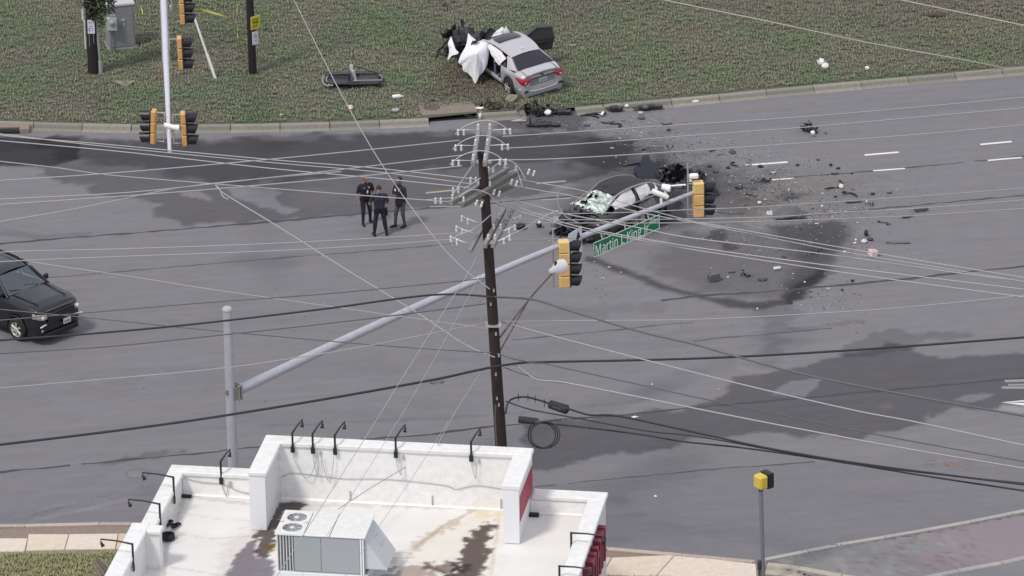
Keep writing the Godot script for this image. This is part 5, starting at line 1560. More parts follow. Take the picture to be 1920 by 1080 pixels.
	wire("pale wire running right from a hook on the pole, level at first then rising", [Vector3(-0.52, 7, 19.45), Vector3(0.61, 6.99, 19.45), Vector3(2.17, 6.98, 19.45), Vector3(5.3, 6.96, 19.47), Vector3(9.39, 6.94, 19.08), Vector3(11.92, 6.92, 18.67), Vector3(16.09, 6.9, 17.75)], 0.015, wire_grey)
	wire("dark cable falling right from the pole above the large wet patch", [Vector3(-0.5, 7.9, 19.74), Vector3(0.62, 7.87, 19.92), Vector3(1.69, 7.83, 20.73), Vector3(3.67, 7.77, 22.22), Vector3(5.17, 7.72, 23.08), Vector3(6.49, 7.68, 24.05), Vector3(8.56, 7.61, 25.37), Vector3(11.34, 7.52, 26.69), Vector3(15.09, 7.4, 28.29)], 0.03, wire_dark, "cable")
	wire("thick black cable bundle running right from the pole, nearly level", [Vector3(-0.54, 5.8, 19.98), Vector3(0.27, 5.81, 19.77), Vector3(0.9, 5.82, 19.77), Vector3(4.03, 5.86, 19.84), Vector3(6.85, 5.89, 19.78), Vector3(10.78, 5.94, 19.47), Vector3(16.01, 6, 18.85)], 0.034, wire_black, "cable")
	wire("dark lashed cable from the pole to the splice of the level bundle", [Vector3(-0.5, 6.1, 19.69), Vector3(-0.04, 6, 19.87), Vector3(0.59, 5.86, 19.91), Vector3(0.9, 5.8, 19.81)], 0.02, wire_dark)
	wire("pale cable falling right from the pole, crossing the level black bundle", [Vector3(-0.49, 6.9, 19.09), Vector3(0.6, 6.87, 19.88), Vector3(1.77, 6.84, 20.67), Vector3(3.88, 6.79, 22.06), Vector3(6.67, 6.72, 23.84), Vector3(9.62, 6.64, 25.54), Vector3(11.44, 6.6, 26.42), Vector3(15.1, 6.5, 28.39)], 0.02, wire_light)
	wire("dark cable falling right from the level bundle's splice", [Vector3(0.82, 5.8, 19.77), Vector3(2.14, 5.77, 20.52), Vector3(3.98, 5.74, 21.57), Vector3(6.02, 5.69, 22.69), Vector3(9.68, 5.62, 24.61), Vector3(11.52, 5.58, 25.51), Vector3(15.23, 5.5, 27.19)], 0.02, wire_dark)
	wire("pale sagging cable that leaves the pole in a slack loop and falls right", [Vector3(-0.29, 5.7, 19.88), Vector3(-0.07, 5.69, 19.6), Vector3(0.19, 5.69, 19.87), Vector3(0.65, 5.67, 20.65), Vector3(1.46, 5.65, 20.91), Vector3(2.58, 5.63, 21.45), Vector3(4.04, 5.59, 22.16), Vector3(6.68, 5.52, 23.47), Vector3(9.41, 5.45, 24.75), Vector3(11.88, 5.39, 25.84), Vector3(15.24, 5.3, 27.18)], 0.021, wire_light)
	wire("short dark tail inside the slack loop beside the pole", [Vector3(-0.28, 5.6, 19.57), Vector3(0.19, 5.58, 20.01), Vector3(1.04, 5.53, 20.5), Vector3(1.66, 5.5, 20.65)], 0.018, wire_dark)
	# service cables with closures at the bottom right
	wire("black cable rising from the pole in a curve into the splice closure, then falling right", [Vector3(-0.25, 4.7, 20.91), Vector3(-0.19, 4.69, 20.19), Vector3(-0.03, 4.68, 19.8), Vector3(0.33, 4.67, 19.67), Vector3(0.72, 4.66, 19.89), Vector3(1.19, 4.65, 20.27), Vector3(1.62, 4.63, 20.53), Vector3(2.22, 4.61, 20.94), Vector3(3.02, 4.59, 21), Vector3(4.92, 4.53, 21.95), Vector3(6.71, 4.47, 22.89), Vector3(7.97, 4.43, 23.46), Vector3(10.32, 4.36, 24.34), Vector3(15.39, 4.2, 25.79)], 0.03, wire_black, "cable")
	wire("thin black cable from the pole running between the two closures", [Vector3(-0.25, 4.6, 19.79), Vector3(0.17, 4.59, 20.17), Vector3(0.7, 4.58, 20.52), Vector3(1.88, 4.55, 21.04), Vector3(3.82, 4.5, 21.9), Vector3(5.43, 4.46, 22.34), Vector3(7.97, 4.39, 23.44), Vector3(10.31, 4.33, 24.38), Vector3(15.4, 4.2, 25.65)], 0.02, wire_black, "cable")
	wire("lowest black cable running right from the coil", [Vector3(0.32, 4.3, 20.61), Vector3(1.44, 4.28, 20.88), Vector3(3.61, 4.24, 21.54), Vector3(4.91, 4.21, 22.07), Vector3(6.72, 4.18, 22.56), Vector3(9.3, 4.12, 23.47), Vector3(11.84, 4.07, 24.51), Vector3(15.39, 4, 25.83)], 0.026, wire_black, "cable")
	wire("thin grey lead rising from the coil to the upper closure's cable", [Vector3(0.55, 4.3, 20.66), Vector3(1.49, 4.34, 20.56), Vector3(2.43, 4.38, 20.54), Vector3(2.9, 4.4, 20.56)], 0.02, wire_dark, "cable")
	wire("thin slack black loop hanging right of the cable coil", [Vector3(1.18, 4.3, 20.65), Vector3(1.32, 4.3, 21.42), Vector3(1.71, 4.3, 21.9), Vector3(1.99, 4.3, 21.76), Vector3(2.11, 4.3, 21.07), Vector3(1.96, 4.3, 20.57)], 0.009, wire_dark, "cable")
	var m := MB.new()
	var c0: Vector3 = Vector3(1.02, 4.6, 20.04)
	var c1: Vector3 = Vector3(1.59, 4.55, 20.42)
	var d := c1 - c0
	m.tube([-d * 0.5, -d * 0.42, d * 0.42, d * 0.5], [0.05, 0.13, 0.14, 0.06], 12)
	var t := thing("splice_closure", "black cable splice closure on the curved cable right of the utility pole", "splice closure", (c0 + c1) * 0.5)
	part("casing", m, wire_black, t)
	m = MB.new()
	m.cbox(Vector3(0, 0.0, 0.0), Vector3(0.3, 0.06, 0.28), 0.01, Basis(Quaternion(Vector3.RIGHT, d.normalized())))
	part("clamp", m, mat(0.06, 0.06, 0.065, 0.6), t)
	t = thing("splice_closure", "black ribbed cable closure just left of the cable coil", "splice closure", Vector3(0.4, 4.3, 20.54))
	m = MB.new()
	m.tube([Vector3(-0.28, 0.04, 0), Vector3(0.3, -0.05, 0)], [0.1, 0.1], 12)
	part("casing", m, wire_black, t)
	for k in 5:
		m = MB.new()
		m.lathe(Vector3(-0.2 + k * 0.1, 0.03 - k * 0.015, 0), [Vector2(0.1, -0.015), Vector2(0.115, -0.012), Vector2(0.115, 0.012), Vector2(0.1, 0.015)], 12, Basis(Vector3.BACK, -PI / 2))
		part("rib", m, mat(0.05, 0.05, 0.055, 0.6), t)
	# coil of spare cable
	m = MB.new()
	for k in 4:
		var ring := []
		var rr := 0.40 + 0.025 * (k % 2)
		for i in 41:
			var a := TAU * i / 40
			ring.append(Vector3(cos(a) * rr + (k - 1.5) * 0.035, sin(a) * rr + 0.015 * k, 0.03 * k))
		m.tube(ring, 0.017, 6, false)
	m.tube(smooth_path([Vector3(-0.3, 0.5, 0), Vector3(-0.42, 0.2, 0), Vector3(-0.44, -0.1, 0), Vector3(-0.3, -0.35, 0)]), 0.017, 6)
	single("cable_coil", m, wire_black, "round coil of spare black cable hanging above the right end of the white parapet", "cable coil", Vector3(0.84, 4.3, 21.63))
	# spacer ties on the curved cable
	t = thing("cable_tie_set", "four upright black ties on the curved black cable beside the utility pole", "cable tie", Vector3(0.41, 4.7, 19.77))
	for q in [Vector3(0.13, 4.7, 19.76), Vector3(0.41, 4.7, 19.77), Vector3(0.62, 4.68, 19.85), Vector3(0.89, 4.66, 20.13)]:
		m = MB.new()
		var v: Vector3 = q - t.position
		m.tube([v + Vector3(0, -0.12, 0), v + Vector3(0, 0.12, 0)], 0.012, 5)
		part("tie", m, wire_black, t)
	# wires over the far grass
	wire("tan wire crossing the grass at the top right down to the kerb", [Vector3(4.79, 3, -20.07), Vector3(5.65, 2.8, -20.01), Vector3(9.5, 2.4, -18.55), Vector3(12.89, 1.6, -18.46), Vector3(16.21, 0.8, -18.75), Vector3(17.91, 0.15, -19.48)], 0.022, mat(0.42, 0.40, 0.30, 0.7))
	wire("tan wire at the top right corner above the grass", [Vector3(13.19, 3, -19.62), Vector3(14.1, 3, -19), Vector3(16.09, 3, -17.6), Vector3(19.29, 3, -15.38)], 0.022, mat(0.42, 0.38, 0.30, 0.7))


# ------------------------------------------------------------------ things standing on the far grass bank
func build_bank_furniture():
	var wood := mat(0.035, 0.024, 0.03, 0.85, 0, bumps, 1.0)
	# left wooden pole
	var foot: Vector3 = Vector3(-14.99, 0.2, -20.55)
	var t := thing("utility_pole", "dark wooden pole with a white tag and leaves, beside the grey cabinet", "utility pole", foot)
	var m := MB.new()
	m.tube([Vector3(0, -0.1, 0), Vector3(0, 9.5, 0)], [0.215, 0.16], 14)
	part("pole", m, wood, t)
	m = MB.new()
	m.tube([Vector3(0.26, -0.05, 0.1), Vector3(0.25, 0.5, 0.1)], 0.07, 8).tube([Vector3(0.25, 0.45, 0.1), Vector3(0.2, 1.6, 0.1), Vector3(0.2, 8.0, 0.1)], 0.04, 8)
	part("conduit", m, mat(0.36, 0.36, 0.37, 0.5), t)
	m = MB.new()
	m.cbox(Vector3(-0.25, 1.5, 0.02), Vector3(0.05, 1.1, 0.08), 0.01).box(Vector3(-0.3, 2.4, 0.02), Vector3(0.06, 0.7, 0.06))
	part("ground_guard", m, mat(0.75, 0.75, 0.72, 0.5), t)
	m = MB.new()
	m.cbox(Vector3(0.0, 1.85, 0.205), Vector3(0.26, 0.52, 0.02), 0.005, Basis(Vector3.UP, -0.1))
	var tg := part("pole_tag", m, mat(0.66, 0.66, 0.74, 0.5), t)
	m = MB.new()
	for r in [[-0.06, 2.02, 0.02, 0.1], [0.02, 2.02, 0.02, 0.1], [-0.05, 1.80, 0.1, 0.02], [0.05, 1.78, 0.02, 0.16], [-0.05, 1.70, 0.09, 0.02], [-0.08, 1.75, 0.02, 0.1], [0.0, 1.88, 0.12, 0.02]]:
		m.box(Vector3(r[0], r[1], 0.218), Vector3(r[2], r[3], 0.006))
	part("tag_marks", m, mat(0.16, 0.15, 0.2, 0.6), tg)
	m = MB.new()
	for r in [[-0.09, 1.35, 0.5], [0.07, 1.4, 0.4]]: m.box(Vector3(r[0], r[1], 0.2), Vector3(0.015, r[2], 0.01))
	part("staple_line", m, mat(0.35, 0.34, 0.38, 0.6), t)
	# leafy branch hanging in front of the pole
	var leaf := MB.new()
	leaf.quad(Vector3(-0.02, 0, 0), Vector3(0.02, 0, 0), Vector3(0.035, 0.06, 0.01), Vector3(-0.035, 0.06, 0.01))
	leaf.tri(Vector3(-0.035, 0.06, 0.01), Vector3(0.035, 0.06, 0.01), Vector3(0, 0.13, 0))
	var b := thing("hanging_foliage", "dark green leafy growth hanging round the left wooden pole at the top edge", "plant", foot + Vector3(0.1, 2.2, 0.1))
	var mm := MultiMesh.new()
	mm.transform_format = MultiMesh.TRANSFORM_3D
	mm.use_colors = true
	mm.mesh = leaf.mesh()
	mm.instance_count = 1500
	for i in 1500:
		var u := rng.randf_range(0.0, 1.0)
		var strand := rng.randi() % 7
		var sx := [-0.25, -0.05, 0.12, 0.3, 0.42, 0.6, 0.75][strand] as float
		var low := [0.35, 0.1, -0.1, -0.3, 0.0, 0.15, 0.5][strand] as float
		var p := Vector3(sx + rng.randfn() * 0.09, lerpf(low, 2.2, u), 0.1 + rng.randfn() * 0.12)
		mm.set_instance_transform(i, Transform3D(Basis.from_euler(Vector3(rng.randf() * 6, rng.randf() * 6, rng.randf() * 6)).scaled(Vector3.ONE * rng.randf_range(0.7, 1.4)), p))
		var v := rng.randf_range(0.6, 1.4)
		mm.set_instance_color(i, Color(0.06 * v, 0.085 * v, 0.045 * v))
	var lo := MultiMeshInstance3D.new()
	lo.name = "leaves"
	lo.multimesh = mm
	lo.material_override = vmat(0.7, null, 1.0, true)
	lo.set_meta("kind", "stuff")
	b.add_child(lo, true)
	m = MB.new()
	for s in 7:
		var sx := [-0.25, -0.05, 0.12, 0.3, 0.42, 0.6, 0.75][s] as float
		m.tube([Vector3(sx * 0.5, 2.4, 0), Vector3(sx, [0.35, 0.1, -0.1, -0.3, 0.0, 0.15, 0.5][s], 0.1)], 0.012, 4)
	part("stem", m, mat(0.06, 0.05, 0.035, 0.9), b)
	# grey utility cabinet and meter box
	var cab := thing("utility_cabinet", "large grey steel utility cabinet on the grass behind the left wooden pole", "utility cabinet", Vector3(-14.11, 0.22, -22.91), 0.22)
	var cg := mat(0.30, 0.31, 0.33, 0.55, 0, blotch, 0.6)
	m = MB.new()
	m.cbox(Vector3(0.03, 0.85, -0.38), Vector3(0.98, 1.7, 0.8), 0.02)
	part("case", m, cg, cab)
	m = MB.new()
	m.cbox(Vector3(0.03, 1.74, -0.38), Vector3(1.04, 0.1, 0.88), 0.02)
	part("roof", m, mat(0.5, 0.5, 0.51, 0.5), cab)
	m = MB.new()
	m.cbox(Vector3(0.03, 0.88, 0.03), Vector3(0.86, 1.5, 0.02), 0.006)
	var dr := part("door", m, mat(0.29, 0.30, 0.32, 0.55, 0, blotch, 0.8), cab)
	m = MB.new()
	m.cbox(Vector3(0.1, 1.15, 0.05), Vector3(0.16, 0.1, 0.03), 0.01).box(Vector3(0.12, 0.98, 0.05), Vector3(0.04, 0.16, 0.03))
	part("handle", m, mat(0.38, 0.38, 0.4, 0.5), dr)
	m = MB.new()
	m.box(Vector3(0.03, 0.02, -0.38), Vector3(1.1, 0.12, 0.95))
	part("plinth", m, mat(0.28, 0.27, 0.26, 0.9), cab)
	var mb := thing("meter_box", "small grey electricity meter box on a post beside the cabinet", "meter box", Vector3(-14.49, 0.2, -22.65))
	m = MB.new()
	m.tube([Vector3(0, 0, 0), Vector3(0, 0.9, 0)], 0.035, 8)
	part("post", m, cg, mb)
	m = MB.new()
	m.cbox(Vector3(0.09, 1.12, 0), Vector3(0.36, 0.5, 0.16), 0.02)
	part("box", m, mat(0.46, 0.47, 0.47, 0.5), mb)
	m = MB.new()
	m.lathe(Vector3(0.1, 1.18, 0.08), [Vector2(0.1, 0), Vector2(0.1, 0.05), Vector2(0.07, 0.08), Vector2(0, 0.09)], 14, Basis(Vector3.RIGHT, PI / 2))
	m.box(Vector3(0.12, 1.42, 0.02), Vector3(0.2, 0.1, 0.1))
	part("meter", m, mat(0.33, 0.34, 0.34, 0.3), mb)
	# second wooden pole with signs
	foot = Vector3(-9.22, 0.2, -20.19)
	t = thing("utility_pole", "dark wooden pole with a yellow sign and a white tag on the grass bank", "utility pole", foot)
	m = MB.new()
	m.tube([Vector3(0, -0.1, 0), Vector3(-0.06, 9.5, 0)], [0.15, 0.12], 14)
	part("pole", m, wood, t)
	m = MB.new()
	m.cbox(Vector3(0.14, 1.42, 0.15), Vector3(0.26, 0.5, 0.015), 0.004, Basis(Vector3.UP, 0.6))
	var pt := part("pole_tag", m, mat(0.62, 0.62, 0.70, 0.5), t)
	m = MB.new()
	for r in [[0.0, 0.12], [0.0, 0.04], [0.02, -0.08], [-0.02, -0.14]]:
		m.box(Vector3(0.145 + r[0], 1.42 + r[1], 0.162), Vector3(0.12, 0.03, 0.006), Basis(Vector3.UP, 0.6))
	part("tag_marks", m, mat(0.2, 0.19, 0.25, 0.6), pt)
	var ys := thing("yellow_sign", "small yellow sign with dark markings nailed to the middle wooden pole", "sign", foot + Vector3(0.15, 2.02, 0.17), 0.75)
	m = MB.new()
	m.cbox(Vector3(0.02, 0, 0), Vector3(0.44, 0.5, 0.015), 0.004)
	part("board", m, mat(0.62, 0.58, 0.18, 0.5), ys)
	m = MB.new()
	m.cbox(Vector3(0.02, 0, 0.009), Vector3(0.38, 0.44, 0.006), 0.002)
	part("face", m, mat(0.52, 0.47, 0.015, 0.5), ys)
	m = MB.new()
	for r in [[-0.08, 0.12, 0.16, 0.03], [0.08, 0.1, 0.1, 0.05], [-0.06, 0.02, 0.12, 0.06], [0.08, 0.0, 0.12, 0.07], [-0.02, -0.12, 0.22, 0.035]]:
		m.box(Vector3(r[0], r[1], 0.014), Vector3(r[2], r[3], 0.005))
	part("sign_marks", m, mat(0.09, 0.08, 0.02, 0.6), ys)
	# guy wire with its white guard
	m = MB.new()
	var g0: Vector3 = Vector3(-10.55, 0.2, -19.71)
	var g1: Vector3 = Vector3(-11.23, 2.4, -20.04)
	t = thing("guy_wire", "stay wire with a long white guard tube slanting out of the grass", "guy wire", g0)
	m.tube([Vector3.ZERO, (g1 - g0) * 0.4], 0.055, 8).tube([(g1 - g0) * 0.4, g1 - g0], 0.042, 8)
	part("guard_tube", m, mat(0.82, 0.82, 0.80, 0.4), t)
	m = MB.new()
	m.tube([(g1 - g0) * -0.12, (g1 - g0) * 2.6], 0.012, 5)
	part("wire", m, mat(0.3, 0.31, 0.31, 0.5), t)
	# yellow tape
	var tape := mat(0.50, 0.49, 0.11, 0.6)
	var tp := func(pts: Array, label: String):
		var mm2 := MB.new()
		var sm := smooth_path(pts, 5)
		for i in sm.size() - 1:
			var a: Vector3 = sm[i]
			var c: Vector3 = sm[i + 1]
			var tw := Vector3(0.018 * cos(i * 0.5), 0.03, 0.02 * sin(i * 0.5))
			mm2.quad(a - tw, c - tw, c + tw, a + tw)
			mm2.quad(a + tw + Vector3(0, 0, -0.003), c + tw + Vector3(0, 0, -0.003), c - tw + Vector3(0, 0, -0.003), a - tw + Vector3(0, 0, -0.003))
		single("yellow_tape", mm2, tape, label, "tape")
	tp.call([Vector3(-11.7, 1.5, -24), Vector3(-11.34, 1.4, -23.92), Vector3(-10.77, 1.2, -23.98), Vector3(-10.28, 1.05, -23.91), Vector3(-9.98, 1, -23.57)], "yellow barrier tape running from the far mast to the tape hanging by the middle pole")
	tp.call([Vector3(-9.86, 1.8, -24.34), Vector3(-9.89, 1.4, -24.19), Vector3(-9.91, 1.2, -23.59), Vector3(-9.95, 1, -23.46), Vector3(-9.85, 0.9, -23.15), Vector3(-9.86, 0.75, -22.77), Vector3(-9.75, 0.7, -22.56), Vector3(-9.35, 0.8, -22.09)], "yellow barrier tape hanging down and tied to the middle wooden pole")
	tp.call([Vector3(-13.72, 1.4, -25.27), Vector3(-13.59, 1.2, -25.24), Vector3(-13.48, 1, -25.15), Vector3(-13.4, 0.9, -24.78)], "short end of yellow tape beside the grey cabinet")


# ------------------------------------------------------------------ vehicles (local: x right, y up, -z forward)
func key(keys: Array, z: float, c: int) -> float:
	if z <= keys[0][0]: return keys[0][c]
	for i in keys.size() - 1:
		if z <= keys[i + 1][0]:
			var t: float = (z - keys[i][0]) / (keys[i + 1][0] - keys[i][0])
			t = t * t * (3.0 - 2.0 * t) * 0.5 + t * 0.5
			return lerpf(keys[i][c], keys[i + 1][c], t)
	return keys[-1][c]

# keys: [z, half width, shoulder height, centre height]; p holds sill, arches [z...], arch r, cabin z0/z1, nose and tail bulges
func car_hull(keys: Array, p: Dictionary, skip: Callable, deform: Callable) -> MB:
	var m := MB.new()
	var z0: float = keys[0][0]
	var z1: float = keys[-1][0]
	var n := int((z1 - z0) / 0.055)
	var rings := []
	for i in n + 1:
		var z := lerpf(z0, z1, float(i) / n)
		var hw := key(keys, z, 1)
		var yb := key(keys, z, 2)
		var yt := key(keys, z, 3)
		var sill: float = p.sill
		for az in p.arches:
			var dz: float = absf(z - az)
			if dz < p.arch_r: sill = maxf(sill, sqrt(p.arch_r * p.arch_r - dz * dz) + 0.32)
		if z > 1.8: sill = lerpf(sill, float(p.get("tail_sill", sill)), clampf((z - 1.8) / 0.25, 0, 1))
		var sl := minf(sill, yb - 0.12)
		var half := [Vector2(0, sl), Vector2(hw * 0.90, sl), Vector2(hw * 0.985, sl + 0.03), Vector2(hw, lerpf(sl, yb, 0.40)), Vector2(hw * 0.992, lerpf(sl, yb, 0.70)), Vector2(hw * 0.965, yb - 0.06), Vector2(hw * 0.93, yb), Vector2(hw * 0.80, lerpf(yb, yt, 0.45)), Vector2(hw * 0.45, lerpf(yb, yt, 0.9)), Vector2(0, yt)]
		var ring := []
		for k in range(9, -1, -1): ring.append(half[k] * Vector2(-1, 1))
		for k in range(1, 10): ring.append(half[k])
		var out := []
		for v in ring:
			var dz := 0.0
			if i == 0: dz = -float(p.nose.call(v.y)) * (1.0 - 0.5 * absf(v.x) / hw)
			if i == n: dz = float(p.tail.call(v.y)) * (1.0 - 0.35 * pow(absf(v.x) / hw, 3.0))
			out.append(deform.call(Vector3(v.x, v.y, z + dz)))
		rings.append(out)
	m.st.set_smooth_group(0)
	for i in n:
		var zc := lerpf(z0, z1, (i + 0.5) / n)
		for k in 18:
			# strips from the left centre top (0) down the left side, under, and up the right side
			var strip: int = 9 - k if k < 9 else k - 8
			# strip 9 hood top .. 1 underside
			if strip >= 7 and zc > p.cab0 and zc < p.cab1: continue
			if skip.call(-1 if k < 9 else 1, strip, zc): continue
			m.quad(rings[i][k], rings[i + 1][k], rings[i + 1][k + 1], rings[i][k + 1])
	# end caps
	for e in [0, n]:
		var r = rings[e]
		for k in 9:
			var a: Vector3 = r[k]
			var b: Vector3 = r[k + 1]
			var c: Vector3 = r[17 - k]
			var d: Vector3 = r[18 - k]
			var cols := 8
			for q in cols:
				var t0 := float(q) / cols
				var t1 := float(q + 1) / cols
				if e == 0: m.quad(a.lerp(d, t0), b.lerp(c, t0), b.lerp(c, t1), a.lerp(d, t1))
				else: m.quad(a.lerp(d, t0), a.lerp(d, t1), b.lerp(c, t1), b.lerp(c, t0))
	m.st.set_smooth_group(-1)
	return m

func wheel(car: Node3D, at: Vector3, r: float, w: float, side: float, rim_mat: Material, spokes := 5) -> Node3D:
	var g := Node3D.new()
	g.name = "wheel"
	var k := 0
	while car.has_node(NodePath(g.name)):
		k += 1
		g.name = "wheel_%03d" % k
	car.add_child(g, true)
	g.position = at
	var ax := Basis(Vector3.BACK, -PI / 2 * side)
	var m := MB.new()
	m.lathe(Vector3.ZERO, [Vector2(r * 0.62, -w / 2), Vector2(r * 0.93, -w / 2), Vector2(r, -w * 0.36), Vector2(r, w * 0.36), Vector2(r * 0.94, w / 2), Vector2(r * 0.70, w * 0.52), Vector2(r * 0.66, w * 0.45)], 28, ax)
	part("tyre", m, mat(0.018, 0.018, 0.02, 0.85), g)
	m = MB.new()
	m.lathe(Vector3.ZERO, [Vector2(r * 0.67, w * 0.46), Vector2(r * 0.65, w * 0.47), Vector2(r * 0.61, w * 0.40), Vector2(r * 0.58, w * 0.1), Vector2(r * 0.58, -w * 0.2)], 28, ax)
	for i in spokes:
		var a := TAU * i / spokes
		for s in [-0.11, 0.11]:
			var d0 := ax * Vector3(cos(a + s * 2.2), 0, sin(a + s * 2.2)) * r * 0.12 + ax * Vector3(0, w * 0.40, 0)
			var d1 := ax * Vector3(cos(a + s), 0, sin(a + s)) * r * 0.62 + ax * Vector3(0, w * 0.42, 0)
			m.tube([d0, d1], [r * 0.055, r * 0.042], 5)
	m.lathe(Vector3.ZERO, [Vector2(r * 0.17, w * 0.3), Vector2(r * 0.16, w * 0.46), Vector2(0.0, w * 0.47)], 12, ax)
	part("rim", m, rim_mat, g)
	m = MB.new()
	m.lathe(Vector3.ZERO, [Vector2(r * 0.57, -w * 0.1), Vector2(0.0, -w * 0.08)], 20, ax)
	part("brake_disc", m, mat(0.02, 0.02, 0.022, 0.7), g)
	return g

# a sheet of quads between two edge curves, bulged along n
func panel(m: MB, e0: Array, e1: Array, cols: int, bulge: float, n: Vector3, wob := 0.0, seed_ := 1.0):
	var g := []
	for i in e0.size():
		var row := []
		for j in cols + 1:
			var t := float(j) / cols
			var v: Vector3 = e0[i].lerp(e1[i], t)
			v += n * bulge * 4.0 * t * (1.0 - t)
			if wob > 0.0: v += n * wob * (sin(i * 1.9 + j * 1.3 + seed_) + sin(i * 0.7 - j * 2.3 + seed_ * 2.0)) * 0.5
			row.append(v)
		g.append(row)
	m.grid(g, wob <= 0.0)

func mirror(v: Vector3) -> Vector3: return Vector3(-v.x, v.y, v.z)

func build_silver_sedan():
	var paint := mat(0.50, 0.49, 0.525, 0.35, 0.25, null, 1.0, 0.6)
	var dark := mat(0.018, 0.018, 0.022, 0.6)
	var car := thing("silver_sedan", "wrecked silver sedan on the grass bank, left side cut open and front crushed", "car", Vector3(0.17, 0.22, -19.52), deg_to_rad(28.9))
	car.rotation = Vector3(deg_to_rad(3.4), deg_to_rad(28.9), deg_to_rad(5.2))
	var crush := func(v: Vector3) -> Vector3:
		if v.z < -0.75:
			var k := clampf((-v.z - 0.75) / 1.3, 0, 1)
			v.z = lerpf(v.z, -0.75 + (v.z + 0.75) * 0.62, k)
			v += Vector3(sin(v.z * 7.0 + v.y * 5.0) * 0.12, sin(v.x * 6.0 + v.z * 9.0) * 0.12 - 0.08, sin(v.x * 4.0 + v.y * 8.0) * 0.14) * k
		return v
	var keys := [[-2.25, 0.72, 0.60, 0.66], [-2.05, 0.84, 0.68, 0.76], [-1.3, 0.895, 0.86, 0.93], [-0.75, 0.90, 0.93, 0.99], [0.3, 0.90, 0.94, 0.96], [1.2, 0.90, 0.97, 1.0], [1.75, 0.885, 0.99, 1.06], [2.15, 0.83, 0.97, 1.055], [2.22, 0.79, 0.93, 1.03]]
	var tail := func(y: float): return 0.10 * smoothstep(0.12, 0.36, y) * (1.0 - smoothstep(0.60, 0.66, y)) + 0.03 * smoothstep(0.9, 1.0, y)
	var prm := {"sill": 0.2, "tail_sill": 0.1, "arches": [-1.35, 1.35], "arch_r": 0.36, "cab0": -0.95, "cab1": 1.72, "nose": func(_y): return 0.05, "tail": tail}
	var skip := func(side: int, strip: int, z: float): return side < 0 and strip >= 3 and z > -0.72 and z < 0.78
	part("body", car_hull(keys, prm, skip, crush), paint, car)
	# floor tub and seats seen through the cut side
	var m := MB.new()
	m.box(Vector3(0, 0.36, 0.4), Vector3(1.62, 0.1, 2.7)).box(Vector3(0.80, 0.62, 0.3), Vector3(0.06, 0.55, 2.2)).box(Vector3(0, 0.8, 1.68), Vector3(1.5, 0.3, 0.1)).box(Vector3(0, 0.7, -0.82), Vector3(1.6, 0.6, 0.12))
	part("interior", m, dark, car)
	for sx in [-0.4, 0.4]:
		m = MB.new()
		m.cbox(Vector3(sx, 0.52, 0.05), Vector3(0.5, 0.2, 0.5), 0.05).cbox(Vector3(sx, 0.86, 0.34), Vector3(0.48, 0.62, 0.16), 0.05, Basis(Vector3.RIGHT, -0.25)).cbox(Vector3(sx, 1.2, 0.44), Vector3(0.26, 0.16, 0.1), 0.03)
		part("front_seat", m, mat(0.022, 0.024, 0.035, 0.8), car)
	m = MB.new()
	m.cbox(Vector3(0, 0.55, 0.98), Vector3(1.35, 0.2, 0.5), 0.05).cbox(Vector3(0, 0.85, 1.32), Vector3(1.35, 0.5, 0.14), 0.05, Basis(Vector3.RIGHT, -0.3))
	part("rear_seat", m, mat(0.025, 0.026, 0.034, 0.8), car)
	# roof
	var rl := [Vector3(-0.58, 1.30, -0.62), Vector3(-0.60, 1.36, -0.2), Vector3(-0.60, 1.385, 0.3), Vector3(-0.58, 1.36, 0.75), Vector3(-0.53, 1.295, 1.1)]
	var rr := []
	for v in rl: rr.append(mirror(v))
	m = MB.new()
	panel(m, smooth_path(rl, 4), smooth_path(rr, 4), 12, 0.045, Vector3.UP)
	var lower := []
	for v in rl: lower.append(v + Vector3(0.03, -0.035, 0))
	var lower2 := []
	for v in lower: lower2.append(mirror(v))
	panel(m, smooth_path(lower2, 4), smooth_path(lower, 4), 12, -0.02, Vector3.UP)
	part("roof", m, paint, car)
	m = MB.new()
	var s0 := [Vector3(-0.46, 1.372, -0.50), Vector3(-0.47, 1.408, -0.28), Vector3(-0.47, 1.425, 0.02)]
	var s1 := []
	for v in s0: s1.append(mirror(v))
	panel(m, s0, s1, 10, 0.034, Vector3.UP)
	part("sunroof", m, mat(0.012, 0.010, 0.02, 0.12), car)
	m = MB.new()
	m.cbox(Vector3(0, 1.405, 0.86), Vector3(0.05, 0.08, 0.14), 0.015)
	part("aerial_fin", m, mat(0.6, 0.6, 0.63, 0.4), car)
	for s in [-1.0, 1.0]:
		var S := Vector3(s, 1, 1)
		# side rail, pillars
		m = MB.new()
		var rail := []
		for v in [Vector3(-0.645, 1.16, -0.95), Vector3(-0.59, 1.30, -0.6), Vector3(-0.615, 1.36, -0.2), Vector3(-0.615, 1.38, 0.3), Vector3(-0.60, 1.35, 0.75), Vector3(-0.56, 1.28, 1.1)]: rail.append(Vector3(-v.x * s, v.y, v.z))
		m.tube(smooth_path(rail, 3), 0.032, 8)
		part("roof_rail", m, paint, car)
		m = MB.new()
		var cp := [Vector3(0.575, 1.28, 1.08) * S, Vector3(0.66, 1.16, 1.42) * S, Vector3(0.74, 1.03, 1.78) * S]
		var cq := [Vector3(0.63, 1.28, 0.86) * S, Vector3(0.74, 1.12, 1.05) * S, Vector3(0.85, 0.97, 1.20) * S]
		panel(m, smooth_path(cp, 4), smooth_path(cq, 4), 4, 0.02, Vector3(s, 0.5, 0))
		var ci := []
		for v in cp: ci.append(v - Vector3(0.04 * s, 0.02, 0))
		var cj := []
		for v in cq: cj.append(v - Vector3(0.05 * s, 0, 0))
		panel(m, smooth_path(cj, 4), smooth_path(ci, 4), 4, 0.0, Vector3(s, 0, 0))
		part("rear_pillar", m, paint, car)
	# rear window
	m = MB.new()
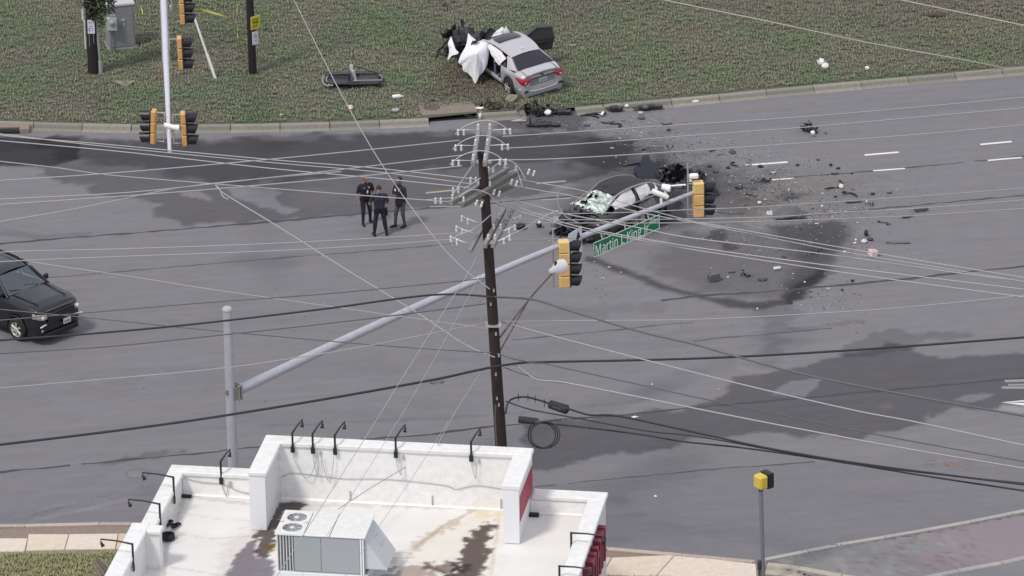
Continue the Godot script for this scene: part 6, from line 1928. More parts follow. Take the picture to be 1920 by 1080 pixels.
	var w0 := [Vector3(-0.52, 1.285, 1.10), Vector3(-0.60, 1.19, 1.38), Vector3(-0.67, 1.055, 1.74)]
	var w1 := []
	for v in w0: w1.append(mirror(v))
	panel(m, smooth_path(w0, 4), smooth_path(w1, 4), 10, 0.045, Vector3(0, 0.7, 0.7))
	part("rear_window", m, mat(0.02, 0.018, 0.03, 0.08), car)
	m = MB.new()
	var wr := smooth_path(w0, 4)
	m.tube(wr, 0.014, 6)
	var wl := []
	for v in wr: wl.append(mirror(v))
	m.tube(wl, 0.014, 6)
	part("window_trim", m, mat(0.03, 0.03, 0.035, 0.5), car)
	# side glass right
	m = MB.new()
	var g0 := [Vector3(0.63, 1.29, -0.55), Vector3(0.635, 1.33, 0.1), Vector3(0.625, 1.31, 0.75), Vector3(0.66, 1.2, 1.0)]
	var g1 := [Vector3(0.84, 0.95, -0.8), Vector3(0.85, 0.95, 0.1), Vector3(0.85, 0.97, 0.75), Vector3(0.84, 1.0, 1.1)]
	panel(m, g0, g1, 4, 0.02, Vector3(1, 0.3, 0))
	part("side_window", m, mat(0.02, 0.02, 0.028, 0.1), car)
	m = MB.new()
	m.tri(Vector3(-0.74, 1.12, 0.86), Vector3(-0.86, 0.98, 0.84), Vector3(-0.86, 0.985, 1.12))
	m.tri(Vector3(-0.74, 1.12, 0.86), Vector3(-0.86, 0.985, 1.12), Vector3(-0.765, 1.10, 1.02))
	part("quarter_window", m, mat(0.02, 0.02, 0.028, 0.1), car)
	# curtain airbag hanging from the left rail
	m = MB.new()
	var a0 := [Vector3(-0.64, 1.30, -0.35), Vector3(-0.65, 1.32, 0.1), Vector3(-0.65, 1.3, 0.5), Vector3(-0.68, 1.2, 0.9)]
	var a1 := [Vector3(-0.76, 1.2, -0.25), Vector3(-0.84, 1.06, 0.1), Vector3(-0.88, 0.92, 0.5), Vector3(-0.88, 0.95, 0.78)]
	panel(m, smooth_path(a0, 4), smooth_path(a1, 4), 8, 0.06, Vector3(-1, 0.2, 0), 0.02, 3.0)
	part("curtain_airbag", m, mat(0.72, 0.71, 0.74, 0.85), car)
	# left sill and torn door parts
	m = MB.new()
	m.cbox(Vector3(-0.86, 0.33, 0.0), Vector3(0.12, 0.14, 1.6), 0.03)
	part("sill", m, paint, car)
	m = MB.new()
	m.tube([Vector3(-0.62, 0.42, -0.1), Vector3(-0.85, 0.9, 0.28)], 0.035, 6).tube([Vector3(-0.84, 0.36, 0.3), Vector3(-0.80, 0.75, 0.22), Vector3(-0.66, 1.3, 0.2)], [0.05, 0.045, 0.03], 6)
	m.box(Vector3(-0.88, 0.45, 0.62), Vector3(0.03, 0.2, 0.12))
	part("centre_pillar", m, mat(0.12, 0.13, 0.22, 0.4), car)
	# boot lid seam, bumper, lights
	m = MB.new()
	m.box(Vector3(0, 0.70, 2.245), Vector3(1.0, 0.24, 0.012))
	part("plate_recess", m, mat(0.30, 0.295, 0.32, 0.4, 0.3), car)
	m = MB.new()
	m.box(Vector3(0, 0.985, 2.25), Vector3(1.3, 0.014, 0.02)).box(Vector3(0, 0.84, 2.262), Vector3(1.15, 0.03, 0.02))
	for sx in [-0.62, 0.62]: m.box(Vector3(sx, 1.03, 1.98), Vector3(0.008, 0.02, 0.5))
	part("boot_seam", m, mat(0.05, 0.05, 0.06, 0.6), car)
	m = MB.new()
	m.box(Vector3(0, 0.885, 2.255), Vector3(0.9, 0.035, 0.03))
	part("chrome_strip", m, mat(0.62, 0.62, 0.65, 0.25, 0.6), car)
	m = MB.new()
	m.cbox(Vector3(0.02, 0.71, 2.257), Vector3(0.34, 0.16, 0.015), 0.004)
	var pl := part("number_plate", m, mat(0.5, 0.52, 0.55, 0.5), car)
	m = MB.new()
	for i in 6: m.box(Vector3(-0.09 + i * 0.045, 0.70, 2.266), Vector3(0.022, 0.06, 0.004))
	part("plate_marks", m, mat(0.12, 0.12, 0.2, 0.5), pl)
	m = MB.new()
	m.lathe(Vector3(0, 0.93, 2.262), [Vector2(0.05, -0.01), Vector2(0.05, 0.012), Vector2(0.0, 0.014)], 12, Basis(Vector3.RIGHT, PI / 2))
	part("badge", m, mat(0.08, 0.08, 0.09, 0.3, 0.5), car)
	for s in [-1.0, 1.0]:
		m = MB.new()
		var tl := smooth_path([Vector3(0.875 * s, 0.90, 1.85), Vector3(0.86 * s, 0.92, 2.03), Vector3(0.80 * s, 0.92, 2.2), Vector3(0.62 * s, 0.90, 2.27), Vector3(0.44 * s, 0.89, 2.28)], 4)
		var tb := smooth_path([Vector3(0.89 * s, 0.86, 1.87), Vector3(0.885 * s, 0.80, 2.05), Vector3(0.83 * s, 0.70, 2.24), Vector3(0.66 * s, 0.70, 2.30), Vector3(0.46 * s, 0.84, 2.29)], 4)
		panel(m, tl, tb, 4, 0.035, Vector3(s * 0.6, 0.1, 0.8))
		var lamp := part("tail_light", m, mat(0.36, 0.012, 0.035, 0.15), car)
		m = MB.new()
		m.cbox(Vector3(0.70 * s, 0.765, 2.31), Vector3(0.12, 0.05, 0.03), 0.012, Basis(Vector3.UP, -0.4 * s))
		part("reversing_lens", m, mat(0.62, 0.45, 0.47, 0.2), lamp)
		m = MB.new()
		m.cbox(Vector3(0.66 * s, 0.42, 2.27), Vector3(0.26, 0.09, 0.06), 0.02, Basis(Vector3.UP, -0.35 * s))
		part("bumper_vent", m, dark, car)
	m = MB.new()
	m.cbox(Vector3(0, 0.14, 2.21), Vector3(1.2, 0.12, 0.10), 0.03)
	part("diffuser", m, mat(0.05, 0.05, 0.065, 0.6), car)
	m = MB.new()
	var lip := []
	for x in [-0.86, -0.72, -0.5, 0.0, 0.5, 0.72, 0.86]: lip.append(Vector3(x, 0.47 - 0.07 * (1.0 if absf(x) < 0.55 else 0.0), 2.36 - 0.30 * pow(absf(x) / 0.86, 3.0)))
	m.tube(smooth_path(lip, 4), 0.022, 6)
	part("bumper_lip", m, mat(0.55, 0.55, 0.58, 0.3, 0.3), car)
	# arches and wheels
	for s in [-1.0, 1.0]:
		m = MB.new()
		var arc := []
		for i in 15: arc.append(Vector3(0.905 * s, 0.32 + sin(PI * i / 14.0) * 0.365, 1.35 + cos(PI * i / 14.0) * 0.365))
		m.tube(arc, 0.022, 6)
		part("wheel_arch", m, mat(0.03, 0.03, 0.035, 0.6), car)
		wheel(car, Vector3(0.85 * s, 0.28, 1.35), 0.345, 0.22, s, mat(0.5, 0.5, 0.53, 0.35, 0.4))
	m = MB.new()
	m.box(Vector3(0, 0.5, 1.35), Vector3(1.36, 0.55, 0.7))
	part("underbody", m, mat(0.01, 0.01, 0.011, 0.8), car)
	# right front door swung open
	m = MB.new()
	var hinge := Vector3(0.88, 0, -0.75)
	var dirv := Vector3(0.93, 0, 0.36).normalized()
	var dp := [hinge + Vector3(0, 0.35, 0), hinge + dirv * 1.05 + Vector3(0, 0.38, 0), hinge + dirv * 1.18 + Vector3(0, 0.85, 0), hinge + dirv * 1.12 + Vector3(0, 1.28, 0), hinge + dirv * 0.55 + Vector3(0, 1.34, 0), hinge + dirv * 0.1 + Vector3(0, 1.0, 0), hinge + Vector3(0, 0.95, 0)]
	var pv := PackedVector2Array()
	for v in dp: pv.append(Vector2((v - hinge).dot(dirv), v.y))
	var dnv := dirv.cross(Vector3.UP).normalized()
	m.prism(pv, -0.05, 0.05, Transform3D(Basis(dirv, Vector3.UP, dnv), hinge))
	var door := part("front_door", m, mat(0.05, 0.05, 0.055, 0.6), car)
	door.set_meta("label", "right front door swung wide open, dark lining showing")
	m = MB.new()
	m.prism(PackedVector2Array([Vector2(0.1, 0.42), Vector2(1.02, 0.42), Vector2(1.1, 0.84), Vector2(0.1, 0.82)]), 0.055, 0.085, Transform3D(Basis(dirv, Vector3.UP, dnv), hinge))
	m.box(hinge + dirv * 0.6 + dnv * 0.09 + Vector3(0, 0.72, 0), Vector3(0.5, 0.05, 0.05), Basis(dirv, Vector3.UP, dnv))
	part("door_lining", m, mat(0.025, 0.025, 0.03, 0.7), door)
	m = MB.new()
	m.tube([hinge + dirv * 0.1 + Vector3(0, 0.97, 0) + dnv * 0.06, hinge + dirv * 0.55 + Vector3(0, 1.31, 0) + dnv * 0.06, hinge + dirv * 1.08 + Vector3(0, 1.26, 0) + dnv * 0.06, hinge + dirv * 1.15 + Vector3(0, 0.88, 0) + dnv * 0.06], 0.02, 6)
	part("door_frame", m, mat(0.1, 0.1, 0.11, 0.5), door)
	# crushed front: bent metal, dashboard, airbags
	var r2 := RandomNumberGenerator.new()
	r2.seed = 5
	for i in 16:
		m = MB.new()
		var c := Vector3(r2.randf_range(-0.85, 0.8), r2.randf_range(0.35, 1.1), r2.randf_range(-1.75, -0.8))
		shard(m, r2, c, r2.randf_range(0.25, 0.6), r2.randf_range(0.1, 0.35), Basis.from_euler(Vector3(r2.randf_range(-1, 1), r2.randf() * 6, r2.randf_range(-1, 1))))
		part("torn_panel", m, [mat(0.03, 0.03, 0.034, 0.5), mat(0.05, 0.05, 0.055, 0.5), mat(0.30, 0.30, 0.33, 0.35, 0.3), mat(0.02, 0.02, 0.025, 0.6)][i % 4], car)
	m = MB.new()
	tangle(m, r2, Vector3(-0.2, 0.72, -1.2), Vector3(0.8, 0.45, 0.45), 46)
	part("engine_bay_wreckage", m, mat(0.025, 0.025, 0.028, 0.6, 0.2), car)
	var inv := car.transform.affine_inverse()
	for q in [[Vector3(-1.67, 0.35, -22.19), 0.62, 0.75, 40], [Vector3(-1.83, 0.2, -21.7), 0.5, 0.5, 26], [Vector3(-1.48, 0.3, -23.11), 0.5, 0.5, 26], [Vector3(-0.91, 0.5, -21.97), 0.6, 0.45, 22]]:
		m = MB.new()
		tangle(m, r2, inv * q[0], Vector3(q[1], q[2], q[1]), q[3])
		part("front_wreckage", m, mat(0.03, 0.03, 0.034, 0.6, 0.1), car)
	for q in [[Vector3(-1.58, 1, -21.87), 0.95, 0.5, 0.4, 0.7], [Vector3(-0.9, 1.1, -21.34), 0.9, 0.35, -0.2, 0.2], [Vector3(-1.82, 0.7, -21.69), 0.7, 0.5, 1.2, 0.9], [Vector3(-1.09, 1.2, -21.24), 0.8, 0.3, 0.1, 0.1]]:
		m = MB.new()
		shard(m, r2, inv * q[0], q[1], q[2], Basis.from_euler(Vector3(q[4], q[3], 0.2)), 0.02, 0.2)
		part("torn_panel", m, mat(0.035, 0.035, 0.04, 0.5), car)
	m = MB.new()
	m.tube(smooth_path([Vector3(-0.9, 1.0, -0.9), Vector3(-0.2, 1.12, -0.98), Vector3(0.5, 1.1, -0.95), Vector3(0.85, 1.0, -0.8)], 4), 0.07, 8)
	part("dashboard_beam", m, mat(0.05, 0.05, 0.055, 0.6), car)
	m = MB.new()
	var ab := [Vector3(-0.15, 1.02, -1.35), Vector3(0.1, 1.22, -1.25), Vector3(0.35, 1.30, -1.25), Vector3(0.5, 1.14, -1.3)]
	var ac := [Vector3(-0.2, 1.0, -1.05), Vector3(0.1, 1.06, -0.95), Vector3(0.35, 1.0, -0.95), Vector3(0.55, 1.02, -1.0)]
	panel(m, smooth_path(ab, 3), smooth_path(ac, 3), 6, 0.1, Vector3(0, 1, 0.2), 0.06, 2.0)
	m.tri(Vector3(0.32, 1.02, -1.1), Vector3(0.62, 1.0, -1.05), Vector3(0.48, 1.38, -1.2))
	part("torn_bonnet_lining", m, mat(0.72, 0.71, 0.73, 0.8), car)
	# white sheets laid over the wreck
	cloth("white_sheet", "large white sheet draped over the crushed left side of the silver sedan", [Vector3(-1.42, 1.2, -21.31), Vector3(-1.26, 1.2, -20.85), Vector3(-1.05, 1.25, -20.31), Vector3(-0.9, 1.35, -20.2), Vector3(-0.72, 1.4, -19.94), Vector3(-0.63, 1.35, -19.63), Vector3(-0.67, 1.2, -19.26), Vector3(-0.71, 1, -19.03), Vector3(-0.77, 0.85, -18.77), Vector3(-0.89, 0.65, -18.77), Vector3(-1.05, 0.5, -18.63), Vector3(-1.19, 0.25, -18.6), Vector3(-1.28, 0.35, -18.83), Vector3(-1.43, 0.45, -19.12), Vector3(-1.62, 0.5, -19.32), Vector3(-1.66, 0.65, -19.47), Vector3(-1.77, 0.7, -19.56), Vector3(-1.73, 0.85, -19.71), Vector3(-1.61, 1, -19.96), Vector3(-1.5, 1.1, -20.3)], Vector3(-1.13, 1.28, -18.62), 0.085, 11, 0.12)
	cloth("white_sheet", "smaller white sheet caught on torn metal left of the large sheet", [Vector3(-2.04, 1.2, -21.01), Vector3(-1.96, 1.1, -20.6), Vector3(-1.88, 1, -20.2), Vector3(-1.77, 0.9, -20.13), Vector3(-1.85, 0.85, -20.05), Vector3(-2, 0.8, -20.08), Vector3(-2.12, 0.65, -20.16), Vector3(-2.18, 0.6, -20.19), Vector3(-2.12, 0.8, -20.31), Vector3(-2.12, 0.9, -20.6), Vector3(-2.16, 1, -20.78)], Vector3(-1.98, 1, -20.21), 0.03, 12, 0.04)
	# black strap trailing from the sheet
	m = MB.new()
	for l in [[Vector3(-2.06, 1.1, -21.17), Vector3(-2.24, 0.9, -21.17), Vector3(-2.4, 0.6, -21.43), Vector3(-2.52, 0.45, -21.68), Vector3(-2.6, 0.3, -21.3)], [Vector3(-2.52, 0.45, -21.68), Vector3(-2.46, 0.4, -21.59), Vector3(-2.5, 0.3, -21.52)], [Vector3(-2, 0.8, -20.58), Vector3(-1.82, 0.6, -20.56), Vector3(-1.67, 0.4, -20.54)]]:
		m.tube(smooth_path(l, 5), 0.035, 6)
	single("trim_strip", m, dark, "bent black trim strip hanging out left of the small white sheet", "car trim")

func cloth(called: String, label: String, outline: Array, centre: Vector3, fold: float, seed_: int, belly := 0.1):
	var cl := MB.new()
	var o := smooth_path(outline + [outline[0]], 5)
	o.resize(o.size() - 1)
	var n := o.size()
	var rings := 12
	var g := []
	for r in rings + 1:
		var t := float(r) / rings
		var row := []
		var win := int(n * 0.09 * (1.0 - t) * (1.0 - t * 0.4)) 
		for k in n + 1:
			var e := Vector3.ZERO
			for w in range(-win, win + 1): e += o[posmod(k + w, n)]
			e /= 2 * win + 1
			var v := centre.lerp(e, t)
			# the middle bellies out over what lies underneath
			v.y += belly * (1.0 - t * t)
			var ang := TAU * k / n
			var drop := clampf((centre.y - v.y) * 1.6 + 0.25, 0.15, 1.0)
			var across := (v.x - centre.x) * 1.0 + (v.z - centre.z) * 0.35
			v += Vector3(-0.2, 0.4, 1.0).normalized() * fold * sin(minf(t * 1.25, 1.0) * PI * 0.5 + 0.0) * (1.0 - 0.5 * t) * drop * (sin(across * 26.0 + v.y * 3.0 + seed_) * 0.6 + sin(across * 47.0 - v.y * 4.0) * 0.3)
			row.append(v - centre)
		g.append(row)
	cl.grid(g)
	single(called, cl, mat(0.80, 0.81, 0.85, 0.9), label, "sheet", centre)

func shard(m: MB, r: RandomNumberGenerator, c: Vector3, l: float, w: float, bs := Basis(), th := 0.02, bend := 0.15):
	# a jagged bent plate
	var n := 5
	var top := []
	var bot := []
	for i in n + 1:
		var t := float(i) / n
		var x := (t - 0.5) * l
		var ww := w * 0.5 * (0.45 + 0.75 * sin(PI * clampf(t * 0.9 + 0.08, 0, 1))) 
		var y := bend * l * (4.0 * (t - 0.5) * (t - 0.5) - 0.5) * r.randf_range(0.6, 1.3)
		top.append(Vector3(x, y, -ww * r.randf_range(0.55, 1.25)))
		bot.append(Vector3(x + r.randf_range(-0.06, 0.06) * l, y + r.randf_range(-0.08, 0.08) * w, ww * r.randf_range(0.55, 1.25)))
	for i in n:
		var q := []
		for v in [top[i], top[i + 1], bot[i + 1], bot[i]]: q.append(c + bs * v)
		var dn: Vector3 = bs * Vector3(0, -th, 0)
		m.quad(q[3], q[2], q[1], q[0])
		m.quad(q[0] + dn, q[1] + dn, q[2] + dn, q[3] + dn)
		m.quad(q[0], q[1], q[1] + dn, q[0] + dn)
		m.quad(q[2], q[3], q[3] + dn, q[2] + dn)
		if i == 0: m.quad(q[3], q[0], q[0] + dn, q[3] + dn)
		if i == n - 1: m.quad(q[1], q[2], q[2] + dn, q[1] + dn)

func tangle(m: MB, r: RandomNumberGenerator, c: Vector3, s: Vector3, n: int):
	# broken machinery: blocks, rods, hoses and bent plates heaped together
	for i in n:
		var p := Vector3(r.randfn() * 0.42, absf(r.randfn()) * 0.42, r.randfn() * 0.42).clamp(Vector3(-1, 0, -1), Vector3(1, 1, 1))
		var at := c + p * s
		var k := (s.x + s.y + s.z) * 0.38
		var bs := Basis.from_euler(Vector3(r.randf() * 6, r.randf() * 6, r.randf() * 6))
		match i % 4:
			0: m.cbox(at, Vector3(r.randf_range(0.1, 0.36), r.randf_range(0.05, 0.13), r.randf_range(0.08, 0.24)) * k, 0.02 * k, bs)
			1: m.tube(smooth_path([at - bs.x * k * r.randf_range(0.2, 0.7), at + bs.y * k * 0.15, at + bs.x * k * r.randf_range(0.2, 0.7)], 3), r.randf_range(0.02, 0.06) * k, 5)
			2: shard(m, r, at, r.randf_range(0.5, 1.3) * k, r.randf_range(0.2, 0.6) * k, bs, 0.015, 0.3)
			3: m.lathe(at, [Vector2(0.0, 0), Vector2(0.16 * k, 0.0), Vector2(0.18 * k, 0.12 * k), Vector2(0.0, 0.14 * k)], 8, bs)

func build_dark_wreck():
	var paint := mat(0.07, 0.068, 0.072, 0.4, 0.1, blotch, 1.0, 0.3)
	var dark := mat(0.014, 0.014, 0.016, 0.7)
	var car := thing("dark_wreck", "wrecked dark grey car in the road with a shattered pale green windscreen", "car", Vector3(3.46, 0, -5.29), deg_to_rad(131))
	car.rotation = Vector3(deg_to_rad(-2.0), deg_to_rad(131), deg_to_rad(-3.0))
	var rr := RandomNumberGenerator.new()
	rr.seed = 19
	var crush := func(v: Vector3) -> Vector3:
		if v.z < -0.9:
			var k := clampf((-v.z - 0.9) / 1.0, 0, 1)
			v.z = lerpf(v.z, -0.9 + (v.z + 0.9) * 0.5, k)
			v += Vector3(sin(v.z * 8.0 + v.y * 6.0) * 0.13, sin(v.x * 6.0 + v.z * 9.0) * 0.13 - 0.16, sin(v.x * 5.0 + v.y * 8.0) * 0.12) * k
		v += Vector3(0, sin(v.z * 5.0 + v.x * 4.0) * 0.012, 0)
		if v.z > 1.3:
			var k2 := clampf((v.z - 1.3) / 0.9, 0, 1)
			v += Vector3(sin(v.z * 6.0 + v.y * 5.0) * 0.08, sin(v.x * 5.0 + v.z * 6.0) * 0.09 - 0.05, -0.25 * k2) * k2
		# right side pushed in
		if v.x < -0.5: v += Vector3(0.10 * exp(-pow((v.z - 0.6) * 1.3, 2.0)), sin(v.z * 9.0) * 0.02, 0)
		return v
	var keys := [[-2.3, 0.74, 0.60, 0.66], [-2.1, 0.86, 0.70, 0.78], [-1.35, 0.915, 0.90, 0.97], [-0.85, 0.92, 0.95, 1.0], [0.4, 0.92, 0.96, 0.98], [1.3, 0.92, 0.99, 1.02], [1.9, 0.9, 1.0, 1.04], [2.3, 0.8, 0.96, 1.02]]
	var prm := {"sill": 0.24, "arches": [-1.4, 1.42], "arch_r": 0.37, "cab0": -0.95, "cab1": 1.6, "nose": func(_y): return 0.05, "tail": func(_y): return 0.06}
	part("body", car_hull(keys, prm, func(_s, _k, _z): return false, crush), paint, car)
	var m := MB.new()
	m.box(Vector3(0, 0.5, 0.3), Vector3(1.6, 0.3, 2.4)).box(Vector3(0, 0.82, -0.85), Vector3(1.5, 0.3, 0.2))
	part("interior", m, dark, car)
	for sx in [-0.4, 0.4]:
		m = MB.new()
		m.cbox(Vector3(sx, 0.7, 0.05), Vector3(0.5, 0.2, 0.5), 0.05).cbox(Vector3(sx, 0.95, 0.34), Vector3(0.48, 0.62, 0.16), 0.05, Basis(Vector3.RIGHT, -0.25))
		part("front_seat", m, mat(0.03, 0.03, 0.034, 0.8), car)
	# roof, buckled at the front
	var rl := [Vector3(-0.56, 1.30, -0.28), Vector3(-0.60, 1.40, 0.05), Vector3(-0.61, 1.43, 0.45), Vector3(-0.59, 1.40, 0.9), Vector3(-0.54, 1.32, 1.25)]
	m = MB.new()
	var e0 := smooth_path(rl, 4)
	var e1 := []
	for v in e0: e1.append(mirror(v) + Vector3(0, 0.02, -0.05))
	var g := []
	for i in e0.size():
		var row := []
		for j in 15:
			var t := j / 14.0
			var v: Vector3 = e0[i].lerp(e1[i], t) + Vector3(0, 0.05 * 4.0 * t * (1 - t), 0)
			var near := exp(-pow(i / 4.5, 2.0))
			v += Vector3(0, (sin(j * 1.1 + i * 0.9) * 0.028 - 0.03) * near, sin(j * 0.8) * 0.06 * near)
			row.append(v)
		g.append(row)
	m.grid(g)
	for i in g.size():
		for j in 15: g[i][j] = g[i][j] - Vector3(0, 0.03, 0)
	m.grid(g, true, true)
	part("roof", m, mat(0.034, 0.032, 0.036, 0.7, 0.0, blotch, 1.5), car)
	m = MB.new()
	m.cbox(Vector3(0.1, 1.42, 0.05), Vector3(0.5, 0.02, 0.22), 0.008, Basis(Vector3.UP, 0.2))
	part("roof_tear", m, mat(0.018, 0.016, 0.02, 0.7), car)
	# shattered windscreen: crazed sheet sagging inwards, with holes at the far side
	m = MB.new()
	var n := FastNoiseLite.new()
	n.seed = 8; n.frequency = 3.2; n.fractal_octaves = 3
	var cols := 26
	var rows := 14
	var W := []
	for i in rows + 1:
		var row := []
		for j in cols + 1:
			var u := float(j) / cols
			var v := float(i) / rows
			var a := Vector3(0.57, 1.31, -0.30).lerp(Vector3(0.72, 0.96, -1.02), v)
			var b := Vector3(-0.55, 1.29, -0.28).lerp(Vector3(-0.72, 0.95, -1.0), v)
			var p := a.lerp(b, u)
			p += Vector3(0, 0.03, -0.06) * 4.0 * u * (1 - u)
			p += Vector3(0, -1, 0.5).normalized() * 0.06 * sin(PI * v) * (0.6 + n.get_noise_2d(u * 3, v * 3))
			p += Vector3(0.2, 0.8, -0.5) * n.get_noise_2d(u * 4 + 20, v * 4) * 0.07
			row.append(p)
		W.append(row)
	for i in rows:
		for j in cols:
			var u := (j + 0.5) / cols
			var v := (i + 0.5) / rows
			var h1 := Vector2((u - 0.17) / 0.07, (v - 0.36) / 0.26).length()
			var h2 := Vector2((u - 0.20) / 0.15, (v - 0.76) / 0.11).length()
			var h3 := Vector2((u - 0.38) / 0.07, (v - 0.25) / 0.12).length()
			if minf(h1, minf(h2, h3)) < 1.0 + 0.25 * n.get_noise_2d(u * 9, v * 9): continue
			var tone := n.get_noise_2d(u * 1.6 + 7, v * 1.6 + 3)
			var c := Color(0.28, 0.37, 0.33).lerp(Color(0.72, 0.78, 0.76), clampf(tone * 2.6 + 0.4 + (0.35 if u < 0.3 and v > 0.5 else 0.0), 0, 1))
			if tone < -0.34: c = Color(0.2, 0.28, 0.25)
			m.st.set_color(c)
			m.quad(W[i][j], W[i + 1][j], W[i + 1][j + 1], W[i][j + 1])
	part("windscreen", m, vmat(0.3, null, 1.0, true), car).set_meta("label", "crazed and sagging windscreen with holes at one side")
	# crumbled glass along the scuttle
	m = MB.new()
	for i in 60:
		m.box(Vector3(rr.randf_range(-0.75, 0.8), rr.randf_range(0.93, 1.0), rr.randf_range(-1.15, -0.95)), Vector3.ONE * rr.randf_range(0.02, 0.06), Basis.from_euler(Vector3(rr.randf() * 6, rr.randf() * 6, 0)))
	var gl := part("glass_crumbs", m, mat(0.62, 0.70, 0.67, 0.2), car)
	gl.set_meta("kind", "stuff")
	# pillars and rails
	for s in [-1.0, 1.0]:
		m = MB.new()
		m.tube(smooth_path([Vector3(0.76 * s, 0.95, -1.05), Vector3(0.68 * s, 1.14, -0.68), Vector3(0.59 * s, 1.31, -0.28), Vector3(0.625 * s, 1.41, 0.1), Vector3(0.63 * s, 1.43, 0.45), Vector3(0.61 * s, 1.40, 0.9), Vector3(0.58 * s, 1.31, 1.28), Vector3(0.72 * s, 1.08, 1.72)], 3), 0.035, 8)
		part("roof_rail", m, mat(0.2, 0.2, 0.2, 0.4, 0.1) if s > 0 else mat(0.3, 0.3, 0.3, 0.4, 0.1), car)
		m = MB.new()
		m.tube([Vector3(0.86 * s, 0.95, 0.42), Vector3(0.72 * s, 1.2, 0.45), Vector3(0.63 * s, 1.42, 0.46)], [0.06, 0.055, 0.045], 6)
		part("centre_pillar", m, mat(0.03, 0.03, 0.033, 0.5), car)
		m = MB.new()
		panel(m, [Vector3(0.58 * s, 1.31, 1.28), Vector3(0.66 * s, 1.2, 1.5), Vector3(0.76 * s, 1.03, 1.8)], [Vector3(0.62 * s, 1.36, 1.0), Vector3(0.76 * s, 1.15, 1.15), Vector3(0.88 * s, 0.97, 1.3)], 4, 0.015, Vector3(s, 0, 0))
		part("rear_pillar", m, paint, car)
	# curtain airbags filling the side windows on the near side
	for z in [[-0.62, 0.36], [0.52, 1.08]]:
		m = MB.new()
		var t0 := []
		var t1 := []
		for i in 7:
			var zz := lerpf(z[0], z[1], i / 6.0)
			var top := 1.37 if z[0] > 0 else lerpf(1.13, 1.39, clampf((zz + 0.62) / 0.7, 0, 1))
			var ins := lerpf(0.60, 0.62, clampf(zz, 0, 1)) + (1.39 - top) * 0.35
			t0.append(Vector3(-ins, top, zz))
			t1.append(Vector3(-0.83, 0.94, zz + 0.05))
		panel(m, t0, t1, 5, 0.03, Vector3(-1, 0, 0), 0.012, z[0])
		part("curtain_airbag", m, mat(0.66, 0.65, 0.67, 0.85), car)
	m = MB.new()
	panel(m, [Vector3(0.6, 1.36, -0.1), Vector3(0.62, 1.40, 0.5), Vector3(0.6, 1.34, 1.1)], [Vector3(0.84, 0.96, -0.3), Vector3(0.84, 0.96, 0.5), Vector3(0.84, 0.98, 1.2)], 4, 0.02, Vector3(1, 0, 0))
	part("side_window", m, mat(0.03, 0.03, 0.035, 0.2), car)
	m = MB.new()
	panel(m, [Vector3(0.53, 1.32, 1.26), Vector3(0.66, 1.06, 1.75)], [Vector3(-0.53, 1.32, 1.26), Vector3(-0.66, 1.06, 1.75)], 8, 0.04, Vector3(0, 0.7, 0.7))
	part("rear_window", m, mat(0.02, 0.02, 0.025, 0.15), car)
	# torn near side doors and folded sheet metal
	for i in 9:
		m = MB.new()
		shard(m, rr, Vector3(-0.98 - 0.15 * rr.randf(), rr.randf_range(0.35, 0.95), rr.randf_range(0.1, 2.0)), rr.randf_range(0.5, 1.0), rr.randf_range(0.25, 0.55), Basis(Vector3.UP, PI / 2 + rr.randf_range(-0.4, 0.4)) * Basis(Vector3.RIGHT, -1.1 + rr.randf_range(-0.4, 0.4)), 0.02, 0.12)
		part("torn_panel", m, [mat(0.045, 0.043, 0.046, 0.35, 0.2), mat(0.09, 0.088, 0.09, 0.4, 0.2), mat(0.03, 0.03, 0.032, 0.5)][i % 3], car)
	m = MB.new()
	m.tube(smooth_path([Vector3(-0.93, 0.98, 0.3), Vector3(-1.0, 1.02, 0.9), Vector3(-0.95, 1.0, 1.5), Vector3(-0.8, 1.05, 1.9)], 4), 0.03, 6)
	part("door_edge", m, mat(0.2, 0.2, 0.2, 0.4, 0.2), car)
	m = MB.new()
	m.tube(smooth_path([Vector3(-0.75, 1.32, 1.30), Vector3(-0.78, 1.2, 1.34), Vector3(-0.8, 1.08, 1.33)], 3), [0.02, 0.02, 0.02, 0.03, 0.05, 0.06, 0.05], 8)
	part("hanging_lining", m, mat(0.75, 0.75, 0.76, 0.7), car)
	# crushed front end
	m = MB.new()
	tangle(m, rr, Vector3(0.0, 0.42, -1.5), Vector3(0.95, 0.5, 0.5), 60)
	part("engine_bay_wreckage", m, mat(0.03, 0.03, 0.033, 0.55, 0.2), car)
	for i in 10:
		m = MB.new()
		shard(m, rr, Vector3(rr.randf_range(-0.9, 0.9), rr.randf_range(0.4, 0.95), rr.randf_range(-2.0, -1.1)), rr.randf_range(0.3, 0.8), rr.randf_range(0.15, 0.4), Basis.from_euler(Vector3(rr.randf_range(-0.9, 0.9), rr.randf() * 6, rr.randf_range(-0.9, 0.9))))
		part("torn_panel", m, [mat(0.04, 0.04, 0.043, 0.4), mat(0.08, 0.08, 0.083, 0.4, 0.2), mat(0.02, 0.02, 0.022, 0.6), mat(0.22, 0.22, 0.23, 0.4, 0.3)][i % 4], car)
	for q in [[Vector3(0.84, 0.31, 1.42), 1.0], [Vector3(-0.84, 0.31, 1.42), -1.0], [Vector3(0.86, 0.33, -1.35), 1.0], [Vector3(-0.9, 0.3, -1.3), -1.0]]:
		wheel(car, q[0], 0.33, 0.22, q[1], mat(0.2, 0.2, 0.21, 0.35, 0.5))

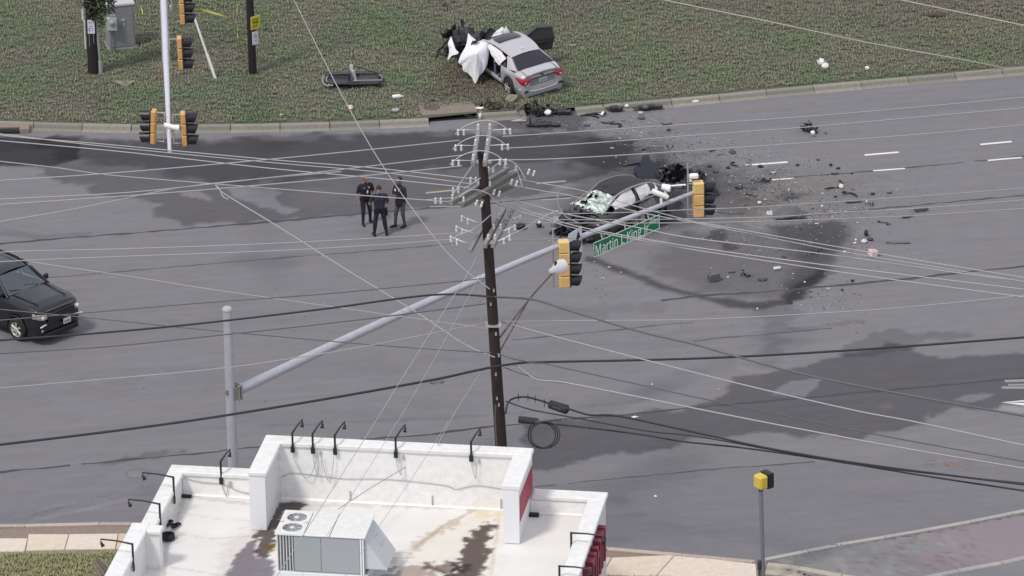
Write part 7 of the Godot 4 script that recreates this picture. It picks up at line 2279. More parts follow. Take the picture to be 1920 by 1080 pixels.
func build_suv():
	var paint := mat(0.010, 0.0095, 0.016, 0.3, 0.0, null, 1.0, 0.35)
	var dark := mat(0.01, 0.01, 0.012, 0.5)
	var car := thing("black_suv", "black sport utility vehicle at the left edge, seen from its front corner", "car", Vector3(-16.42, 0, 1.95), deg_to_rad(-134))
	var keys := [[-2.48, 0.80, 1.02, 1.08], [-2.38, 0.91, 1.09, 1.16], [-2.0, 0.96, 1.15, 1.23], [-1.1, 0.97, 1.2, 1.29], [-0.7, 0.98, 1.2, 1.26], [1.0, 1.0, 1.12, 1.15], [2.2, 0.98, 1.12, 1.14], [2.5, 0.9, 1.05, 1.1]]
	var nose := func(y: float): return 0.12 * smoothstep(0.22, 0.4, y) * (1.0 - smoothstep(0.9, 1.1, y))
	var prm := {"sill": 0.24, "arches": [-1.5, 1.5], "arch_r": 0.43, "cab0": -1.05, "cab1": 2.4, "nose": nose, "tail": func(_y): return 0.05}
	part("body", car_hull(keys, prm, func(_s, _k, _z): return false, func(v): return v), paint, car)
	var m := MB.new()
	m.box(Vector3(0, 0.75, 0.6), Vector3(1.8, 0.3, 3.2)).box(Vector3(0, 1.1, -0.9), Vector3(1.6, 0.22, 0.3))
	part("interior", m, dark, car)
	for sx in [-0.45, 0.45]:
		m = MB.new()
		m.cbox(Vector3(sx, 1.0, 0.1), Vector3(0.5, 0.2, 0.5), 0.05).cbox(Vector3(sx, 1.25, 0.36), Vector3(0.5, 0.6, 0.16), 0.05, Basis(Vector3.RIGHT, -0.2))
		part("front_seat", m, mat(0.05, 0.05, 0.052, 0.8), car)
	# roof
	var rl := [Vector3(-0.66, 1.66, -0.32), Vector3(-0.69, 1.735, 0.1), Vector3(-0.70, 1.76, 0.8), Vector3(-0.69, 1.75, 1.6), Vector3(-0.66, 1.70, 2.2)]
	var rr := []
	for v in rl: rr.append(mirror(v))
	m = MB.new()
	panel(m, smooth_path(rl, 4), smooth_path(rr, 4), 12, 0.05, Vector3.UP)
	var lo := []
	for v in rl: lo.append(v - Vector3(0, 0.04, 0))
	var lo2 := []
	for v in lo: lo2.append(mirror(v))
	panel(m, smooth_path(lo2, 4), smooth_path(lo, 4), 12, -0.04, Vector3.UP)
	part("roof", m, paint, car)
	# screen and side glass
	m = MB.new()
	panel(m, [Vector3(-0.655, 1.655, -0.33), Vector3(-0.72, 1.42, -0.70), Vector3(-0.80, 1.25, -1.0)], [Vector3(0.655, 1.655, -0.33), Vector3(0.72, 1.42, -0.70), Vector3(0.80, 1.25, -1.0)], 12, 0.09, Vector3(0, 0.4, -0.9))
	part("windscreen", m, glass(0.16, 0.19, 0.22, 0.42), car)
	for s in [-1.0, 1.0]:
		m = MB.new()
		m.tube(smooth_path([Vector3(0.89 * s, 1.2, -1.06), Vector3(0.78 * s, 1.45, -0.68), Vector3(0.70 * s, 1.67, -0.3), Vector3(0.73 * s, 1.745, 0.15), Vector3(0.735 * s, 1.765, 0.8), Vector3(0.725 * s, 1.755, 1.6), Vector3(0.70 * s, 1.70, 2.2), Vector3(0.8 * s, 1.15, 2.45)], 3), 0.042, 8)
		part("roof_frame", m, paint, car)
		for z in [[-0.85, 0.28], [0.42, 1.25], [1.4, 2.15]]:
			m = MB.new()
			var t0 := []
			var t1 := []
			for i in 5:
				var zz := lerpf(z[0], z[1], i / 4.0)
				var top := lerpf(1.36, 1.70, clampf((zz + 0.85) / 0.75, 0, 1))
				t0.append(Vector3((0.72 + (1.70 - top) * 0.3) * s, top, zz))
				t1.append(Vector3(0.93 * s, 1.2, zz - 0.02))
			panel(m, t0, t1, 4, 0.015, Vector3(s, 0, 0))
			part("side_window", m, mat(0.015, 0.016, 0.02, 0.06), car)
		m = MB.new()
		for z in [0.35, 1.33]: m.tube([Vector3(0.95 * s, 1.12, z), Vector3(0.73 * s, 1.74, z)], 0.04, 6)
		part("window_pillar", m, paint, car)
		m = MB.new()
		m.tube(smooth_path([Vector3(0.62 * s, 1.80, -0.05), Vector3(0.63 * s, 1.85, 0.15), Vector3(0.63 * s, 1.86, 1.6), Vector3(0.62 * s, 1.80, 1.95)], 4), 0.022, 6)
		part("roof_bar", m, mat(0.25, 0.25, 0.26, 0.3, 0.6), car)
		# mirrors
		m = MB.new()
		m.cbox(Vector3(1.07 * s, 1.28, -0.72), Vector3(0.2, 0.18, 0.12), 0.04).tube([Vector3(0.93 * s, 1.2, -0.72), Vector3(1.06 * s, 1.26, -0.72)], 0.03, 6)
		part("door_mirror", m, paint, car)
		# headlights
		m = MB.new()
		panel(m, [Vector3(0.58 * s, 0.98, -2.57), Vector3(0.78 * s, 1.0, -2.5), Vector3(0.935 * s, 1.02, -2.25)], [Vector3(0.60 * s, 0.84, -2.6), Vector3(0.80 * s, 0.84, -2.53), Vector3(0.95 * s, 0.87, -2.27)], 4, 0.03, Vector3(s * 0.3, 0.2, -0.9))
		var hl := part("headlight", m, mat(0.35, 0.31, 0.33, 0.1), car)
		m = MB.new()
		m.lathe(Vector3(0.74 * s, 0.91, -2.57), [Vector2(0.07, 0), Vector2(0.06, 0.03), Vector2(0.0, 0.04)], 12, Basis(Vector3.RIGHT, -PI / 2))
		part("headlight_lens", m, mat(0.8, 0.72, 0.6, 0.1), hl)
		m = MB.new()
		m.cbox(Vector3(0.74 * s, 0.66, -2.57), Vector3(0.34, 0.045, 0.05), 0.015, Basis(Vector3.UP, 0.25 * s))
		part("running_light", m, mat(0.72, 0.72, 0.72, 0.2), car)
		m = MB.new()
		m.lathe(Vector3(0.78 * s, 0.50, -2.55), [Vector2(0.055, 0), Vector2(0.05, 0.03), Vector2(0.0, 0.04)], 12, Basis(Vector3.RIGHT, -PI / 2))
		part("fog_light", m, mat(0.3, 0.16, 0.18, 0.2), car)
		# arches and wheels
		for az in [-1.5, 1.5]:
			m = MB.new()
			var arc := []
			for i in 15: arc.append(Vector3(0.975 * s, 0.34 + sin(PI * i / 14.0) * 0.44, az + cos(PI * i / 14.0) * 0.44))
			m.tube(arc, 0.032, 6)
			part("wheel_arch", m, dark, car)
			wheel(car, Vector3(0.88 * s, 0.36, az), 0.375, 0.25, s, mat(0.62, 0.62, 0.58, 0.3, 0.4), 6)
	# grille, bumper, plate
	m = MB.new()
	m.cbox(Vector3(0, 0.86, -2.6), Vector3(1.12, 0.34, 0.05), 0.02)
	var gr := part("grille", m, dark, car)
	m = MB.new()
	for i in 4: m.box(Vector3(0, 0.74 + i * 0.082, -2.628), Vector3(1.1, 0.018, 0.012))
	part("grille_bars", m, mat(0.05, 0.05, 0.055, 0.4), gr)
	m = MB.new()
	m.cbox(Vector3(0, 1.08, -2.54), Vector3(1.2, 0.03, 0.04), 0.01)
	part("bonnet_edge", m, mat(0.12, 0.12, 0.14, 0.3, 0.3), car)
	m = MB.new()
	m.cbox(Vector3(0, 0.32, -2.56), Vector3(1.5, 0.16, 0.08), 0.03)
	part("lower_bumper", m, dark, car)
	m = MB.new()
	m.cbox(Vector3(-0.22, 0.60, -2.63), Vector3(0.32, 0.17, 0.015), 0.004)
	var pl := part("number_plate", m, mat(0.62, 0.62, 0.68, 0.5), car)
	m = MB.new()
	for i in 6: m.box(Vector3(-0.33 + i * 0.045, 0.585, -2.64), Vector3(0.024, 0.07, 0.005))
	part("plate_marks", m, mat(0.12, 0.12, 0.2, 0.5), pl)
	car.scale = Vector3(1.0, 1.1, 1.0)
	for c in car.get_children():
		if c.name.begins_with("wheel") and not c is MeshInstance3D: c.scale.y = 1.0 / 1.1
	# bonnet creases and wipers
	m = MB.new()
	for s in [-1, 1]: m.tube([Vector3(0.60 * s, 1.21, -2.2), Vector3(0.64 * s, 1.255, -1.6), Vector3(0.68 * s, 1.27, -1.1)], 0.018, 5)
	part("bonnet_crease", m, paint, car)
	m = MB.new()
	for x in [-0.45, 0.2]: m.tube([Vector3(x, 1.29, -1.04), Vector3(x + 0.5, 1.37, -0.93)], 0.012, 5)
	part("wiper", m, dark, car)


# ------------------------------------------------------------------ people
# bones: [from, to, radius from, radius to, colour]; joined with a smooth minimum and meshed as surface nets
func flesh(m: MB, bones: Array, cell: float, k: float):
	var lo := Vector3.ONE * 1e9
	var hi := -lo
	for b in bones:
		var r := maxf(b[2], b[3]) + k + cell * 2.0
		lo = lo.min(b[0] - Vector3.ONE * r).min(b[1] - Vector3.ONE * r)
		hi = hi.max(b[0] + Vector3.ONE * r).max(b[1] + Vector3.ONE * r)
	var n := Vector3i(((hi - lo) / cell).ceil()) + Vector3i.ONE
	var f := PackedFloat32Array()
	f.resize(n.x * n.y * n.z)
	f.fill(10.0)
	var best := PackedFloat32Array()
	best.resize(f.size())
	best.fill(10.0)
	var who := PackedInt32Array()
	who.resize(f.size())
	for bi in bones.size():
		var b = bones[bi]
		var a: Vector3 = b[0]
		var ab: Vector3 = b[1] - b[0]
		var l2 := maxf(ab.length_squared(), 1e-9)
		var r0: float = b[2]
		var r1: float = b[3]
		var pad := maxf(r0, r1) + k + cell * 1.5
		var p0 := Vector3i(((a.min(b[1]) - Vector3.ONE * pad - lo) / cell).floor()).clamp(Vector3i.ZERO, n - Vector3i.ONE)
		var p1 := Vector3i(((a.max(b[1]) + Vector3.ONE * pad - lo) / cell).ceil()).clamp(Vector3i.ZERO, n - Vector3i.ONE)
		for z in range(p0.z, p1.z + 1):
			for y in range(p0.y, p1.y + 1):
				var row := (z * n.y + y) * n.x
				for x in range(p0.x, p1.x + 1):
					var p := lo + Vector3(x, y, z) * cell
					var t := clampf((p - a).dot(ab) / l2, 0.0, 1.0)
					var d := p.distance_to(a + ab * t) - lerpf(r0, r1, t)
					var i := row + x
					if d < best[i]:
						best[i] = d
						who[i] = bi
					var o := f[i]
					var h := maxf(k - absf(o - d), 0.0) / k
					f[i] = minf(o, d) - h * h * k * 0.25
	var ids := {}
	var pts := []
	var cols := []
	for z in n.z - 1:
		for y in n.y - 1:
			for x in n.x - 1:
				var i0 := (z * n.y + y) * n.x + x
				if f[i0] > cell * 2.0 or f[i0] < -cell * 2.0: continue
				var s := Vector3.ZERO
				var cnt := 0
				for e in [[0, 0, 0, 1, 0, 0], [0, 0, 0, 0, 1, 0], [0, 0, 0, 0, 0, 1], [1, 0, 0, 1, 1, 0], [1, 0, 0, 1, 0, 1], [0, 1, 0, 1, 1, 0], [0, 1, 0, 0, 1, 1], [0, 0, 1, 1, 0, 1], [0, 0, 1, 0, 1, 1], [1, 1, 0, 1, 1, 1], [1, 0, 1, 1, 1, 1], [0, 1, 1, 1, 1, 1]]:
					var fa := f[i0 + e[0] + e[1] * n.x + e[2] * n.x * n.y]
					var fb := f[i0 + e[3] + e[4] * n.x + e[5] * n.x * n.y]
					if (fa < 0.0) != (fb < 0.0):
						s += Vector3(e[0], e[1], e[2]).lerp(Vector3(e[3], e[4], e[5]), fa / (fa - fb))
						cnt += 1
				if cnt == 0: continue
				ids[i0] = pts.size()
				pts.append(lo + (Vector3(x, y, z) + s / cnt) * cell)
				cols.append(bones[who[i0]][4])
	m.st.set_smooth_group(0)
	var sx := 1
	var sy := n.x
	var sz := n.x * n.y
	for i0 in ids:
		for ax in [[sx, sy, sz], [sy, sz, sx], [sz, sx, sy]]:
			var fa: float = f[i0]
			var fb: float = f[i0 + ax[0]]
			if (fa < 0.0) == (fb < 0.0): continue
			var q := [i0, i0 - ax[1], i0 - ax[1] - ax[2], i0 - ax[2]]
			var ok := true
			for c in q: ok = ok and ids.has(c)
			if not ok: continue
			if fa > 0.0: q.reverse()
			for c in [0, 2, 1, 0, 3, 2]:
				m.st.set_color(cols[ids[q[c]]])
				m.st.add_vertex(pts[ids[q[c]]])
	m.st.set_smooth_group(-1)

func hand(b: Array, wrist: Vector3, dir: Vector3, palm: Vector3, side: float, c: Color):
	# palm and five bent fingers; dir along the hand, palm towards the palm's face
	var x := dir.cross(palm).normalized() * side
	var e := wrist + dir * 0.085
	for i in 4:
		var o := x * (0.030 - 0.020 * i)
		b.append([wrist + dir * 0.02 + o * 0.7, e + o, 0.016, 0.014, c])
		var l: float = [0.072, 0.082, 0.076, 0.058][i]
		var k := e + o + dir * l * 0.5 + palm * 0.008
		b.append([e + o, k, 0.0105, 0.0095, c])
		b.append([k, k + (dir * 0.7 + palm * 0.6).normalized() * l * 0.5, 0.0095, 0.0085, c])
	var th := wrist + dir * 0.025 + x * 0.034
	b.append([th, th + (dir * 0.7 + x * 0.6).normalized() * 0.042, 0.013, 0.011, c])
	b.append([th + (dir * 0.7 + x * 0.6).normalized() * 0.042, th + (dir * 0.7 + x * 0.6).normalized() * 0.042 + (dir + palm * 0.3).normalized() * 0.03, 0.011, 0.009, c])

# head with face towards +z before it is turned
func head(m: MB, at: Vector3, turn: float, nod: float, skin: Color, hair: Color, bald := false):
	var h := MB.new()
	var b := []
	b.append([Vector3(0, 0.03, -0.02), Vector3(0, 0.05, -0.015), 0.088, 0.086, hair if not bald else skin])
	b.append([Vector3(0, 0.0, 0.018), Vector3(0, -0.05, 0.03), 0.072, 0.052, skin])
	b.append([Vector3(0, 0.035, 0.035), Vector3(0, 0.03, 0.04), 0.06, 0.06, skin])
	b.append([Vector3(0, -0.075, 0.05), Vector3(0, -0.08, 0.055), 0.03, 0.028, skin])
	b.append([Vector3(0, 0.0, 0.085), Vector3(0, -0.028, 0.105), 0.011, 0.014, skin])
	b.append([Vector3(-0.02, -0.056, 0.078), Vector3(0.02, -0.056, 0.078), 0.010, 0.010, Color(skin.r * 0.6, skin.g * 0.4, skin.b * 0.4)])
	for s in [-1, 1]:
		b.append([Vector3(0.031 * s, 0.006, 0.083), Vector3(0.034 * s, 0.006, 0.082), 0.011, 0.011, Color(0.05, 0.04, 0.035)])
		b.append([Vector3(0.018 * s, 0.024, 0.09), Vector3(0.045 * s, 0.024, 0.08), 0.007, 0.006, hair])
		b.append([Vector3(0.084 * s, 0.02, -0.008), Vector3(0.086 * s, -0.025, -0.005), 0.018, 0.012, skin])
	b.append([Vector3(0, -0.03, -0.03), Vector3(0, -0.13, -0.03), 0.055, 0.056, skin])
	var bs := Basis(Vector3.UP, turn) * Basis(Vector3.RIGHT, nod)
	for q in b:
		q[0] = at + bs * q[0]
		q[1] = at + bs * q[1]
	flesh(m, b, 0.008, 0.02)

func build_people():
	var navy := Color(0.013, 0.014, 0.026)
	var navy2 := Color(0.017, 0.018, 0.032)
	var skin := Color(0.34, 0.21, 0.15)
	var skin2 := Color(0.26, 0.155, 0.11)
	var bootc := Color(0.008, 0.008, 0.011)
	var belt := Color(0.006, 0.006, 0.007)
	var hair := Color(0.02, 0.016, 0.014)
	var body := vmat(0.75)
	# --- officer facing the camera
	var t := thing("person", "person in dark navy short-sleeved shirt facing the camera, leftmost of the three", "person", Vector3(-4.89, 0, -5.89), deg_to_rad(22), "three people in dark uniform standing on the road")
	var m := MB.new()
	var b := legs(Vector3(-0.13, 0, 0.06), Vector3(0.20, 0, -0.12), 0.90, navy2, bootc)
	torso(b, 0.90, Vector3(0, 0, 0), navy, belt)
	arm(b, Vector3(-0.215, 1.40, 0), Vector3(-0.29, 1.12, -0.02), Vector3(-0.27, 0.88, 0.05), navy, skin)
	arm(b, Vector3(0.215, 1.40, 0), Vector3(0.30, 1.14, -0.05), Vector3(0.22, 1.02, 0.16), navy, skin)
	flesh(m, b, 0.016, 0.035)
	b = []
	hand(b, Vector3(-0.27, 0.88, 0.05), Vector3(0.02, -1, 0.1).normalized(), Vector3(1, 0, 0), -1.0, skin)
	hand(b, Vector3(0.22, 1.02, 0.16), Vector3(-0.7, -0.1, 0.6).normalized(), Vector3(0, -1, 0), 1.0, skin)
	flesh(m, b, 0.0045, 0.006)
	head(m, Vector3(0, 1.645, 0.02), 0.3, 0.05, skin, hair)
	part("body", m, body, t)
	m = MB.new()
	m.cbox(Vector3(0.085, 1.36, 0.135), Vector3(0.05, 0.06, 0.012), 0.006).cbox(Vector3(-0.08, 1.36, 0.135), Vector3(0.035, 0.045, 0.012), 0.005)
	part("badge", m, mat(0.5, 0.5, 0.48, 0.3, 0.4), t)
	m = MB.new()
	m.cbox(Vector3(0.02, 1.22, 0.15), Vector3(0.055, 0.10, 0.02), 0.006)
	part("card", m, mat(0.75, 0.75, 0.76, 0.5), t)
	m = MB.new()
	m.cbox(Vector3(0.2, 0.93, 0.0), Vector3(0.07, 0.16, 0.1), 0.02).cbox(Vector3(-0.19, 0.95, 0.02), Vector3(0.05, 0.1, 0.08), 0.015)
	part("belt_pouch", m, mat(0.007, 0.007, 0.008, 0.6), t)
	# --- officer with the back to the camera
	t = thing("person", "person in navy uniform and tall boots, back to the camera, nearest of the three", "person", Vector3(-4.4, 0, -4.81), deg_to_rad(190), "three people in dark uniform standing on the road")
	m = MB.new()
	b = legs(Vector3(-0.21, 0, 0.0), Vector3(0.20, 0, 0.02), 0.92, navy2, bootc, true)
	torso(b, 0.92, Vector3(0, 0, 0.04), navy2, belt)
	arm(b, Vector3(-0.22, 1.44, 0.03), Vector3(-0.30, 1.17, 0.02), Vector3(-0.18, 1.08, 0.26), navy2, skin2)
	arm(b, Vector3(0.22, 1.44, 0.03), Vector3(0.33, 1.19, 0.0), Vector3(0.25, 1.02, 0.18), navy2, skin2)
	flesh(m, b, 0.016, 0.035)
	b = []
	hand(b, Vector3(-0.18, 1.08, 0.26), Vector3(0.7, 0.1, 0.7).normalized(), Vector3(0.2, -1, 0), -1.0, skin2)
	hand(b, Vector3(0.25, 1.02, 0.18), Vector3(-0.6, 0.0, 0.7).normalized(), Vector3(-0.2, -1, 0), 1.0, skin2)
	flesh(m, b, 0.0045, 0.006)
	head(m, Vector3(0.0, 1.675, 0.075), -0.2, 0.38, skin2, Color(0.05, 0.035, 0.03))
	part("body", m, body, t)
	m = MB.new()
	m.cbox(Vector3(-0.235, 0.84, 0.0), Vector3(0.07, 0.24, 0.12), 0.02).cbox(Vector3(-0.225, 0.97, 0.02), Vector3(0.05, 0.09, 0.08), 0.015).cbox(Vector3(0.18, 0.95, -0.08), Vector3(0.07, 0.1, 0.06), 0.015)
	part("holster", m, mat(0.006, 0.006, 0.007, 0.6), t)
	m = MB.new()
	m.cbox(Vector3(-0.02, 1.09, 0.36), Vector3(0.2, 0.015, 0.15), 0.004)
	part("notepad", m, mat(0.5, 0.5, 0.5, 0.6), t)
	# --- officer in a jacket and grey trousers
	t = thing("person", "person in dark jacket with white patches and grey trousers, rightmost of the three", "person", Vector3(-3.71, 0, -5.59), deg_to_rad(-48), "three people in dark uniform standing on the road")
	m = MB.new()
	var grey := Color(0.085, 0.083, 0.08)
	b = legs(Vector3(-0.13, 0, 0.16), Vector3(0.10, 0, -0.06), 0.92, grey, Color(0.012, 0.012, 0.013))
	torso(b, 0.92, Vector3(0, 0, 0.0), navy, navy)
	b.append([Vector3(0, 0.90, 0), Vector3(0, 1.1, 0), 0.185, 0.18, navy])
	arm(b, Vector3(-0.22, 1.44, 0), Vector3(-0.31, 1.17, 0.04), Vector3(-0.05, 1.13, 0.22), navy, navy)
	arm(b, Vector3(0.22, 1.44, 0), Vector3(0.31, 1.17, 0.04), Vector3(0.06, 1.17, 0.24), navy, navy)
	flesh(m, b, 0.016, 0.035)
	b = []
	hand(b, Vector3(-0.05, 1.13, 0.22), Vector3(1, 0.1, 0.0).normalized(), Vector3(0, 0, -1), -1.0, skin2)
	hand(b, Vector3(0.06, 1.17, 0.24), Vector3(-1, 0.1, 0.0).normalized(), Vector3(0, 0, -1), 1.0, skin2)
	flesh(m, b, 0.0045, 0.006)
	head(m, Vector3(0, 1.69, 0.02), 0.1, 0.0, skin2, Color(0.014, 0.013, 0.014))
	part("body", m, body, t)
	m = MB.new()
	m.cbox(Vector3(0.09, 1.40, 0.14), Vector3(0.06, 0.10, 0.015), 0.006).cbox(Vector3(-0.1, 1.34, 0.14), Vector3(0.08, 0.09, 0.015), 0.006)
	part("jacket_patch", m, mat(0.7, 0.7, 0.72, 0.5), t)

func legs(lf: Vector3, rf: Vector3, hip: float, c: Color, shoe: Color, tall := false) -> Array:
	var b := []
	for s in [[lf, -1.0], [rf, 1.0]]:
		var foot: Vector3 = s[0]
		var h := Vector3(0.095 * s[1], hip - 0.02, 0)
		var kn := h.lerp(foot + Vector3(0, 0.09, 0), 0.5) + Vector3(0.01 * s[1], 0, 0.03)
		var an := foot + Vector3(0, 0.10, -0.02)
		b.append([h, kn, 0.098, 0.068, c])
		b.append([kn, an, 0.066, 0.048, shoe if tall else c])
		if tall: b.append([kn + Vector3(0, -0.04, 0), kn.lerp(an, 0.5), 0.07, 0.062, shoe])
		b.append([foot + Vector3(0, 0.05, -0.05), foot + Vector3(0.03 * s[1], 0.04, 0.16), 0.048, 0.038, shoe])
	return b

func torso(b: Array, hip: float, lean: Vector3, c: Color, belt: Color):
	for s in [-1, 1]:
		b.append([Vector3(0.07 * s, hip + 0.02, 0), Vector3(0.06 * s, hip + 0.08, 0), 0.118, 0.112, belt])
		b.append([Vector3(0.06 * s, hip + 0.12, 0), Vector3(0.085 * s, hip + 0.40, 0.01) + lean * 0.6, 0.112, 0.12, c])
		b.append([Vector3(0.085 * s, hip + 0.40, 0.01) + lean * 0.6, Vector3(0.15 * s, hip + 0.525, 0) + lean, 0.115, 0.07, c])
	b.append([Vector3(0, hip + 0.50, -0.01) + lean, Vector3(0, hip + 0.60, 0.0) + lean, 0.085, 0.055, c])

func arm(b: Array, sh: Vector3, el: Vector3, wr: Vector3, sleeve: Color, skin: Color):
	b.append([sh, sh.lerp(el, 0.75), 0.064, 0.054, sleeve])
	b.append([sh.lerp(el, 0.7), el, 0.045, 0.041, skin])
	b.append([el, wr, 0.041, 0.028, skin])


# ------------------------------------------------------------------ wreckage scattered over the road
func dmat(c: String) -> Material:
	match c:
		"black": return mat(0.022, 0.022, 0.026, 0.5)
		"dark": return mat(0.04, 0.04, 0.046, 0.5)
		"navy": return mat(0.024, 0.026, 0.042, 0.4)
		"grey": return mat(0.12, 0.12, 0.13, 0.6)
		"mid": return mat(0.105, 0.105, 0.118, 0.55)
		"pale": return mat(0.42, 0.42, 0.43, 0.6)
		"white": return mat(0.78, 0.78, 0.78, 0.7)
		"tan": return mat(0.34, 0.31, 0.26, 0.9, 0, blotch, 1.5)
		"pink": return mat(0.62, 0.45, 0.45, 0.7)
		"dirt": return mat(0.12, 0.10, 0.07, 0.95, 0, bumps, 2.0)
	return mat(0.05, 0.05, 0.055, 0.5)

func lump(m: MB, s: Vector3, seed_: int, c := Vector3.ZERO):
	var n := FastNoiseLite.new()
	n.seed = seed_; n.frequency = 1.4
	var g := []
	for i in 9:
		var row := []
		for j in 13:
			var th := PI * i / 8.0
			var ph := TAU * (j % 12) / 12.0
			var d := Vector3(sin(th) * cos(ph), cos(th), sin(th) * sin(ph))
			var r := 1.0 + 0.45 * n.get_noise_3d(d.x * 1.5, d.y * 1.5, d.z * 1.5)
			row.append(c + Vector3(d.x * s.x * 0.5, (d.y * 0.5 + 0.46) * s.y, d.z * s.z * 0.5) * r)
		g.append(row)
	m.grid(g, false)

# kind, place, length, width, height, turn in degrees, material, what it is
func debris(kind: String, at: Vector3, l: float, w: float, h: float, deg: float, c: String, label: String, seed_: int, called := "wreckage_piece", cat := "debris"):
	var r := RandomNumberGenerator.new()
	r.seed = seed_ * 31 + 5
	var m := MB.new()
	match kind:
		"plate":
			shard(m, r, Vector3(0, 0.03 + h * 0.5, 0), l, w, Basis(Vector3.RIGHT, r.randf_range(-0.15, 0.3)), 0.02, h / l)
		"stand":
			shard(m, r, Vector3(0, h * 0.5, 0), h, w, Basis(Vector3.BACK, PI / 2) * Basis(Vector3.RIGHT, 0.2), 0.02, 0.1)
		"bar":
			m.cbox(Vector3(0, h * 0.5 + 0.01, 0), Vector3(l * 0.55, h, w), minf(h, w) * 0.2, Basis(Vector3.BACK, 0.03))
			m.cbox(Vector3(l * 0.36, h * 0.55 + 0.01, w * 0.25), Vector3(l * 0.34, h * 0.8, w * 0.7), minf(h, w) * 0.15, Basis(Vector3.UP, -0.25) * Basis(Vector3.BACK, 0.08))
			shard(m, r, Vector3(-l * 0.36, h * 0.7, -w * 0.2), l * 0.35, w * 0.9, Basis(Vector3.UP, 0.3), 0.02, 0.1)
		"tangle":
			tangle(m, r, Vector3(0, 0.02, 0), Vector3(l * 0.5, h * 0.7, w * 0.5), int(clampf(l * w * 55.0, 10.0, 60.0)))
		"arc":
			var p := []
			for i in 9:
				var a := -0.9 + 2.4 * i / 8.0
				p.append(Vector3(cos(a) * l * 0.5, 0.03 + 0.02 * (i % 2), -sin(a) * w))
			m.tube(p, [0.02, 0.03, 0.035, 0.04, 0.04, 0.035, 0.03, 0.03, 0.02], 6)
		"rod":
			m.tube(smooth_path([Vector3(-l * 0.5, 0.02, 0), Vector3(-l * 0.2, h, w * 0.4), Vector3(l * 0.15, h * 0.7, w * 0.2), Vector3(l * 0.5, 0.02, -w * 0.5)], 4), maxf(0.012, w * 0.06), 6)
			m.cbox(Vector3(-l * 0.46, 0.03, 0), Vector3(0.1, 0.06, 0.07), 0.01)
		"lump":
			lump(m, Vector3(l, h, w), seed_)
		"loop":
			var p := []
			for i in 19: p.append(Vector3(cos(TAU * i / 18.0) * l * 0.5, h * (0.3 + 0.3 * sin(i * 1.1)), sin(TAU * i / 18.0) * w * 0.5))
			m.tube(p, 0.016, 5, false)
			for i in 13: p.append(Vector3(l * 0.2 + cos(TAU * i / 12.0) * l * 0.3, h * 0.4, w * 0.3 + sin(TAU * i / 12.0) * w * 0.3))
			m.tube(p.slice(19), 0.013, 5, false)
		"box":
			m.cbox(Vector3(0, h * 0.5, 0), Vector3(l, h, w), 0.025, Basis(Vector3.BACK, 0.06))
			m.cbox(Vector3(0.02, h * 0.97, 0.01), Vector3(l * 0.9, 0.05, w * 0.9), 0.01, Basis(Vector3.BACK, 0.06))
			for sx in [-0.28, 0.28]: m.lathe(Vector3(sx * l, h + 0.01, -w * 0.2), [Vector2(0.025, 0), Vector2(0.022, 0.04), Vector2(0, 0.04)], 8)
		"bits":
			for i in 7:
				m.cbox(Vector3(r.randf_range(-0.5, 0.5) * l, 0.03, r.randf_range(-0.5, 0.5) * w), Vector3(r.randf_range(0.15, 0.4) * l, r.randf_range(0.3, 1.0) * h, r.randf_range(0.2, 0.5) * w), 0.008, Basis.from_euler(Vector3(r.randf_range(-0.3, 0.3), r.randf() * 6, r.randf_range(-0.3, 0.3))))
	single(called, m, dmat(c), label, cat, at, deg_to_rad(deg))

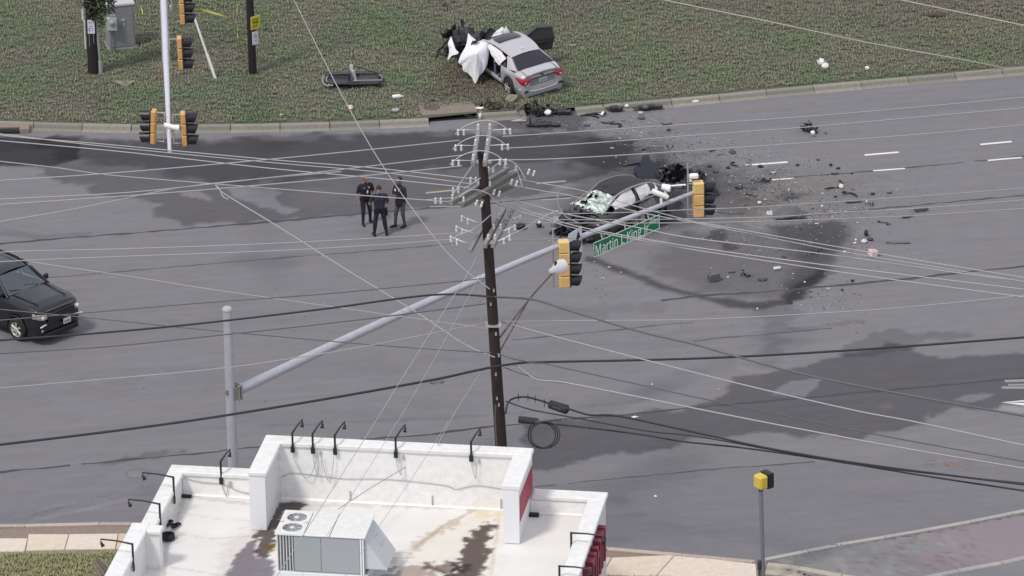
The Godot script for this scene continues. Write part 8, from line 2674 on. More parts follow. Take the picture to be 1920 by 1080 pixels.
func build_debris():
	var i := 0
	for d in [
		# along the far kerb below the silver sedan
		["lump", Vector3(0.08, 0.12, -16.93), 0.42, 0.38, 0.3, 20.0, "tan", "broken chunk of kerb concrete under the silver sedan's rear wheel"],
		["tangle", Vector3(-0.55, 0.1, -16.48), 1.3, 0.7, 0.22, 5.0, "dirt", "heap of torn turf and soil between the storm drain and the sedan's rear wheel"],
		["lump", Vector3(-1.59, 0.1, -17.23), 0.3, 0.25, 0.1, 5.0, "dirt", "small clod of earth on the grass above the storm drain"],
		["tangle", Vector3(0.93, 0, -16.18), 1.15, 0.8, 0.45, -8.0, "black", "heap of black broken trim in the gutter under the silver sedan's bumper"],
		["lump", Vector3(1.38, 0.05, -15.82), 0.24, 0.2, 0.2, 0.0, "white", "white crumpled scrap on the black heap under the silver sedan"],
		["arc", Vector3(1.4, 0.1, -16.22), 0.5, 0.3, 0.1, 30.0, "mid", "curved blue-grey hose on the black heap under the silver sedan"],
		["plate", Vector3(1.71, 0.1, -16.52), 0.35, 0.12, 0.1, 40.0, "mid", "small grey strip leaning at the right end of the black heap"],
		["bar", Vector3(0.33, 0, -15.36), 0.5, 0.1, 0.06, 3.0, "pale", "short pale grey strip left of the long black bumper bar"],
		["bar", Vector3(1.19, 0, -14.84), 1.15, 0.22, 0.12, 2.0, "black", "long black bumper bar lying parallel to the far kerb below the sedan"],
		["stand", Vector3(0.72, 0, -14.82), 0.2, 0.14, 0.42, 10.0, "black", "black shard standing upright beside the long black bumper bar"],
		["tangle", Vector3(1.31, 0, -15.21), 0.7, 0.4, 0.16, 0.0, "grey", "flattened grey scraps between the bumper bar and the black heap"],
		["bar", Vector3(1.87, 0, -16.03), 0.62, 0.3, 0.16, 9.0, "black", "square black slab lying in the gutter right of the black heap"],
		["bar", Vector3(2.98, 0, -15.87), 0.9, 0.12, 0.08, 14.0, "black", "long forked black strip near the white triangular scrap by the far kerb"],
		["bar", Vector3(3, 0, -15.71), 0.5, 0.09, 0.05, -38.0, "black", "short black strip crossing the forked one by the far kerb"],
		["plate", Vector3(3.26, 0.08, -15.7), 0.22, 0.17, 0.06, 30.0, "white", "white triangular scrap at the end of the forked black strip"],
		["stand", Vector3(3.32, 0, -16.38), 0.1, 0.06, 0.38, 0.0, "black", "thin black spike standing against the far kerb"],
		["bar", Vector3(3.75, 0, -16.2), 0.56, 0.26, 0.2, 9.0, "black", "black slab against the far kerb left of the white bit"],
		["lump", Vector3(4.19, 0.05, -16.48), 0.14, 0.12, 0.1, 0.0, "white", "white bit at the far kerb between two black slabs"],
		["bar", Vector3(4.91, 0, -16.3), 1.05, 0.2, 0.18, 9.0, "black", "longest black slab against the far kerb, right of the white bit"],
		["lump", Vector3(4.84, 0.1, -16.15), 0.25, 0.16, 0.14, 0.0, "grey", "grey crumpled lump resting on the longest black slab by the kerb"],
		["lump", Vector3(4.67, 0, -15.89), 0.2, 0.16, 0.1, 0.0, "pale", "pale crumpled scrap just below the longest black slab"],
		["lump", Vector3(4.69, 0, -15.41), 0.26, 0.2, 0.12, 0.0, "grey", "grey crumpled scrap below the pale scrap near the far kerb"],
		["arc", Vector3(3.58, 0, -14.67), 0.75, 0.22, 0.08, 15.0, "black", "bent black bracket lying on the road below the black slabs"],
		["plate", Vector3(3.49, 0, -15.05), 0.5, 0.14, 0.05, 5.0, "dark", "thin dark strip above the bent black bracket"],
		["plate", Vector3(2.74, 0, -14.77), 0.22, 0.1, 0.04, 3.0, "dark", "small flat dark piece between the bumper bar and the bent bracket"],
		["plate", Vector3(5.56, 0, -14.78), 0.4, 0.1, 0.05, 10.0, "dark", "dark strip on the road right of the bent bracket, near the far kerb"],
		["plate", Vector3(5.61, 0, -14.2), 0.16, 0.14, 0.05, 60.0, "dark", "small dark chip below the dark strip near the far kerb"],
		["bar", Vector3(6.63, 0, -16.97), 0.26, 0.12, 0.07, 4.0, "white", "small white box lying in the far gutter on its own"],
		# beyond the dark wreck
		["tangle", Vector3(10.55, 0, -13.85), 0.72, 0.75, 0.3, 0.0, "black", "lone black heap of broken parts in the far lane at upper right"],
		["lump", Vector3(10.63, 0.1, -13.32), 0.16, 0.14, 0.14, 0.0, "white", "white lump on the lone black heap in the far lane"],
		["lump", Vector3(11.1, 0, -13.61), 0.09, 0.08, 0.08, 0.0, "grey", "grey pebble right of the lone black heap in the far lane"],
		["rod", Vector3(5.02, 0, -12.36), 0.75, 0.2, 0.12, 5.0, "black", "thin bent black rod beyond the upright dark panel"],
		["tangle", Vector3(5.6, 0, -12.48), 0.28, 0.2, 0.12, 0.0, "black", "small black tuft at the right end of the thin bent rod"],
		["bar", Vector3(4.27, 0, -10.96), 0.75, 0.12, 0.08, 22.0, "dark", "dark jagged strip left of the upright dark panel"],
		["tangle", Vector3(5.68, 0, -9.42), 1.5, 1.6, 0.6, 12.0, "black", "largest heap of black engine parts behind the dark wreck"],
		["plate", Vector3(6.1, 0.25, -9.77), 0.75, 0.22, 0.12, 24.0, "grey", "pointed grey strip sticking up right out of the largest black heap"],
		["tangle", Vector3(5.18, 0, -8.5), 0.9, 0.9, 0.35, 40.0, "dark", "dark heap between the wreck and the largest black heap"],
		["tangle", Vector3(5.91, 0, -8.71), 0.6, 0.5, 0.25, 0.0, "grey", "grey heap of scraps on the near side of the largest black heap"],
		["lump", Vector3(6.82, 0, -7.97), 0.5, 0.6, 0.34, 30.0, "black", "rounded black lump behind the signal head at the mast arm tip"],
		["lump", Vector3(6.92, 0, -10.62), 0.15, 0.14, 0.08, 0.0, "black", "small black bit nearest the left end of the row right of the largest heap"],
		["lump", Vector3(7.54, 0, -10.44), 0.15, 0.14, 0.08, 0.0, "black", "small black bit left of the hooked strip in the far lane"],
		["bits", Vector3(7.1, 0, -10.06), 0.14, 0.12, 0.09, 0.0, "black", "square black bit below the row of bits right of the largest heap"],
		["bits", Vector3(6.65, 0, -9.83), 0.3, 0.12, 0.06, 0.0, "pale", "three pale crumbs in a row right of the largest black heap"],
		["plate", Vector3(7.33, 0, -11.73), 0.26, 0.07, 0.04, 15.0, "grey", "narrow grey sliver beyond the hooked black strip"],
		["bits", Vector3(7.05, 0, -12.1), 0.2, 0.08, 0.05, 10.0, "dark", "dark sliver with a pale speck beyond the narrow grey sliver"],
		["loop", Vector3(7.75, 0, -11.96), 0.2, 0.3, 0.12, 0.0, "dark", "small coil of dark wire in the far lane"],
		["arc", Vector3(7.94, 0, -10.78), 0.55, 0.2, 0.1, 170.0, "black", "hooked black strip left of the upper white lane dash"],
		["bits", Vector3(8.21, 0, -10.66), 0.16, 0.12, 0.06, 0.0, "pale", "pale crumbs between the hooked strip and the upper white lane dash"],
		["lump", Vector3(8.67, 0, -10.49), 0.2, 0.12, 0.09, 0.0, "black", "black piece touching the left end of the upper white lane dash"],
		["lump", Vector3(9.95, 0, -10.58), 0.13, 0.12, 0.08, 0.0, "black", "black bit right of the upper white lane dash"],
		["plate", Vector3(10.69, 0, -11.05), 0.14, 0.06, 0.03, -10.0, "dark", "thin dark chip in the far lane above the pair of black bits"],
		["lump", Vector3(11.1, 0, -10.52), 0.12, 0.12, 0.09, 0.0, "black", "upper one of a pair of black bits in the far lane"],
		["lump", Vector3(11.33, 0, -10.2), 0.16, 0.1, 0.07, 0.0, "black", "lower one of a pair of black bits in the far lane"],
		["plate", Vector3(11.19, 0, -9.7), 0.24, 0.1, 0.05, 4.0, "black", "dark strip lying on the tarred joint above the crescent strip"],
		["lump", Vector3(11.78, 0, -9.72), 0.09, 0.07, 0.05, 0.0, "black", "tiny black bit on the tarred joint right of the dark strip"],
		["tangle", Vector3(8.79, 0, -9.07), 0.36, 0.4, 0.2, 0.0, "black", "black heap at the left end of the lower white lane dash"],
		["loop", Vector3(8.5, 0, -9.28), 0.3, 0.4, 0.12, 0.0, "mid", "loops of grey wire left of the black heap by the lower lane dash"],
		["plate", Vector3(9.08, 0, -9.91), 0.2, 0.14, 0.06, 0.0, "pale", "pale scrap between the two white lane dashes"],
		["bits", Vector3(7.85, 0, -8.56), 0.26, 0.16, 0.08, 20.0, "black", "black splinter between the signal tip and the loops of wire"],
		["plate", Vector3(8.15, 0, -7.9), 0.2, 0.09, 0.05, -25.0, "black", "small black splinter below the grey ring"],
		["loop", Vector3(8.32, 0, -8.49), 0.14, 0.2, 0.06, 0.0, "mid", "grey ring on the road below the loops of wire"],
		["bits", Vector3(8.32, 0, -7.8), 0.16, 0.14, 0.06, 0.0, "grey", "grey crumbs beside the small black splinter"],
		["lump", Vector3(8.47, 0, -7.1), 0.14, 0.1, 0.09, 0.0, "white", "white scrap on the road above the domed grey panel"],
		["lump", Vector3(9.53, 0, -8.23), 0.05, 0.06, 0.09, 0.0, "white", "tiny white scrap above the dark oil stain"],
		["rod", Vector3(7.46, 0, -6.22), 0.85, 0.25, 0.06, -18.0, "mid", "thin curved rod on the road right of the signal at the arm tip"],
		["plate", Vector3(6.85, 0.02, -6.39), 0.26, 0.1, 0.06, -35.0, "white", "white splinter at the left end of the thin curved rod"],
		["bits", Vector3(8.77, 0, -6.1), 0.18, 0.16, 0.2, 0.0, "white", "white block touching the left end of the domed grey panel"],
		["plate", Vector3(9.51, 0, -5.63), 0.95, 0.16, 0.04, 4.0, "dark", "dark shred lying just below the domed grey panel"],
		["arc", Vector3(11.15, 0, -8.7), 0.42, 0.36, 0.1, -20.0, "black", "black crescent-shaped strip left of the white ball of scrap"],
		["bar", Vector3(10.94, 0, -8.36), 0.36, 0.07, 0.05, 18.0, "black", "straight black tail of the crescent strip"],
		["lump", Vector3(11.33, 0, -8.39), 0.17, 0.17, 0.16, 0.0, "white", "white ball of scrap right of the crescent strip"],
		["tangle", Vector3(11.41, 0, -7.84), 0.26, 0.3, 0.16, 0.0, "dark", "dark and tangled scrap under the white ball"],
		["arc", Vector3(11.65, 0, -7.63), 0.24, 0.26, 0.12, 30.0, "black", "black hooked scrap right of the dark tangle under the white ball"],
		["lump", Vector3(11.08, 0, -7.56), 0.12, 0.08, 0.06, 0.0, "black", "small black bit left of the dark tangle under the white ball"],
		["plate", Vector3(11.67, 0, -7.04), 0.6, 0.12, 0.05, 6.0, "black", "long flat black strip below the hooked scrap"],
		["tangle", Vector3(12.2, 0, -6.82), 0.46, 0.24, 0.1, 0.0, "black", "flat black clump right of the long flat strip"],
		["lump", Vector3(12.11, 0.08, -6.87), 0.07, 0.06, 0.06, 0.0, "white", "tiny white scrap on the flat black clump"],
		["lump", Vector3(12.36, 0, -7.75), 0.16, 0.14, 0.08, 0.0, "black", "black bit in the lane above the flat black clump"],
		["plate", Vector3(12.95, 0, -7.82), 0.2, 0.07, 0.04, 20.0, "dark", "dark sliver right of the black bit above the flat clump"],
		["lump", Vector3(10.58, 0, -6.7), 0.08, 0.07, 0.07, 0.0, "white", "white pebble of scrap right of the domed grey panel"],
		["plate", Vector3(13.89, 0, -6.15), 0.5, 0.18, 0.08, 16.0, "black", "upper right half of a long black strip at the right of the wreckage"],
		["plate", Vector3(13.38, 0, -5.59), 0.45, 0.13, 0.06, 16.0, "dark", "lower left half of a long black strip at the right of the wreckage"],
		["tangle", Vector3(12.7, 0, -4.94), 0.24, 0.22, 0.09, 0.0, "black", "black clump with a thin tail left of the long black strip"],
		["rod", Vector3(12.54, 0, -5.15), 0.3, 0.1, 0.04, -25.0, "black", "thin tail of the black clump left of the long strip"],
		["lump", Vector3(11.91, 0, -4.02), 0.14, 0.26, 0.2, 0.0, "black", "upright black boot-shaped piece beside the white scraps"],
		["lump", Vector3(12.02, 0, -3.59), 0.2, 0.14, 0.1, -20.0, "black", "black toe-shaped piece below the boot-shaped one"],
		["lump", Vector3(11.8, 0, -3.41), 0.2, 0.16, 0.12, 30.0, "white", "largest white scrap left of the boot-shaped piece"],
		["lump", Vector3(11.54, 0, -3.61), 0.08, 0.08, 0.06, 0.0, "white", "upper small white scrap left of the largest one"],
		["lump", Vector3(11.49, 0, -3.33), 0.1, 0.07, 0.06, 0.0, "white", "lower small white scrap left of the largest one"],
		["plate", Vector3(12.93, 0, -3.31), 0.8, 0.16, 0.02, -4.0, "mid", "flat grey strip on the road right of the boot-shaped piece"],
		["plate", Vector3(10.07, 0, -2.54), 0.3, 0.15, 0.08, 20.0, "black", "black splinter with a thin rod on the dark stain"],
		["rod", Vector3(10.3, 0, -2.77), 0.3, 0.08, 0.05, 40.0, "black", "thin rod beside the black splinter on the dark stain"],
		["lump", Vector3(11.09, 0, -2.54), 0.14, 0.09, 0.06, -20.0, "white", "white sliver left of the pink and white carton"],
		["bits", Vector3(11.31, 0, -2.44), 0.14, 0.1, 0.04, 0.0, "grey", "grey crumbs right of the white sliver"],
		["box", Vector3(6.65, 0, -0.33), 0.36, 0.3, 0.26, 20.0, "mid", "square dark car battery lying on the stained road"],
		["tangle", Vector3(7.79, 0, -0.65), 0.42, 0.36, 0.2, 10.0, "black", "black clump of broken parts right of the battery"],
		["plate", Vector3(8.26, 0, -0.25), 0.3, 0.18, 0.07, 8.0, "dark", "dark flat piece at the right of the black clump"],
		["plate", Vector3(7.27, 0, -0.95), 0.24, 0.06, 0.03, 5.0, "dark", "thin dark sliver between the battery and the black clump"],
		["lump", Vector3(7.13, 0, -0.54), 0.06, 0.05, 0.06, 0.0, "white", "white speck between the battery and the black clump"],
		["lump", Vector3(9.63, 0, -0.01), 0.07, 0.05, 0.05, 0.0, "white", "white speck on the dark end of the stain"],
		["lump", Vector3(11.2, 0, -0.02), 0.12, 0.1, 0.08, 0.0, "black", "lone black bit right of the dark end of the stain"],
		["lump", Vector3(10.82, 0, 0.74), 0.09, 0.08, 0.06, 0.0, "black", "black bit below the lone one right of the stain"],
		["loop", Vector3(9.04, 0, 1.65), 0.18, 0.3, 0.05, 0.0, "black", "small square black frame on the dark curved stain"],
		["lump", Vector3(7.97, 0, 2.19), 0.07, 0.06, 0.06, 0.0, "white", "white speck under the dark curved stain"],
		["plate", Vector3(9.06, 0, -2.22), 0.2, 0.05, 0.02, -40.0, "dark", "short dark scratch-like sliver on the stained road"],
		["lump", Vector3(0.32, 0, -5.2), 0.36, 0.34, 0.22, -10.0, "black", "rounded black lump on the road right of the pole's lowest crossarm"],
		["lump", Vector3(0.95, 0, -5.32), 0.2, 0.2, 0.22, 0.0, "black", "small black lump with a white top left of the four-section signal"],
		["lump", Vector3(0.96, 0.18, -5.16), 0.12, 0.12, 0.1, 0.0, "white", "white scrap on the small black lump left of the four-section signal"],
		["tangle", Vector3(1.65, 0, -4.61), 0.8, 0.7, 0.4, 0.0, "black", "black heap of engine parts behind the four-section signal"],
		["tangle", Vector3(1.89, 0, -6.29), 0.5, 0.5, 0.35, 0.0, "dark", "dark heap of broken parts at the dark wreck's left corner"],
		["plate", Vector3(2.09, 0, -4.21), 0.4, 0.16, 0.06, -10.0, "pale", "pale strip lying by the black heap behind the lane-use sign"],
		["plate", Vector3(5.11, 0, -6.28), 0.3, 0.12, 0.08, 4.0, "white", "white strip on the road between the street sign and the arm tip"],
		["lump", Vector3(3.23, 0, -1.6), 0.12, 0.06, 0.05, -30.0, "pale", "pale scrap below the left end of the green street sign"],
		["lump", Vector3(3.62, 0, -1.12), 0.08, 0.06, 0.05, 0.0, "pale", "small pale scrap on the thin dark run-off stain"],
		["lump", Vector3(2.25, 0, -1.98), 0.06, 0.06, 0.06, 0.0, "pale", "pale speck right of the street lamp head"],
	]:
		i += 1
		debris(d[0], d[1], d[2], d[3], d[4], d[5], d[6], d[7], i)
	# big upright panel behind the wreck
	var m := MB.new()
	var o := PackedVector2Array([Vector2(-0.42, 0.02), Vector2(-0.62, 0.45), Vector2(-0.56, 0.52), Vector2(-0.30, 0.78), Vector2(-0.26, 0.93), Vector2(-0.04, 0.94), Vector2(0.02, 0.72), Vector2(0.14, 0.66), Vector2(0.34, 0.72), Vector2(0.36, 0.6), Vector2(0.24, 0.3), Vector2(0.22, 0.06)])
	m.prism(o, -0.03, 0.03, Transform3D(Basis(Vector3.RIGHT, -0.5), Vector3.ZERO))
	m.tube([Vector3(-0.6, 0.40, 0.0), Vector3(-0.42, 0.04, 0.06), Vector3(0.22, 0.04, 0.06)], 0.035, 6)
	m.box(Vector3(-0.4, 0.6, -0.22), Vector3(0.05, 0.1, 0.03))
	single("torn_wing", m, dmat("navy"), "large dark car wing panel standing upright behind the dark wreck", "car wing", Vector3(4.87, 0, -9.31), 0.1)
	# domed panel
	m = MB.new()
	var g := []
	for a in 7:
		var row := []
		for b in 13:
			var u := b / 12.0 - 0.5
			var v := a / 6.0 - 0.5
			row.append(Vector3(u * 1.15, 0.30 * (1.0 - 4.0 * u * u) * (1.0 - 3.0 * v * v) + 0.02 + (0.06 * sin(b * 2.0 + a) if b > 7 else 0.0), v * 0.75 * (1.0 - 0.8 * maxf(0.0, u))))
		g.append(row)
	m.grid(g)
	for a in 7:
		for b in 13: g[a][b] = g[a][b] - Vector3(0, 0.025, 0)
	m.grid(g, true, true)
	single("torn_bonnet", m, dmat("mid"), "domed dark grey bonnet panel lying on the road beside a white block", "car bonnet", Vector3(9.43, 0, -5.97), 0.1)
	# pink and white carton
	var t := thing("carton", "pink and white carton lying on the road right of the white scraps", "carton", Vector3(12.02, 0, -2.22), 0.5)
	m = MB.new()
	m.cbox(Vector3(0, 0.11, 0), Vector3(0.24, 0.2, 0.26), 0.01, Basis(Vector3.BACK, -0.2))
	part("box", m, mat(0.66, 0.55, 0.54, 0.7), t)
	m = MB.new()
	m.quad(Vector3(0.1, 0.19, 0.12), Vector3(0.24, 0.1, 0.14), Vector3(0.24, 0.1, -0.14), Vector3(0.1, 0.19, -0.12))
	m.quad(Vector3(0.1, 0.188, -0.12), Vector3(0.24, 0.098, -0.14), Vector3(0.24, 0.098, 0.14), Vector3(0.1, 0.188, 0.12))
	part("flap", m, mat(0.10, 0.05, 0.05, 0.7), t)
	m = MB.new()
	m.box(Vector3(-0.01, 0.215, 0.02), Vector3(0.1, 0.008, 0.06), Basis(Vector3.BACK, -0.2))
	part("red_print", m, mat(0.5, 0.06, 0.08, 0.6), t)
	t = thing("drink_can", "pale drink can lying on its side on the stained road", "can", Vector3(8.78, 0, -1.15), 0.3)
	m = MB.new()
	m.tube([Vector3(-0.12, 0.06, 0), Vector3(-0.1, 0.06, 0), Vector3(0.1, 0.06, 0), Vector3(0.12, 0.06, 0)], [0.05, 0.06, 0.06, 0.05], 12)
	part("can_body", m, mat(0.7, 0.7, 0.7, 0.3, 0.3), t)
	# crumbs of glass and plastic: nobody could count them
	var bit := MB.new()
	bit.tri(Vector3(-0.5, 0, -0.4), Vector3(0.5, 0.1, -0.3), Vector3(0.1, 0.25, 0.5))
	bit.tri(Vector3(-0.5, 0, -0.4), Vector3(0.1, 0.25, 0.5), Vector3(-0.4, 0.5, 0.1))
	bit.tri(Vector3(0.5, 0.1, -0.3), Vector3(-0.4, 0.5, 0.1), Vector3(0.1, 0.25, 0.5))
	bit.tri(Vector3(-0.5, 0, -0.4), Vector3(-0.4, 0.5, 0.1), Vector3(0.5, 0.1, -0.3))
	var mm := MultiMesh.new()
	mm.transform_format = MultiMesh.TRANSFORM_3D
	mm.use_colors = true
	mm.mesh = bit.mesh()
	var zones := [[Vector2(3.12, -15.22), 2.2, 1.2, 160], [Vector2(4.76, -13.35), 1.6, 2.6, 330], [Vector2(6.19, -11.32), 1.8, 2.2, 260], [Vector2(8.52, -9.68), 2.4, 2.6, 620], [Vector2(8.82, -8.17), 1.8, 1.8, 320], [Vector2(9.98, -6.14), 1.8, 1.4, 330], [Vector2(10.88, -6.1), 1.4, 1.4, 120], [Vector2(11.13, -4.16), 1.6, 2.4, 160], [Vector2(9.09, -2.83), 2.2, 3.0, 150], [Vector2(7.71, -3.84), 1.6, 2.0, 90], [Vector2(12.45, -7.99), 2.0, 2.4, 110], [Vector2(1.23, -14.95), 1.0, 0.7, 130], [Vector2(3.46, -5.49), 1.5, 1.2, 200], [Vector2(10.27, 1.39), 1.6, 2.2, 160], [Vector2(3, -0.78), 2.0, 2.2, 40], [Vector2(6.72, 3.03), 5.0, 4.0, 30], [Vector2(-6.26, 2.42), 11.0, 6.0, 26]]
	var total := 0
	for z in zones: total += z[3]
	mm.instance_count = total
	var q := 0
	for z in zones:
		for k in z[3]:
			var p: Vector2 = z[0] + Vector2(rng.randfn() * z[1] * 0.55, rng.randfn() * z[2] * 0.55)
			var s := rng.randf_range(0.016, 0.042) * (1.9 if rng.randf() < 0.06 else 1.0)
			mm.set_instance_transform(q, Transform3D(Basis(Vector3.UP, rng.randf() * TAU).scaled(Vector3(s * rng.randf_range(1, 2.4), s * 0.9, s)), Vector3(p.x, 0.004, p.y)))
			var dark := rng.randf() < 0.62
			var v := rng.randf_range(0.03, 0.12) if dark else rng.randf_range(0.28, 0.5)
			mm.set_instance_color(q, Color(v, v, v * 1.05))
			q += 1
	var o2 := MultiMeshInstance3D.new()
	o2.name = numbered("crash_grit")
	o2.multimesh = mm
	o2.material_override = vmat(0.6, null, 1.0, true)
	o2.set_meta("kind", "stuff")
	o2.set_meta("label", "fine grit of broken glass and plastic strewn over the road round the wrecks")
	o2.set_meta("category", "debris")
	add_child(o2, true)

func build_litter():
	# long dark assembly with a pale upright bracket, lying on the grass
	var t := thing("fallen_rack", "long dark frame with a pale upright bracket lying on the grass left of the sedan", "wreckage", Vector3(-5.58, 0.2, -18.9), 0.03)
	var dark := mat(0.03, 0.03, 0.038, 0.5)
	var steel := mat(0.20, 0.20, 0.22, 0.4, 0.2)
	var m := MB.new()
	m.cbox(Vector3(-0.38, 0.2, -0.52), Vector3(1.2, 0.1, 0.12), 0.02, Basis(Vector3.BACK, 0.0)).cbox(Vector3(-0.38, 0.2, 0.34), Vector3(1.2, 0.1, 0.1), 0.02)
	m.cbox(Vector3(0.5, 0.12, -0.12), Vector3(0.95, 0.07, 0.8), 0.03, Basis(Vector3.BACK, -0.02))
	m.cbox(Vector3(-0.38, 0.1, -0.1), Vector3(1.1, 0.06, 0.8), 0.02)
	m.cbox(Vector3(-0.12, 0.3, -0.05), Vector3(0.09, 0.4, 0.5), 0.02)
	var rim := []
	for i in 13:
		var a := -PI * 0.5 + PI * i / 12.0
		rim.append(Vector3(0.85 + cos(a) * 0.22, 0.16 + 0.03 * sin(a * 3.0), -0.1 + sin(a) * 0.5))
	m.tube(rim, 0.05, 6)
	m.tube([Vector3(-0.8, 0.2, 0.42), Vector3(0.1, 0.17, 0.44), Vector3(0.85, 0.16, 0.4)], 0.05, 6)
	m.tube([Vector3(-0.8, 0.22, -0.6), Vector3(0.1, 0.2, -0.55), Vector3(0.85, 0.16, -0.6)], 0.04, 6)
	part("frame", m, dark, t)
	m = MB.new()
	var hoop := []
	for i in 13:
		var a := PI * 0.5 + PI * i / 12.0
		hoop.append(Vector3(-0.85 + cos(a) * 0.24, 0.16, -0.08 - sin(a) * 0.6))
	m.tube(hoop, 0.035, 6)
	for i in hoop.size(): hoop[i] = hoop[i] + Vector3(0.14, 0.02, 0.03)
	m.tube(hoop, 0.028, 6)
	part("hoop", m, mat(0.30, 0.30, 0.29, 0.4, 0.2), t)
	m = MB.new()
	m.cbox(Vector3(-0.04, 0.38, -0.15), Vector3(0.13, 0.62, 0.10), 0.02, Basis(Vector3.RIGHT, -0.25)).cbox(Vector3(0.07, 0.30, 0.02), Vector3(0.1, 0.5, 0.10), 0.02, Basis(Vector3.BACK, 0.2))
	m.cbox(Vector3(0.1, 0.14, 0.2), Vector3(0.2, 0.14, 0.2), 0.03)
	part("bracket", m, mat(0.45, 0.45, 0.46, 0.5), t)
	m = MB.new()
	m.tube([Vector3(0.15, 0.26, 0.36), Vector3(1.04, 0.26, 0.36)], 0.04, 8).tube([Vector3(0.95, 0.2, -0.36), Vector3(1.06, 0.2, -0.1), Vector3(1.04, 0.2, 0.22)], 0.035, 6)
	part("rail", m, steel, t)
	m = MB.new()
	m.tube([Vector3(0.2, 0.05, 0.3), Vector3(0.24, 0.02, 0.75)], 0.03, 6).tube([Vector3(-0.28, 0.05, 0.28), Vector3(-0.36, 0.02, 0.55)], 0.03, 6)
	m.tube(smooth_path([Vector3(0.05, 0.6, -0.3), Vector3(0.5, 0.4, -0.4), Vector3(0.95, 0.2, -0.45)], 4), 0.018, 5)
	part("strut", m, dark, t)
	# litter on the grass
	t = thing("plastic_bottle", "white plastic jug lying on the grass right of the fallen dark frame", "bottle", Vector3(-3.97, 0.18, -17.41), 0.25)
	m = MB.new()
	m.tube([Vector3(-0.17, 0.07, 0), Vector3(-0.15, 0.08, 0), Vector3(0.08, 0.08, 0), Vector3(0.14, 0.07, 0), Vector3(0.17, 0.07, 0), Vector3(0.22, 0.07, 0)], [0.05, 0.08, 0.085, 0.06, 0.03, 0.03], 12)
	part("jug", m, mat(0.75, 0.75, 0.75, 0.4), t)
	t = thing("paper_cup", "red and white paper cup standing in the grass under the long diagonal wire", "cup", Vector3(-5.62, 0.16, -16.26))
	m = MB.new()
	m.lathe(Vector3.ZERO, [Vector2(0.0, 0), Vector2(0.07, 0.0), Vector2(0.09, 0.2), Vector2(0.08, 0.2), Vector2(0.07, 0.03)], 14)
	part("cup", m, mat(0.75, 0.70, 0.66, 0.5), t)
	m = MB.new()
	m.lathe(Vector3(0, 0.02, 0), [Vector2(0.076, 0), Vector2(0.086, 0.1)], 14)
	m.box(Vector3(0.09, 0.03, -0.02), Vector3(0.06, 0.06, 0.08))
	part("red_band", m, mat(0.5, 0.09, 0.06, 0.5), t)
	m = MB.new()
	m.lathe(Vector3(0, 0.2, 0), [Vector2(0.092, 0), Vector2(0.06, 0.03), Vector2(0, 0.035)], 14)
	part("lid", m, mat(0.5, 0.5, 0.47, 0.5), t)
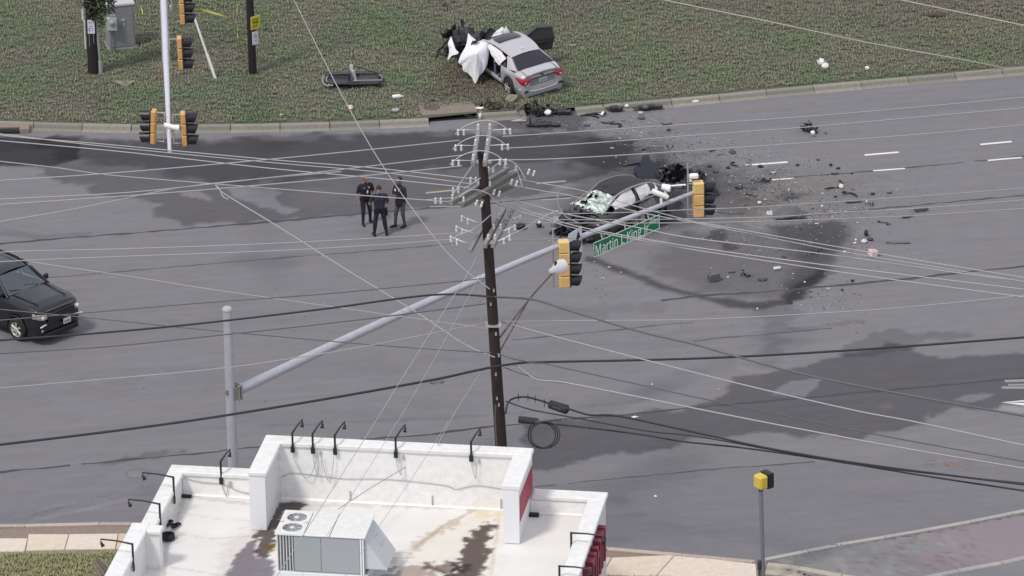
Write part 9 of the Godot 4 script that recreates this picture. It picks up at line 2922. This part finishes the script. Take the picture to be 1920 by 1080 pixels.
	for d in [
		["lump", Vector3(-4.03, 0.16, -16.23), 0.28, 0.24, 0.08, 10.0, "pale", "crumpled grey paper on the grass below the white jug", "litter"],
		["lump", Vector3(11.31, 0.18, -20.07), 0.28, 0.26, 0.24, 0.0, "white", "white plastic bag on the grass at the right, left one of two knotted together", "litter"],
		["lump", Vector3(11.42, 0.18, -19.68), 0.26, 0.26, 0.22, 30.0, "white", "white plastic bag on the grass at the right, touching the larger one above it", "litter"],
		["lump", Vector3(12.93, 0.18, -19.49), 0.16, 0.16, 0.14, 0.0, "white", "small white bag on the grass right of the knotted pair", "litter"],
		["plate", Vector3(2.36, 0.22, -22.45), 0.3, 0.09, 0.05, 12.0, "pale", "pale strip of trim on the grass right of the silver sedan's open door", "debris"],
		["tangle", Vector3(-4.49, 0.25, -25.01), 0.24, 0.2, 0.12, 0.0, "black", "black scrap on the grass high up, left one of two", "debris"],
		["tangle", Vector3(-3.67, 0.25, -23.42), 0.26, 0.2, 0.1, 0.0, "dark", "dark scrap on the grass right of and below the first black scrap", "debris"],
		["tangle", Vector3(-2.27, 0.25, -26.64), 0.3, 0.3, 0.3, 0.0, "black", "dark clump on the grass at the top edge above the silver sedan", "debris"],
		["plate", Vector3(-3.64, 0.22, -22.31), 0.5, 0.1, 0.04, 4.0, "grey", "flat grey strip on the grass left of the trailing black trim", "debris"],
		["lump", Vector3(-8.08, 0.15, -15.98), 0.1, 0.08, 0.07, 0.0, "white", "white speck of litter on the grass edge left of the paper cup", "litter"],
		["lump", Vector3(-6.59, 0.2, -23.08), 0.12, 0.08, 0.06, 0.0, "pale", "pale speck of litter on the grass above the fallen dark frame", "litter"],
		["lump", Vector3(-7.49, 0.22, -26.13), 0.12, 0.08, 0.06, 0.0, "pale", "pale speck of litter on the grass near the top edge", "litter"],
		["lump", Vector3(15.86, 0.22, -24.94), 0.7, 0.4, 0.12, 0.0, "dirt", "small mound of bare soil on the grass at the top right", "soil"],
		["plate", Vector3(-13.79, 0.2, -19.44), 0.75, 0.4, 0.04, 8.0, "tan", "flat brown slab sunk in the grass right of the left wooden pole", "slab"],
		["lump", Vector3(-1.02, 0.05, -15.62), 0.1, 0.1, 0.2, 0.0, "white", "white scrap standing at the right end of the storm drain", "litter"],
		["tangle", Vector3(-1.36, 0.05, -15.69), 0.4, 0.25, 0.1, 0.0, "dirt", "tuft of weeds in the storm drain mouth", "weeds"],
		["plate", Vector3(-1.04, 0.2, -16.18), 0.3, 0.12, 0.03, 4.0, "white", "white strip lying on the storm drain slab", "litter"],
		["lump", Vector3(4.22, 0, 16.71), 0.1, 0.09, 0.06, 0.0, "white", "white scrap of paper on the near road right of the white building", "litter"],
		["lump", Vector3(3.75, 0, 10.74), 0.2, 0.09, 0.05, 0.0, "white", "white scrap on the tarred joint under the service cables", "litter"],
		["lump", Vector3(6.44, 0, 8.73), 0.06, 0.05, 0.05, 0.0, "pale", "pale pebble at the left edge of the large wet patch", "litter"],
		["lump", Vector3(4.37, 0, 8.22), 0.07, 0.06, 0.05, 0.0, "white", "white pebble left of the large wet patch", "litter"],
		["plate", Vector3(-2.43, 0, 7.7), 0.42, 0.28, 0.02, 6.0, "grey", "grey printed sheet lying in the road under the thick black cable", "litter"],
	]:
		debris(d[0], d[1], d[2], d[3], d[4], d[5], d[6], d[7], 300 + int(d[1].x * 10.0), "litter_piece" if d[8] == "litter" else "wreckage_piece", d[8])
	# pedestrian signal on its own post, near right
	var foot: Vector3 = Vector3(7.18, 0.12, 23.01)
	t = thing("pedestrian_signal", "small yellow pedestrian signal on a grey post at the near kerb, lower right", "pedestrian signal", foot)
	var steel2 := mat(0.25, 0.26, 0.29, 0.45, 0.4)
	m = MB.new()
	m.tube([Vector3(0, 0, 0), Vector3(-0.07, 2.95, 0)], 0.065, 12)
	part("post", m, steel2, t)
	m = MB.new()
	m.cbox(Vector3(-0.07, 3.18, -0.05), Vector3(0.30, 0.42, 0.36), 0.05, Basis(Vector3.UP, 0.65))
	part("housing", m, mat(0.70, 0.50, 0.08, 0.45), t)
	m = MB.new()
	var bs := Basis(Vector3.UP, 0.65)
	for e in [[0.22, 0.0, 0.2, 0.02, 0.36], [-0.22, 0.0, 0.2, 0.02, 0.36]]:
		m.box(Vector3(-0.07, 3.18 + e[0], -0.05) + bs * Vector3(0.24, 0, 0), Vector3(e[2], e[3], e[4]), bs)
	for z in [-0.18, 0.18]: m.box(Vector3(-0.07, 3.18, -0.05) + bs * Vector3(0.24, 0, z), Vector3(0.2, 0.42, 0.02), bs)
	m.box(Vector3(-0.07, 3.18, -0.05) + bs * Vector3(0.16, 0, 0), Vector3(0.02, 0.40, 0.34), bs)
	part("visor", m, mat(0.014, 0.014, 0.016, 0.5), t)
	m = MB.new()
	m.tube([Vector3(-0.07, 2.9, 0), Vector3(-0.07, 3.02, -0.02)], [0.075, 0.06], 10)
	part("collar", m, mat(0.05, 0.05, 0.055, 0.5), t)
	m = MB.new()
	m.cbox(Vector3(-0.12, 0.55, 0.03), Vector3(0.1, 0.3, 0.12), 0.02).tube([Vector3(-0.1, 0.0, 0.04), Vector3(-0.1, 0.45, 0.04)], 0.025, 6)
	part("push_button", m, mat(0.05, 0.05, 0.055, 0.5), t)
	# weathered planks beside the building, lower left
	t = thing("plank_stack", "weathered planks leaning by the white building's left wall at the bottom edge", "planks", Vector3(-12.3, 0.15, 21.82), 0.35)
	for k in 4:
		m = MB.new()
		m.cbox(Vector3(0.12 * k, 0.05 + 0.03 * k, 0), Vector3(0.1, 0.04, 1.6), 0.006, Basis(Vector3.UP, 0.05 * (k - 1.5)))
		part("plank", m, mat(0.3 - 0.05 * (k % 3), 0.25 - 0.045 * (k % 3), 0.21 - 0.04 * (k % 3), 0.9, 0, bumps, 2.0), t)
